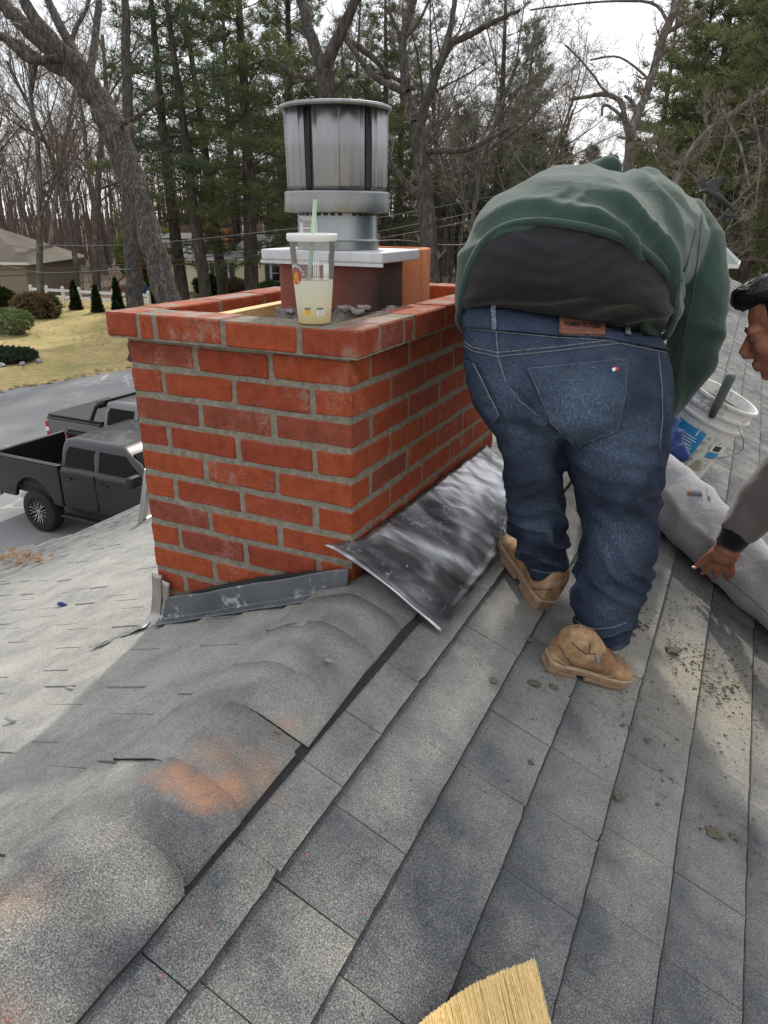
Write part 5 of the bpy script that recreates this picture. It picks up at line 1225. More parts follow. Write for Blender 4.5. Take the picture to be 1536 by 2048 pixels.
for k, (dx, dy) in enumerate(((.7, -1.0), (1.15, -.4), (1.3, .3), (.1, -1.25), (-.5, -1.2))):
    p = onz(22, 722, GZ) + Vector((dx, dy, .05)); tag(blob(p, .16, .13, .09, 200 + k).build('edging_stone', M_PALE, None, smooth=True, loc=p), 'pale edging stone at the rim of the juniper bed', 'stone', 'edging stones of the juniper bed')
# big straight trunk beside the oak
limb_tree('pine_tree', 'thick straight dark trunk just left of the leaning oak', 31, [[(272, 640, 18, 0), (266, 560, 16, 0), (262, 470, 14, 0), (258, 380, 13, 0), (255, 250, 11, 0), (252, 100, 9, 0), (250, -60, 6, 0)]], 31, M_BK2, M_ND1, (2, 5, 4), .2)

# ================================================================== people
from mathutils.bvhtree import BVHTree
q = S('worn denim'); thr = q.noise(420, 2, .6, q.sc(q.P, (1.4, 1.4, .6))); big = q.noise(6.5, 5, .65); mid = q.noise(22, 4, .65)
c = q.ramp(q.m('ADD', q.m('MULTIPLY', big, .6), q.m('MULTIPLY', mid, .4)), (.32, (.010, .014, .024)), (.52, (.022, .031, .054)), (.74, (.046, .068, .110)))
wear = None
for (u, v, d, r0, r1, k_) in ((1165, 815, 1.45, .02, .13, .9), (1245, 905, 1.47, .03, .12, .7), (1010, 775, 1.50, .01, .10, .6), (1090, 740, 1.46, .01, .12, .45), (1230, 1095, 1.60, .01, .10, .8), (1225, 1215, 1.66, .0, .08, .6), (1075, 1030, 1.68, .0, .09, .6), (1040, 900, 1.55, .0, .10, .5), (1190, 680, 1.47, .0, .12, .4), (960, 680, 1.5, .0, .1, .5)):
    w_ = q.m('MULTIPLY', q.near(tuple(D(u, v, d)), r0, r1, .08, 14), k_); wear = w_ if wear is None else q.m('MAXIMUM', wear, w_)
wear = q.m('MULTIPLY', wear, q.mr(q.noise(330, 3, .7, q.sc(q.P, (1.2, 1.2, .6))), .30, .62, .35, .9))
c = q.mix(q.m('MULTIPLY', wear, .75), c, (.095, .135, .205))
ra = q.t.nodes.new('ShaderNodeAttribute'); ra.attribute_name = 'ridge'
c = q.mix(q.m('MULTIPLY', q.mr(ra.outputs['Fac'], .45, .95, 0, .75), q.mr(q.noise(240, 3, .7), .3, .6, .3, 1)), c, (.085, .125, .195))
c = q.mix(1.0, c, q.ramp(thr, (.3, .72), (.7, 1.3)), 'MULTIPLY')
c = q.mix(q.mr(q.m('MULTIPLY', q.noise(5, 4, .7, q.sc(q.P, (1, 1, 1), (3, 1, 2))), q.noise(40, 3, .7)), .33, .46, 0, .55), c, (.10, .088, .074))
vt = q.noise(520, 2, .6, q.sc(q.P, (1.5, 1.5, .14))); c = q.mix(q.m('MULTIPLY', q.mr(vt, .52, .66, 0, .8), q.mr(wear, .05, .6, .12, 1)), c, (.17, .24, .35))
wr = q.noise(16, 3, .55, q.sc(q.P, (1, 1, 2.4)), 1.0)
M_DEN = q.out(c, .9, 0, q.bump(q.m('ADD', thr, q.m('MULTIPLY', mid, .8)), .5, .0022, q.bump(wr, .40, .012)), .15)
M_STI = plain('denim seam stitching', (.125, .140, .165), .9, 0, .6, 140); M_SEAM = plain('dark denim seam', (.020, .028, .048), .9, 0, .2, 90)
def cloth(name, col, fz=.35, sc=220, var=.12, sheen=.25):
    q = S(name); n = q.noise(sc, 3, .7); b = q.noise(9, 4, .6)
    c = q.mix(1.0, q.mix(1.0, col, q.ramp(n, (.25, 1 - var), (.75, 1 + var)), 'MULTIPLY'), q.ramp(b, (.3, .88), (.7, 1.12)), 'MULTIPLY')
    wr = q.noise(15, 3, .55, q.sc(q.P, (1, 1, 1.7)), 1.2); return q.out(c, .95, 0, q.bump(n, fz, .0014, q.bump(wr, .32, .010)), .1, Sheen_Weight=sheen, Sheen_Roughness=.5)
M_GRN = cloth('green fleece', (.038, .066, .054), .6, 260, .2); M_TEE = cloth('black jersey', (.017, .017, .020), .4, 320, .25, .2); M_GRY = cloth('grey marl fleece', (.33, .33, .345), .6, 200, .25)
M_TAU = cloth('taupe fleece', (.17, .15, .145)); M_NAVY = cloth('royal blue fleece', (.022, .045, .16)); M_CUFF = cloth('black cuff', (.010, .010, .013), .3)
q = S('tan nubuck'); n = q.noise(24, 5, .7); f = q.noise(9, 4, .65)
M_BOOT = q.out(q.mix(q.mr(f, .46, .66, 0, .8), q.ramp(n, (.28, (.13, .075, .036)), (.52, (.36, .22, .115)), (.72, (.52, .38, .24))), (.17, .075, .036)), .85, 0, q.bump(n, .6, .004))
M_WELT = plain('boot welt', (.42, .33, .22), .85, 0, .3, 60)
M_SOLE = plain('worn boot sole', (.26, .17, .105), .85, 0, .3, 40, .5, .003)
q = S('skin'); n = q.noise(45, 5, .7); hcx = D(1583, 650, 1.73); mo = D(1512, 742, 1.70); ck = D(1520, 700, 1.67)
c = q.ramp(n, (.3, (.23, .092, .055)), (.7, (.33, .148, .092)))
c = q.mix(q.m('MULTIPLY', q.near(tuple(ck), .01, .05, .02, 30), .4), c, (.36, .10, .07))
c = q.mix(q.m('MULTIPLY', q.near(tuple(mo), .022, .060, .02, 30), q.mr(q.noise(420, 2, .6), .35, .6, .25, .75)), c, (.075, .045, .035))
M_SKIN = q.out(c, .58, 0, q.bump(q.m('ADD', q.noise(320, 3, .7), q.noise(70, 3, .6)), .35, .0012), .35)
q = S('black hair'); M_HAIR = q.out((.008, .007, .007), .38, 0, q.bump(q.noise(60, 3, .6, q.sc(q.P, (1, 6, 1))), .4, .003), .6)
M_EYE = S('eyeball').out((.14, .12, .11), .15, 0, None, .6)

def ringE(c, a, b, n=32, pw=1.0):
    out = []
    for k in range(n):
        t = 2 * math.pi * k / n; ct, st_ = math.cos(t), math.sin(t)
        out.append(c + a * (math.copysign(abs(ct) ** pw, ct)) + b * (math.copysign(abs(st_) ** pw, st_)))
    return out
def limbpx(rows, n=28, fb=None, extra=0):
    """rows (u, v, depth, half width px, half thickness m, tilt)"""
    m = MB(); rs = []
    for r in rows:
        u, v, d, hw, th = r[:5]; ti = r[5] if len(r) > 5 else 0
        a = RIGHTH * (hw * d / F) + Vector((0, 0, -ti * hw * d / F)); rs.append(ringE(D(u, v, d), a, (fb or FWDH) * th, n, .9))
    return m.rings(rs)
def spline(rows, t):
    n = len(rows) - 1; t = min(max(t, 0), n - 1e-6); i = int(t); f = t - i
    g = lambda k: rows[min(max(k, 0), n)]
    out = []
    for a, b, c_, d_ in zip(g(i - 1), g(i), g(i + 1), g(i + 2)):
        out.append(.5 * ((2 * b) + (c_ - a) * f + (2 * a - 5 * b + 4 * c_ - d_) * f * f + (3 * b - a - 3 * c_ + d_) * f ** 3))
    return out
def bvh_of(co, fs): return BVHTree.FromPolygons([tuple(c) for c in co], fs)
def onsurf(bv, u, v, off):
    r = ray(u, v); h = bv.ray_cast(CAM, r)
    if h[0] is None: return None
    n = h[1]; 
    if n.dot(r) > 0: n = -n
    return h[0] + n * off
def seam(bv, pts, name, mat, parent, r_=.0016, off=.0006, step=6):
    Q = []
    for i in range(len(pts) - 1):
        (u0, v0), (u1, v1) = pts[i], pts[i + 1]; k = max(1, int(math.hypot(u1 - u0, v1 - v0) / step))
        for j in range(k + (1 if i == len(pts) - 2 else 0)):
            p = onsurf(bv, u0 + (u1 - u0) * j / k, v0 + (v1 - v0) * j / k, off)
            if p is not None: Q.append(p)
    if len(Q) > 1: return MB().tube(Q, r_, 5).build(name, mat, parent, smooth=True)
def patch(bv, poly, name, mat, parent, off=.003, th=.002, cell=7):
    """a piece of cloth or leather lying on a surface, outlined in photo pixels"""
    bm = bmesh.new(); vs = [bm.verts.new((u, v, 0)) for u, v in poly]; f = bm.faces.new(vs)
    us = [p[0] for p in poly]; vs_ = [p[1] for p in poly]
    for ax, lo, hi in ((0, min(us), max(us)), (1, min(vs_), max(vs_))):
        x = lo + cell
        while x < hi - 1:
            co_ = (x, 0, 0) if ax == 0 else (0, x, 0); no = (1, 0, 0) if ax == 0 else (0, 1, 0)
            bmesh.ops.bisect_plane(bm, geom=bm.verts[:] + bm.edges[:] + bm.faces[:], plane_co=co_, plane_no=no); x += cell
    last = None
    for v in bm.verts:
        p = onsurf(bv, v.co.x, v.co.y, off)
        if p is None: p = last if last is not None else D(v.co.x, v.co.y, 1.6)
        last = p; v.co = p - wloc(parent)
    me = bpy.data.meshes.new(name); bm.to_mesh(me); bm.free(); me.materials.append(mat); me.polygons.foreach_set('use_smooth', [True] * len(me.polygons))
    o = link(name, me, parent); s_ = o.modifiers.new('t', 'SOLIDIFY'); s_.thickness = th; s_.offset = -1; return o
def finger(m, pts, r0, r1): m.tube(pts, [r0 * .9] + [r0 + (r1 - r0) * k / (len(pts) - 1) for k in range(1, len(pts) - 1)] + [r1 * .55], 10)

# ------------------------------------------------------------------ the bending man
PB = thing('person', tuple(onR(1130, 1300)), 'person in green hoodie and blue jeans bending over with his back to us', 'person')
pel = limbpx([(1130, 640, 1.63, 196, .125, .17), (1131, 668, 1.61, 204, .140, .15), (1133, 710, 1.60, 208, .150, .10), (1136, 760, 1.60, 206, .158, .05), (1142, 815, 1.61, 198, .150, .02), (1150, 852, 1.63, 176, .125), (1158, 872, 1.65, 140, .09)], 40)
lgL = limbpx([(1050, 790, 1.62, 106, .115), (1050, 840, 1.62, 84, .118), (1054, 885, 1.64, 58, .108), (1064, 945, 1.68, 59, .096), (1071, 1005, 1.74, 59, .092), (1076, 1065, 1.80, 57, .088), (1082, 1105, 1.85, 51, .086), (1093, 1138, 1.90, 40, .078), (1097, 1152, 1.91, 37, .074)])
lgR = limbpx([(1218, 780, 1.60, 118, .120), (1222, 845, 1.60, 114, .125), (1226, 900, 1.61, 104, .116), (1232, 960, 1.63, 90, .105), (1237, 1020, 1.66, 78, .100), (1238, 1080, 1.69, 72, .096), (1229, 1130, 1.71, 73, .096), (1215, 1180, 1.73, 70, .092), (1210, 1222, 1.75, 64, .086), (1207, 1250, 1.765, 57, .078), (1206, 1259, 1.77, 55, .075)])
co_, nn_, fs_ = remesh([pel, lgL, lgR], .0068, 4)
u_, v_, d_ = pixarr(co_)
wx = nz(co_, 7, 1.3) * 2.2; wy = nz(co_, 16, 5.1)
def ss(x, a, b): t = np.clip((x - a) / (b - a), 0, 1); return t * t * (3 - 2 * t)
def fold_s(ph): return np.clip(1.04 - np.sqrt(np.sin(ph) ** 2 + .03), 0, 1) ** 1.5
def fold(ph): return ((1 + np.cos(2 * ph)) / 2) ** 1.7
isL = (u_ < 1136)
hem = np.where(isL, 1150, 1258)
low = ss(v_, hem - 210, hem - 60); knee = np.exp(-((v_ - (hem - 235)) / 60) ** 2); thigh = ss(v_, 830, 900) * (1 - low)
ph1 = v_ / np.where(isL, 13.0, 15.5) + wx * 2.6 + 1.1 * nz(co_, 13, 8.8) + .018 * (u_ - 1150) * np.where(isL, 1, -1)
low = low * (.45 + .75 * ss(nz(co_, 11, 3.7), -.35, .35))
ph2 = v_ / 19.0 + wx * 1.6 - .022 * (u_ - 1180)
ph3 = (v_ * .55 + np.abs(u_ - 1125) * .55) / 17 + wx * 1.5
disp = .0230 * low * (fold_s(ph1) - .4) + .0130 * knee * (fold_s(ph2) - .4) + .0050 * thigh * (fold_s(ph2 * .9 + 1) - .4)
disp += .0042 * np.exp(-((v_ - 875) / 42) ** 2) * (fold_s(ph3) - .4) + .0030 * wy * (.35 + low) + .0020 * nz(co_, 38, 2.2) * low
crease = np.exp(-((u_ - np.interp(v_, [640, 714, 768, 830, 870], [988, 996, 1014, 1076, 1118])) / 9) ** 2) * (v_ < 872) * ss(v_, 720, 800)
disp -= .010 * crease
rdg = np.clip((disp + .004) / .016, 0, 1)
co_ = co_ + nn_ * disp[:, None]
JN = from_arr('jeans', co_, fs_, M_DEN, PB); at_ = JN.data.attributes.new('ridge', 'FLOAT', 'POINT'); at_.data.foreach_set('value', rdg.astype(np.float32)); JB = bvh_of(co_, fs_)
seam(JB, [(1150, 1238), (1168, 1252), (1190, 1258), (1225, 1255), (1252, 1245)], 'leg_hem', M_STI, JN, .0016, .0012); seam(JB, [(1062, 1138), (1090, 1145), (1125, 1142)], 'leg_hem', M_STI, JN, .0016, .0012)
pkR = patch(JB, [(1057, 739), (1251, 722), (1247, 790), (1232, 860), (1157, 891), (1104, 843)], 'back_pocket', M_DEN, JN, .0045, .0035)
pkL = patch(JB, [(932, 718), (951, 727), (978, 780), (1001, 829), (986, 842), (950, 800), (938, 755)], 'back_pocket', M_DEN, JN, .0045, .0035)
for pts in ([(1057, 739), (1251, 722), (1247, 790), (1232, 860), (1157, 891), (1104, 843), (1057, 739)], [(1059, 750), (1249, 733)], [(951, 727), (978, 780), (1001, 829), (986, 842)]):
    seam(JB, pts, 'stitching', M_STI, JN, .0016, .0066)
for pts in ([(924, 687), (945, 702), (995, 714), (1107, 703), (1200, 692), (1292, 681), (1328, 690)], [(924, 680), (945, 695), (995, 706), (1107, 695), (1200, 684), (1292, 673)]):
    seam(JB, pts, 'yoke_seam', M_STI, JN, .0014, .0012)
seam(JB, [(990, 622), (996, 714), (1013, 768), (1040, 803), (1076, 832)], 'seat_seam', M_STI, JN, .0016, .0012)
seam(JB, [(1316, 706), (1323, 776), (1324, 838), (1318, 900)], 'side_seam', M_STI, JN, .0013, .0012)
seam(JB, [(922, 655), (995, 664), (1116, 676), (1208, 681), (1332, 706)], 'waistband_seam', M_STI, JN, .0014, .0012)
patch(JB, [(921, 622), (1000, 618), (1117, 633), (1208, 643), (1290, 664), (1336, 684), (1335, 704), (1270, 692), (1208, 680), (1116, 675), (995, 663), (921, 654)], 'waistband', M_DEN, JN, .0040, .003, 9)
for pts in ([(981, 610), (990, 610), (995, 664), (987, 664)], [(1249, 648), (1260, 650), (1257, 677), (1247, 675)]):
    patch(JB, pts, 'belt_loop', M_STI, JN, .0088, .0035, 6)
q = S('brown leather patch'); M_LTH = q.out(q.ramp(q.noise(45, 4, .7), (.3, (.115, .042, .022)), (.7, (.20, .082, .045))), .6, 0, q.bump(q.noise(120, 3), .3, .001))
LP_ = patch(JB, [(1117, 630), (1208, 639), (1206, 677), (1115, 674)], 'leather_patch', M_LTH, JN, .0085, .003, 6)
vs, fs = text_mesh("TOMMY HILFIGER", .0108, .0003); m = MB(); P = []
for v in vs:
    uu = 1162 + v.x * 860; vv = 660 - v.y * 860 + v.x * 70; p = onsurf(JB, uu, vv, .0128); P.append(p)
if all(p is not None for p in P): m.add(P, fs); m.build('patch_lettering', M_BLACK, LP_)
for k, (x0, mt) in enumerate(((1214, M_NAVY), (1221, M_INKW), (1227, M_INKR))): patch(JB, [(x0, 741 - k), (x0 + 6, 740 - k), (x0 + 6, 746 - k), (x0, 747 - k)], 'pocket_flag', mt, pkR, .0075, .001, 4)

# torso, its rings follow the bent back
TP = []
for u, v, d, hw, th in ((1128, 705, 1.62, .205, .125), (1128, 640, 1.62, .221, .142), (1126, 585, 1.64, .229, .155), (1136, 538, 1.70, .226, .165), (1160, 508, 1.80, .228, .165), (1192, 484, 1.92, .236, .158), (1222, 470, 2.04, .236, .142), (1236, 472, 2.12, .190, .11), (1242, 478, 2.17, .09, .07)):
    p = D(u, v, d); TP.append((p.x, p.y, p.z, hw, th))
TILT = .12
def tframe(t):
    r = spline(TP, t); r2 = spline(TP, min(t + .05, len(TP) - 1.001)); r1 = spline(TP, max(t - .05, 0)); T = (Vector(r2[:3]) - Vector(r1[:3])).normalized()
    a = (RIGHTH - UP * TILT); a = (a - T * a.dot(T)).normalized(); b = T.cross(a).normalized()
    if b.dot(FWDH) < 0: b = -b
    return Vector(r[:3]), a, b, r[3], r[4]
def tpoint(t, th, infl):
    c, a, b, hw, tk = tframe(t); ct, st_ = math.cos(th), math.sin(th); pw = .88
    return c + a * (math.copysign(abs(ct) ** pw, ct) * (hw + infl)) + b * (math.copysign(abs(st_) ** pw, st_) * (tk + infl))
NT = 64
def teehem(th):   # height of the tee's lower edge along the back
    s_ = (math.sin(th) + 1); return .98 - .10 * math.cos(th) * 0 + .12 * min(1, s_) * 0
m = MB(); rs = []
for k in range(26):
    f = k / 25; rs.append([tpoint(.93 + f * 4.17 - .14 * math.cos(th) * (1 - f), th, .010 if k else .004) for th in (2 * math.pi * i / NT for i in range(NT))])
m.rings(rs); co_, nn_, fs_ = remesh([m], .0075, 3)
u_, v_, d_ = pixarr(co_); wx = nz(co_, 6, 3.3); 
rl = np.clip((v_ - 560) / 60, 0, 1)
co_ = co_ + nn_ * (.0060 * (fold((v_ + .10 * (u_ - 1120)) / 13 + wx * 2.4 + .02 * np.abs(u_ - 1100)) - .4) * (.35 + rl) + .0025 * nz(co_, 14, .7))[:, None]
from_arr('t_shirt', co_, fs_, M_TEE, PB)
def hemt(th):
    s_ = math.sin(th); w = max(0.0, min(1.0, (s_ + 1))); base = 2.02 - 1.32 * w ** 1.35
    if s_ > 0: base = .70 - .35 * s_
    return base - .12 * max(0, math.cos(th)) + .50 * max(0, -math.cos(th)) ** 2
m = MB(); rs = []; NH = 80
for k in range(34):
    f = k / 33; ring = []
    for i in range(NH):
        th = 2 * math.pi * i / NH; h0 = hemt(th); t = h0 + (7.9 - h0) * f
        lf = max(0, -math.cos(th)); infl = .020 + .016 * math.exp(-((f - .10) / .07) ** 2) * (1 - .8 * lf) - .004 * math.exp(-(f / .03) ** 2) - .006 * lf
        ring.append(tpoint(t, th, infl))
    rs.append(ring)
m.rings(rs)
slR = MB().tube([D(1340, 455, 2.02), D(1385, 500, 2.00), D(1398, 580, 1.99), D(1394, 660, 1.98), D(1378, 725, 2.00), D(1330, 800, 2.06), D(1290, 870, 2.10)], [.10, .088, .078, .073, .072, .058, .045], 18)
slL = MB().tube([D(1090, 470, 2.10), D(1060, 520, 2.12), D(1070, 600, 2.16), D(1110, 690, 2.2), D(1180, 780, 2.22), D(1240, 850, 2.2)], [.095, .08, .07, .065, .055, .045], 16)
hoodm = MB().ell(D(1194, 362, 2.10), (.066, .055, .062), None, 18, 12); hood2 = MB().ell(D(1210, 405, 2.10), (.12, .07, .07), None, 18, 12)
co_, nn_, fs_ = remesh([m, slR, slL, hoodm, hood2], .0078, 4)
u_, v_, d_ = pixarr(co_); wx = nz(co_, 5.5, 9.3); w2 = nz(co_, 12, 4.3)
# folds sweep from the hem up to the right shoulder, fan out down the right side
rr_ = np.hypot(u_ - 1035, (v_ - 640)); back = ss(-v_, -560, -420) * ss(1400 - u_, 0, 60)
ang = np.arctan2(640 - v_, u_ - 1035)
ridge = fold(rr_ / 21 + wx * 2.2 + ang * .7) - .35
amp = .0210 * ss(u_, 1050, 1230) * ss(1420 - u_, 0, 60) * (.45 + .55 * ss(w2, -.3, .4)) + .0075
slv = ss(u_, 1350, 1385)
sfold = fold((v_ * .8 - u_ * .5) / 20 + wx * 2) - .4
band = np.exp(-((rr_ - 0) / 1) ** 2) * 0
small = (fold_s((u_ * .55 + v_ * .85) / 13 + nz(co_, 9, 1.9) * 3.2) - .3) * ss(nz(co_, 6.5, 7.7), -.15, .35)
disp = amp * ridge * (1 - slv) + .0050 * small + .0060 * slv * sfold * (.35 + .65 * ss(v_, 540, 680)) * (.3 + ss(nz(co_, 9, 6.1), -.3, .4)) + .004 * w2
co_ = co_ + nn_ * disp[:, None]
HD = from_arr('hoodie', co_, fs_, M_GRN, PB); HB = bvh_of(co_, fs_)
seam(HB, [(1402, 422), (1396, 440), (1386, 480), (1372, 530), (1352, 585), (1348, 640)], 'sleeve_seam', M_GRN, HD, .0026, .0008)
seam(HB, [(1404, 424), (1394, 520), (1384, 600), (1364, 690)], 'sleeve_seam', M_GRN, HD, .0020, .0006)
# rib band round the hem
Q = [tpoint(hemt(2 * math.pi * i / 90) + .02, 2 * math.pi * i / 90, .018 - .007 * max(0, -math.cos(2 * math.pi * i / 90))) for i in range(91)]
MB().tube(Q, .0085, 8, cap=False).build('hem_band', M_GRN, HD, smooth=True)
# the body inside the clothes
bod = [MB().ell(D(1248, 505, 2.27), (.078, .095, .105), None, 18, 12), MB().tube([D(1240, 455, 2.12), D(1246, 490, 2.22)], .055, 12)]
rs = [[tpoint(1.9 + k * .5, 2 * math.pi * i / 32, -.050) for i in range(32)] for k in range(12)]; bod.append(MB().rings(rs))
for row in ([(1050, 800, 1.62), (1064, 945, 1.68), (1076, 1065, 1.80), (1097, 1150, 1.91), (1092, 1190, 1.93)], [(1218, 800, 1.60), (1232, 960, 1.63), (1238, 1080, 1.69), (1205, 1270, 1.775), (1190, 1310, 1.77)]):
    bod.append(MB().tube([D(*p) for p in row], [.075, .055, .045, .036, .036], 12))
bod.append(MB().ell(D(1140, 740, 1.64), (.13, .09, .11), None, 18, 12))
for P0, P1 in ((slR, [(1340, 455, 2.02), (1394, 640, 1.98), (1330, 800, 2.06), (1286, 880, 2.11)]), (slL, [(1090, 470, 2.10), (1072, 600, 2.16), (1180, 780, 2.22), (1245, 860, 2.2)])):
    pts = [D(*p) for p in P1]; bod.append(MB().tube(pts, [.05, .042, .036, .026], 10)); h = pts[-1]; dn = (pts[-1] - pts[-2]).normalized(); sd = dn.cross(FWDH).normalized()
    bod.append(MB().ell(h + dn * .05, (.032, .032, .042), None, 12, 8))
    for k in range(5):
        f0 = h + dn * .075 + sd * ((k - 1.5) * .017); mm = MB()
        if k == 4: f0 = h + dn * .04 - sd * .035; finger(mm, [f0, f0 + (dn - sd) * .02, f0 + dn * .05 - sd * .02], .010, .008)
        else: finger(mm, [f0, f0 + dn * .035, f0 + dn * (.055 + .006 * (k % 2)) + FWDH * .02], .009, .007)
        bod.append(mm)
co_, nn_, fs_ = remesh(bod, .0075, 3); from_arr('body', co_, fs_, M_SKIN, PB)
hair = MB().ell(D(1248, 500, 2.275), (.085, .102, .10), None, 18, 12); hair.build('hair', M_HAIR, PB, smooth=True)

# boots
def boot(heel, toe, length, label, ankle, parent, lean=0.0):
    f = (toe - heel); f = (f - NR * f.dot(NR)).normalized(); s_ = NR.cross(f).normalized(); k = length / .30
    W = lambda x, y, z: heel + f * (x * k) + s_ * (y * k) + NR * (z * k)
    up = []
    rs = []
    for x, hw, z0, z1 in ((.002, .028, .03, .105), (.012, .036, .026, .150), (.045, .042, .024, .165), (.09, .042, .024, .160), (.13, .043, .024, .135), (.17, .047, .024, .105), (.21, .049, .024, .078), (.25, .047, .024, .070), (.28, .038, .026, .058), (.296, .022, .03, .046)):
        rs.append(ringE(W(x, 0, (z0 + z1) / 2), s_ * (hw * k), NR * ((z1 - z0) / 2 * k), 20, .8))
    up.append(MB().rings(rs))
    A = W(.058, 0, .07); an = Vector(ankle)
    rs = []
    for t, ra, rb in ((0, .040, .055), (.35, .041, .054), (.7, .043, .055), (1.0, .046, .058)):
        rs.append(ringE(A.lerp(an, t), s_ * (ra * k), (f - UP * 0) * (rb * k), 20))
    up.append(MB().rings(rs))
    c_, n_, fc_ = remesh(up, .0048, 4)
    c_ = c_ + n_ * (.0012 * nz(c_, 30, 2.0) + .0008 * (fold(nz(c_, 14, 7.7) * 5) - .4))[:, None]
    B = from_arr('boot', c_, fc_, M_BOOT, parent); tag(B, label)
    def outline(x0, x1, n=10, grow_=0.0):
        prof = ((0, .024), (.012, .036), (.05, .041), (.09, .041), (.13, .042), (.17, .047), (.21, .052), (.25, .050), (.28, .041), (.302, .016))
        L_, R_ = [], []
        for i in range(n + 1):
            x = x0 + (x1 - x0) * i / n
            for (a, wa), (b, wb) in zip(prof, prof[1:]):
                if a <= x <= b: hw = wa + (wb - wa) * (x - a) / (b - a); break
            L_.append((x, hw + grow_)); R_.append((x, -hw - grow_))
        return L_ + R_[::-1]
    sl = MB(); sl.prism([W(x, y, .018) for x, y in outline(0, .301, 18)], NR * (.016 * k)); S1 = sl.build('sole', M_SOLE, B, fixn=True, bevel=.003)
    MB().prism([W(x, y, .0) for x, y in outline(.001, .098, 8)], NR * (.0178 * k)).build('heel', M_SOLE, S1, fixn=True, bevel=.003)
    MB().prism([W(x, y, .002) for x, y in outline(.128, .299, 10)], NR * (.0158 * k)).build('tread', M_SOLE, S1, fixn=True, bevel=.003)
    MB().prism([W(x, y, .0345) for x, y in outline(0, .301, 18, .0015)], NR * (.004 * k)).build('welt', M_WELT, S1, fixn=True, bevel=.001)
    BB = bvh_of(c_, fc_)
    return B, BB, W
bR, bbR, WR = boot(onR(1084, 1326, .0), onR(1222, 1356, .0), .235, 'tan work boot on his right foot, nearer us', D(1196, 1262, 1.775), PB)
bL, bbL, WL = boot(onR(1084, 1222, .0), onR(1018, 1112, .0), .262, 'tan work boot on his left foot, half hidden by the leg', D(1094, 1146, 1.915), PB)
seam(bbR, [(1143, 1284), (1160, 1300), (1172, 1307), (1192, 1308)], 'boot_seam', M_SEAM, bR, .0011, .0004, 4); seam(bbR, [(1100, 1308), (1125, 1325), (1160, 1345), (1200, 1356), (1225, 1352)], 'boot_seam', M_WELT, bR, .0012, .0004, 4); seam(bbR, [(1118, 1290), (1130, 1312), (1150, 1335)], 'boot_seam', M_SEAM, bR, .0010, .0004, 4); seam(bbR, [(1180, 1285), (1179, 1306)], 'boot_seam', M_SEAM, bR, .0011, .0004, 4)
patch(bbR, [(1190, 1308), (1200, 1313), (1199, 1325), (1192, 1321)], 'eyelet_plate', M_PALE, bR, .002, .001, 4)
seam(bbL, [(1045, 1165), (1070, 1178), (1105, 1180)], 'boot_seam', M_SEAM, bL, .0011, .0004, 4)

# ------------------------------------------------------------------ kneeling man at the right edge
PK = thing('person', tuple(Vector((1.22, .66, zR(1.22)))), 'black haired person in taupe sweatshirt leaning in from the right edge', 'person')
hc = D(1583, 650, 1.73); hf = (RIGHTH * -.80 - UP * .42 + FWDH * .40).normalized(); hs = UP.cross(hf).normalized(); hu = hf.cross(hs).normalized()
HM = Matrix((hf, hs, hu)).transposed(); H_ = lambda f, s_, u: hc + HM @ Vector((f, s_, u))
he = lambda c, r: MB().ell(H_(*c), r, HM, 20, 14)
parts = [he((-.012, 0, .030), (.098, .076, .092)), he((.036, 0, -.028), (.062, .058, .082)), he((.040, 0, -.075), (.052, .046, .042)), he((.074, 0, -.097), (.019, .022, .016)),
         MB().tube([H_(-.03, 0, -.05), H_(-.06, 0, -.13), H_(-.10, 0, -.22)], [.056, .056, .066], 16), he((.090, 0, -.062), (.016, .026, .0075)), he((.089, 0, -.0745), (.015, .022, .0085)),
         MB().tube([H_(.085, 0, .012), H_(.103, 0, -.012), H_(.117, 0, -.032)], [.008, .0105, .0125], 10), he((.108, 0, -.036), (.0125, .0115, .0095))]
for s_ in (-1, 1):
    parts += [he((.074, s_ * .028, .020), (.022, .030, .013)), he((.058, s_ * .042, -.022), (.030, .022, .026)), he((.100, s_ * .0105, -.040), (.010, .0075, .0075)), he((-.012, s_ * .076, -.008), (.028, .010, .034)), he((.073, s_ * .031, .0045), (.0165, .017, .0105))]
# torso, arm and hand belong to the same body
armp = [D(1690, 790, 1.84), D(1650, 880, 1.98), D(1560, 985, 2.13), D(1500, 1042, 2.16), D(1462, 1085, 2.19)]
parts.append(MB().tube(armp, [.055, .05, .042, .036, .028], 14))
sh = D(1700, 800, 1.86)
tor = [H_(-.10, 0, -.20), D(1740, 850, 1.80), Vector((1.20, .70, -.45)), Vector((1.26, .62, -.70)), Vector((1.30, .58, -.82))]
parts.append(MB().tube(tor, [.07, .15, .16, .15, .12], 18))
def hand(parts, wrist, palm, tips, width, r0=.0095):
    pass
hz0 = D(1462, 1085, 2.28); zt = .012
kn = [D(1420, 1117, 2.230), D(1436, 1128, 2.235), D(1452, 1131, 2.230), D(1466, 1127, 2.220)]
parts.append(MB().tube([D(1466, 1082, 2.19), D(1456, 1098, 2.200), D(1444, 1116, 2.225)], [.028, .040, .036], 14))
parts.append(MB().ell(D(1447, 1110, 2.215), (.044, .040, .030), None, 16, 10))
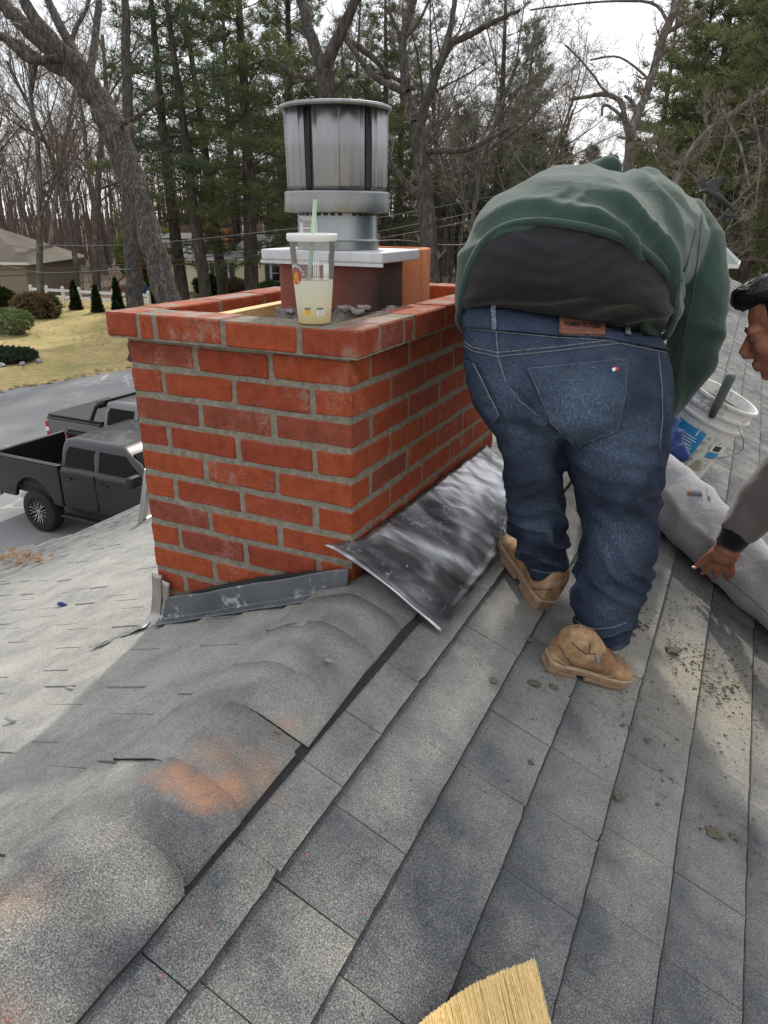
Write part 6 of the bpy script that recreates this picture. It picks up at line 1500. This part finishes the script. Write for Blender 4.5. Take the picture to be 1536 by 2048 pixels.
fg = ([D(1440, 1098, 2.200), D(1418, 1112, 2.230), D(1400, 1127, 2.260), D(1386, 1138, 2.275)], [D(1432, 1115, 2.225), D(1420, 1131, 2.250), D(1412, 1142, 2.270), D(1402, 1149, 2.285)], [D(1440, 1120, 2.230), D(1434, 1138, 2.245), D(1432, 1150, 2.265), D(1430, 1158, 2.285)],
      [D(1452, 1122, 2.225), D(1452, 1140, 2.235), D(1454, 1152, 2.255), D(1454, 1161, 2.275)], [D(1462, 1116, 2.210), D(1464, 1132, 2.215), D(1465, 1145, 2.230), D(1464, 1153, 2.245)])
for k, pts in enumerate(fg):
    mm = MB(); finger(mm, pts, .0135 if k == 0 else .0118 - .0006 * k, .0098 if k == 0 else .0092); parts.append(mm)
co_, nn_, fs_ = remesh(parts, .0042, 3)
BK = from_arr('body', co_, fs_, M_SKIN, PK)
q = S('beard shadow skin')
# nail, eyes, brows, hair
m = MB(); m.ell(D(1388, 1134.5, 2.264), (.0075, .0075, .0035), None, 10, 6); m.build('thumb_nail', plain('nail', (.62, .38, .32), .3), BK, smooth=True)
for s_ in (-1, 1):
    e = he((.0805, s_ * .031, .0035), (.0118, .0118, .0118)).build('eye', M_EYE, PK, smooth=True); he((.0895, s_ * .0315, .0022), (.0042, .0055, .0055)).build('iris', M_HAIR, e, smooth=True)
    MB().tube([H_(.0900, s_ * .022, .0085), H_(.0910, s_ * .032, .0108), H_(.082, s_ * .044, .0075)], [.0018, .0026, .0014], 6).build('eyelid', M_HAIR, PK, smooth=True)
    MB().tube([H_(.0925, s_ * .014, .0205), H_(.0925, s_ * .028, .0255), H_(.085, s_ * .043, .0245), H_(.075, s_ * .052, .019)], [.0030, .0046, .0038, .0015], 7).build('eyebrow', M_HAIR, PK, smooth=True)
RH = random.Random(8); hm = [he((-.030, 0, .048), (.100, .086, .088)), he((.018, 0, .098), (.060, .060, .036)), he((.060, -.005, .108), (.040, .046, .024)), he((.083, -.008, .092), (.020, .036, .022)), he((-.06, 0, 0), (.062, .080, .08)), he((.000, .066, .020), (.042, .018, .045)), he((.000, -.066, .020), (.042, .018, .045))]
co_, nn_, fs_ = remesh(hm, .005, 3); co_ = co_ + nn_ * (.004 * nz(co_, 22, 1.1))[:, None]; HR = from_arr('hair', co_, fs_, M_HAIR, PK); hbv = bvh_of(co_, fs_)
m = MB()
for k in range(420):
    a = RH.uniform(-1.25, 1.25); s0 = math.sin(a) * .085; fx = RH.uniform(-.07, .05); p0 = H_(fx, s0 * .8, .16); pts = []
    for j in range(6):
        t = j / 5; pp = H_(fx + t * (.075 + .03 * RH.random()), s0 * (.8 + .25 * t), .11 - .03 * t); h = hbv.find_nearest(pp)
        if h[0] is not None: pts.append(h[0] + h[1] * (.0012 + .003 * t * RH.random()))
    if len(pts) > 3: m.tube(pts, [.0011, .0016, .0016, .0014, .0011, .0005][:len(pts)], 4)
for k in range(26):
    s0 = RH.uniform(-.045, .04); b = H_(.06, s0, .115); pts = [b, b + hf * .022 + hu * .010, b + hf * .040 + hu * RH.uniform(-.004, .006), b + hf * (.042 + .006 * RH.random()) - hu * RH.uniform(.012, .022), b + hf * .040 - hu * RH.uniform(.022, .034)]
    m.tube(pts, [.0016, .0016, .0014, .001, .0005], 4)
m.build('hair_strands', M_HAIR, HR, smooth=True)
# sweatshirt, cuff, bracelet, trousers
sw = [MB().tube([D(1700, 800, 1.86), D(1660, 880, 1.98), D(1585, 950, 2.06), D(1532, 1003, 2.11), D(1490, 1046, 2.16), D(1474, 1066, 2.175)], [.10, .098, .088, .078, .064, .052], 20),
      MB().tube([H_(-.09, 0, -.15), H_(-.10, 0, -.19), D(1760, 850, 1.80), Vector((1.20, .70, -.45)), Vector((1.26, .62, -.72))], [.075, .11, .20, .205, .19], 22), MB().ell(D(1705, 800, 1.86), (.12, .12, .11), None, 16, 10)]
co_, nn_, fs_ = remesh(sw, .008, 3); u_, v_, d_ = pixarr(co_); wx = nz(co_, 7, 2.6)
co_ = co_ + nn_ * (.0075 * (fold((u_ * .75 + v_ * .5) / 17 + wx * 2.2) - .4) + .004 * nz(co_, 16, 3.3))[:, None]
from_arr('sweatshirt', co_, fs_, M_TAU, PK)
CF = MB().tube([D(1480, 1056, 2.165), D(1472, 1070, 2.175), D(1464, 1081, 2.187), D(1459, 1089, 2.195)], [.049, .046, .043, .040], 20, cap=True).build('cuff', M_CUFF, PK, smooth=True)
MB().tube([D(1459, 1088, 2.194) + (RIGHTH * math.cos(a) + (UP * .62 + FWDH * .55) * math.sin(a)) * .036 for a in (2 * math.pi * k / 24 for k in range(25))], .0028, 6).build('bracelet', M_BLACK, PK, smooth=True)
tr_ = [MB().tube([Vector((1.28, .62, -.72)), Vector((1.22, .80, -.88)), Vector((1.16, 1.0, zR(1.16) + .08))], [.12, .10, .085], 16), MB().tube([Vector((1.16, 1.0, zR(1.16) + .08)), Vector((1.36, .62, zR(1.36) + .07)), Vector((1.45, .46, zR(1.45) + .06))], [.085, .075, .06], 16), MB().tube([Vector((1.36, .58, -.76)), Vector((1.44, .78, -.98)), Vector((1.46, .95, zR(1.46) + .08))], [.12, .10, .085], 16), MB().tube([Vector((1.46, .95, zR(1.46) + .08)), Vector((1.6, .55, zR(1.6) + .07))], [.085, .07], 16)]
co_, nn_, fs_ = remesh(tr_, .010, 3); from_arr('trousers', co_, fs_, M_DEN, PK)

# ------------------------------------------------------------------ man sitting behind, only leg and hem of top in sight
PS = thing('person', tuple(onR(1300, 960)), 'person in grey sweatpants and blue top sitting half hidden behind the bending one', 'person')
def onRv(u, v, off): return onR(u, v, off)
legc = [onRv(1255, 930, .12), onRv(1300, 958, .115), onRv(1345, 997, .108), onRv(1398, 1050, .103), onRv(1450, 1100, .100), onRv(1505, 1154, .097), onRv(1570, 1215, .092), onRv(1640, 1275, .088)]
wpx = [.122, .120, .114, .109, .104, .100, .092, .085]
lg = MB().tube(legc, wpx, 22); hip = MB().ell(onRv(1258, 925, .11), (.15, .15, .12), None, 18, 12)
lg2 = MB().tube([onRv(1250, 900, .15), onRv(1210, 905, .25), onRv(1195, 930, .12)], [.13, .11, .09], 16)
co_, nn_, fs_ = remesh([lg, hip, lg2], .009, 4); u_, v_, d_ = pixarr(co_); wx = nz(co_, 6, 6.6)
al = (u_ - 1300) * .72 + (v_ - 950) * .69; ac = (u_ - 1300) * .69 - (v_ - 950) * .72
co_ = co_ + nn_ * (.015 * (fold_s(ac / 26 + wx * 1.3 + al * .004) - .3) + .006 * (fold_s((al + ac * .8) / 28 + wx * 2) - .4) + .004 * nz(co_, 15, 1))[:, None]
n_out = np.array(NR); hgt = (co_ - np.array(onR(1400, 1100))) @ n_out; co_ = co_ - np.minimum(hgt - .008, 0)[:, None] * n_out
SWP = from_arr('sweatpants', co_, fs_, M_GRY, PS); SB = bvh_of(co_, fs_)
seam(SB, [(1405, 945), (1412, 962), (1416, 985), (1418, 1000)], 'pocket_edge', M_GRY, SWP, .005, .002); seam(SB, [(1445, 1150), (1500, 1195), (1536, 1228)], 'leg_seam', M_TAU, SWP, .0022, .001)
for k, (du, mt) in enumerate(((0, M_RED), (6, M_STI), (12, M_WOOD), (18, M_STI), (24, M_RED))): patch(SB, [(1374 + du, 980 + k * .6), (1379 + du, 980 + k * .6), (1380 + du, 991 + k * .6), (1375 + du, 991 + k * .6)], 'embroidered_mark', M_STI if k else M_RED, SWP, .004, .001, 5)
tb = [D(1268, 905, 2.98), D(1262, 850, 3.00), D(1250, 770, 3.05), D(1240, 690, 3.1), D(1235, 640, 3.12)]
jk = MB().tube(tb, [.185, .185, .18, .17, .08], 22); hm2 = MB().ell(D(1332, 872, 2.90), (.070, .06, .050), None, 14, 10); hm3 = MB().ell(D(1342, 902, 2.86), (.075, .06, .040), None, 14, 10); hm4 = MB().ell(D(1322, 850, 2.92), (.060, .05, .045), None, 14, 10); ar = MB().tube([D(1290, 700, 3.05), D(1320, 790, 3.0), D(1300, 870, 2.9)], [.075, .065, .05], 14)
co_, nn_, fs_ = remesh([jk, hm2, hm3, hm4, ar], .007, 1); u_, v_, d_ = pixarr(co_); co_ = co_ + nn_ * (.016 * (fold_s((v_ * .9 + u_ * .35) / 10 + nz(co_, 8, 2) * 2.4) - .4) + .006 * nz(co_, 25, 4))[:, None]
from_arr('blue_top', co_, fs_, M_NAVY, PS)
bd = [MB().ell(D(1232, 575, 3.12), (.075, .09, .11), None, 18, 12), MB().tube([D(1233, 610, 3.12), D(1238, 680, 3.1), D(1262, 850, 3.0), D(1262, 910, 3.0)], [.055, .13, .14, .12], 14), MB().tube(legc, [w_ * .6 for w_ in wpx], 12), MB().ell(legc[-1] + Vector((.08, -.05, -.02)), (.13, .05, .05), None, 14, 8), MB().tube([D(1290, 700, 3.05), D(1320, 790, 3.0), D(1290, 885, 2.88)], [.05, .045, .03], 10)]
for k in range(5):
    mm = MB(); b0 = D(1290 - 6 + 4 * k, 885, 2.88); finger(mm, [b0, b0 + Vector((0, -.03, -.03)), b0 + Vector((.005 * k, -.045, -.06))], .010, .008); bd.append(mm)
co_, nn_, fs_ = remesh(bd, .008, 3); from_arr('body', co_, fs_, M_SKIN, PS); MB().ell(D(1232, 568, 3.125), (.083, .097, .105), None, 18, 12).build('hair', M_HAIR, PS, smooth=True)

# ================================================================== bucket, tools, scraps
M_BUCK = None
q = S('mortar splashed white plastic'); n = q.noise(13, 5, .7); n2 = q.noise(45, 4, .7)
M_BUCK = q.out(q.mix(q.mr(q.m('ADD', q.m('MULTIPLY', n, .7), q.m('MULTIPLY', n2, .3)), .515, .59, 0, .9), (.66, .66, .64), (.30, .27, .21)), .5, 0, q.bump(n, .3, .004))
bb = onR(1350, 928); zb_ = NR; xb = Vector((0, 1, 0)).cross(zb_).normalized(); yb_ = zb_.cross(xb); BM = Matrix((xb, yb_, zb_)).transposed()
BU = thing('bucket', tuple(bb), 'white plastic bucket with blue label and mortar splashes on the roof', 'bucket')
rb = lambda h: .122 + (.145 - .122) * h / .36
MB().lathe([(.0, .012), (rb(0) - .004, .012), (rb(0), 0), (rb(.10), .10), (rb(.25), .25), (rb(.25) + .008, .252), (rb(.262) + .008, .262), (rb(.264), .264), (rb(.295), .295), (rb(.296) + .009, .297), (rb(.308) + .009, .308), (rb(.31), .31), (rb(.345), .345), (rb(.345) + .010, .347), (rb(.36) + .010, .358), (rb(.36) + .006, .362), (rb(.36) - .003, .360), (rb(.28) - .004, .28), (rb(.03) - .004, .03), (.0, .03)], 56, bb, BM, cap=False).build('pail', M_BUCK, BU, smooth=True, auto=35)
m = MB().lathe([(.0, .312), (.06, .318), (.10, .308), (.136, .312)], 40, bb, BM, cap=False); m.v = [tuple(Vector(v) + NR * .012 * mnoise.noise(Vector(v) * 25)) for v in m.v]; m.build('mortar_mix', M_CR, BU, smooth=True)
cl = CAM - bb; cl = BM.transposed() @ cl; pb = math.atan2(cl.y, cl.x); BP = lambda s_, h, o=.001: bb + BM @ Vector(((rb(h) + o) * math.cos(pb + s_ / rb(h)), (rb(h) + o) * math.sin(pb + s_ / rb(h)), h))
def blab(name, s0, s1, h0, h1, mat, par, o=.0012, n=10):
    m = MB(); m.rings([[BP(s0 + (s1 - s0) * k / n, h0, o) for k in range(n + 1)], [BP(s0 + (s1 - s0) * k / n, h1, o) for k in range(n + 1)]], closed=False, cap=False); return m.build(name, mat, par)
M_LBL = plain('blue label', (.03, .28, .55), .5, 0, .08, 30); M_DKL = plain('dark label print', (.03, .03, .035), .5)
lb1 = blab('label', -.10, .035, .110, .215, M_LBL, BU); lb2 = blab('label', .085, .150, .120, .150, M_LBL, BU); lb3 = blab('label', .085, .150, .152, .190, M_INKW, BU); blab('barcode', .098, .140, .158, .184, M_DKL, lb3, .002)
for k in range(5): blab('label_text', -.07, .018 - .006 * (k % 3), .125 + k * .012, .1285 + k * .012, M_INKW, lb1, .002, 6)
m = MB(); vs, fs = text_mesh('1', .035, .001); m.add([BP(.002 + v.x, .198 + v.y, .002) for v in vs], fs); m.build('label_numeral', M_INKW, lb1)
m = MB()
for k in range(9): m.rings([[BP(.03 + j * .002, .03 + k * .009, .0014) for j in range(7)], [BP(.03 + j * .002, .033 + k * .009, .0014) for j in range(7)]], closed=False, cap=False)
m.build('volume_scale', M_DKL, BU)
hd = [BP(.115, .30, .012)] + [BP(.115 + .05 * math.sin(t * math.pi), .30 - t * .17, .012 + .05 * math.sin(t * math.pi)) for t in (.15, .3, .45, .6, .75, .9, 1.0)] + [BP(.02 - .12, .12, .03), BP(-.2, .20, .02), BP(-.30, .30, .012)]
MB().tube(hd, .0022, 6).build('bail', M_STEP, BU, smooth=True)
hd0, hd1 = D(1436, 806, 2.92), D(1464, 748, 2.84)
TRW = MB().tube([hd0.lerp(hd1, -.5), hd0, hd0.lerp(hd1, .5), hd0.lerp(hd1, .92), hd1], [.013, .0175, .0185, .0195, .015], 14).build('tool_handle', plain('grey rubber grip', (.085, .105, .105), .7, 0, .2, 40), None, smooth=True, loc=hd0)
tag(TRW, 'grey handle of a tool sticking up out of the mortar bucket', 'tool handle')
tag(MB().tube([onR(u, v, .006) for u, v in ((1440, 1032), (1456, 1040), (1466, 1048), (1478, 1075), (1500, 1090), (1540, 1108), (1590, 1120))], .0045, 8).build('cable', M_BLACK, None, smooth=True, loc=onR(1500, 1090)), 'black cable lying on the shingles beside the grey trouser leg', 'cable')

# masonry brush in the foreground
M_BRI = S('tampico bristle'); n = M_BRI.noise(30, 3, .6, M_BRI.sc(M_BRI.P, (6, 6, 6))); M_BRI = M_BRI.out(M_BRI.ramp(M_BRI.rand if False else n, (.3, (.80, .56, .22)), (.6, (.95, .74, .36)), (.8, (.97, .84, .52))), .6)
p0, p1 = onR(812, 2050, .022), onR(1040, 1938, .022); ed = (p1 - p0); bw_ = ed.length; ed.normalize(); bdn = onR(1075, 2052, .022) - p1; bdn = (bdn - NR * bdn.dot(NR)).normalized()
BRS = thing('masonry_brush', tuple(p0.lerp(p1, .5) + bdn * .2), 'masonry brush with thick yellow bristles lying at the bottom of the picture', 'brush')
m = MB(); RB = random.Random(4)
for k in range(9000):
    s_ = RB.random() * bw_; h = RB.uniform(-.020, .020); a = p0 + ed * s_ + NR * h; splay = (s_ / bw_ - .5) * .020 + RB.gauss(0, .003); tip = RB.uniform(-.004, .006) - .012 * (s_ / bw_ - .62) ** 2 * 4
    t0 = a + bdn * .13; t1 = a + bdn * (-tip) + ed * splay + NR * (h * .35 + RB.gauss(0, .002)); md = t0.lerp(t1, .55) + NR * RB.gauss(0, .0012)
    w_ = Vector(ed) * .00042; nn = NR * .00042; b = len(m.v)
    for q_ in (t0, md, t1): m.v += [tuple(q_ - w_), tuple(q_ + w_), tuple(q_ + nn)]
    for j in (0, 3):
        for i in range(3): m.f.append((b + j + i, b + j + (i + 1) % 3, b + j + 3 + (i + 1) % 3, b + j + 3 + i))
for k in range(14):
    a = p1 + ed * RB.uniform(.0, .012) + NR * RB.uniform(-.015, .02); m.tube([a + bdn * .13, a + bdn * .05 + ed * .004, a - bdn * RB.uniform(-.03, .012) + ed * RB.uniform(.004, .014)], .0005, 3)
bs = m.build('bristles', M_BRI, BRS); tag(bs, kind='stuff')
MB().prism([p0 + bdn * .02 - NR * .015, p1 + bdn * .02 - NR * .015, p1 + bdn * .13 - NR * .015, p0 + bdn * .13 - NR * .015], NR * .028).build('bristle_core', M_BRI, BRS, fixn=True)
MB().box(p0.lerp(p1, .5) + bdn * .155, (bw_ * 1.06, .06, .055), Matrix((ed, ed.cross(NR) * -1, NR)).transposed()).build('block', M_WOOD, BRS, bevel=.006)

# crumbs of mortar, sand and brick chips on the shingles
RD = random.Random(77)
def crumb(m, p, n, r_, seed):
    b = blob(p, r_ * RD.uniform(.8, 1.5), r_ * RD.uniform(.7, 1.2), r_ * RD.uniform(.35, .7), seed, 7, 4); m.add(b.v, b.f)
m = MB()
for (u, v, su, sv, n, r_) in ((1255, 1215, 30, 20, 60, .004), (1275, 1255, 30, 22, 60, .004), (1345, 1298, 20, 16, 90, .0035), (1400, 1320, 50, 25, 90, .003), (1440, 1375, 50, 22, 70, .004), (1480, 1340, 50, 60, 120, .0028), (1330, 1230, 70, 40, 120, .0025), (1420, 1215, 60, 30, 90, .0028), (1240, 1320, 22, 26, 40, .0028), (1300, 1400, 60, 60, 50, .0022), (1480, 1450, 50, 50, 60, .0028), (1090, 1360, 60, 30, 40, .002), (1200, 1480, 140, 90, 70, .002), (1440, 1610, 60, 80, 30, .003), (1250, 1440, 12, 14, 14, .004), (1320, 1560, 60, 80, 30, .003)):
    for k in range(n):
        p = onR(RD.gauss(u, su * .6), RD.gauss(v, sv * .6), .002)
        if RD.random() < .35: continue
        crumb(m, p, 0, r_ * RD.uniform(.4, 1.3), k * 3 + u)
for k in range(420):
    p = onR(RD.uniform(700, 1540), RD.uniform(1250, 2040), .001); crumb(m, p, 0, RD.uniform(.0006, .0018), k)
tag(m.build('mortar_crumbs', M_MUD, None, smooth=True), 'dark crumbs of mortar scattered over the shingles', 'crumbs', kind='stuff')
G5 = 'clods of wet mortar on the shingles'
for k, (u, v, r_, lab) in enumerate(((1428, 1665, .013, 'largest clod of wet mortar, on the shingles at the lower right'), (1466, 1673, .008, 'small clod right of the largest mortar clod'), (985, 1360, .008, 'dark clod on the shingle left of the nearer boot'), (1068, 1366, .009, 'flat splat of mortar just left of the nearer boot'), (1108, 1374, .008, 'dark clod under the heel of the nearer boot'), (1058, 1278, .008, 'clod of mortar between the two boots'), (1238, 1594, .007, 'clod lodged in a course edge right of centre'), (1295, 1480, .006, 'small clod on the shingle right of centre'), (1062, 1525, .005, 'tiny dark clod on the shingle below the nearer boot'), (1345, 1300, .014, 'heap of sandy mortar right of the nearer boot'), (1250, 1232, .013, 'heap of dark mortar behind the nearer boot'))):
    p = onR(u, v, .003); tag(blob(p, r_ * 1.5, r_ * 1.1, r_ * .38, 300 + k, 22, 12).build('mortar_clod', M_MUD, None, smooth=True, loc=p), lab, 'mortar clod', G5)
m = MB()
for u, v in ((645, 1545), (655, 1575), (470, 1695), (420, 1850), (615, 1710), (730, 1825), (920, 1805), (1494, 1762), (528, 1450), (420, 1475), (410, 1455), (610, 1440), (15, 2040), (320, 1952)):
    pr_ = onR(u, v, .003) if (u - 130) > .85 * (2048 - v) else onL(u, v, .02)
    if (u - 130) <= .85 * (2048 - v):
        a_ = onR(u, v, .014); pr_ = a_ if a_.x > CRX else onL(u, v, .014)
    crumb(m, pr_, 0, RD.uniform(.0012, .0024), u)
tag(m.build('brick_chips', M_RED, None), 'tiny orange brick chips on the shingles', 'chips', kind='stuff')
def scrap(name, u, v, r_, mat, lab, cat, left=True, flat=.3, seed=1):
    p = onL(u, v, .006) if left else onR(u, v, .016); tag(blob(p, r_ * 1.6, r_ * .6, r_ * flat, seed, 12, 6).build(name, mat, None, smooth=True, loc=p), lab, cat)
scrap('foil_scrap', 125, 1209, .016, M_NAVY, 'crumpled dark blue wrapper on the left roof slope', 'wrapper', True, .6, 5)
scrap('metal_scrap', 141, 1377, .010, M_PALE, 'bright bent metal offcut on the left roof slope', 'metal scrap', True, .4, 6)
scrap('metal_scrap', 22, 1438, .011, M_PALE, 'grey flat offcut at the left edge of the roof', 'metal scrap', True, .3, 7)
scrap('leaf', 660, 1321, .009, M_PALE, 'pale dry leaf on the ridge shingles in front of the chimney', 'leaf', False, .3, 8)
scrap('pebble', 556, 1466, .005, M_CR, 'small pebble on the ridge shingle near the orange dust', 'pebble', False, .7, 9)
m = MB()
for k in range(70):
    u, v = RD.gauss(40, 30), RD.gauss(1114, 9); p = onL(u, v, .015 + RD.random() * .02); s_ = RD.uniform(.012, .035); a = RD.uniform(0, 6.28)
    m.add([p + Vector((s_ * math.cos(a + t), s_ * math.sin(a + t), RD.uniform(-.01, .012))) for t in (0, 2.2, 4.0)], [(0, 1, 2)])
tag(m.build('roof_leaves', M_LEAF, None), 'drift of brown dead leaves low on the left roof slope', 'leaves', kind='stuff')
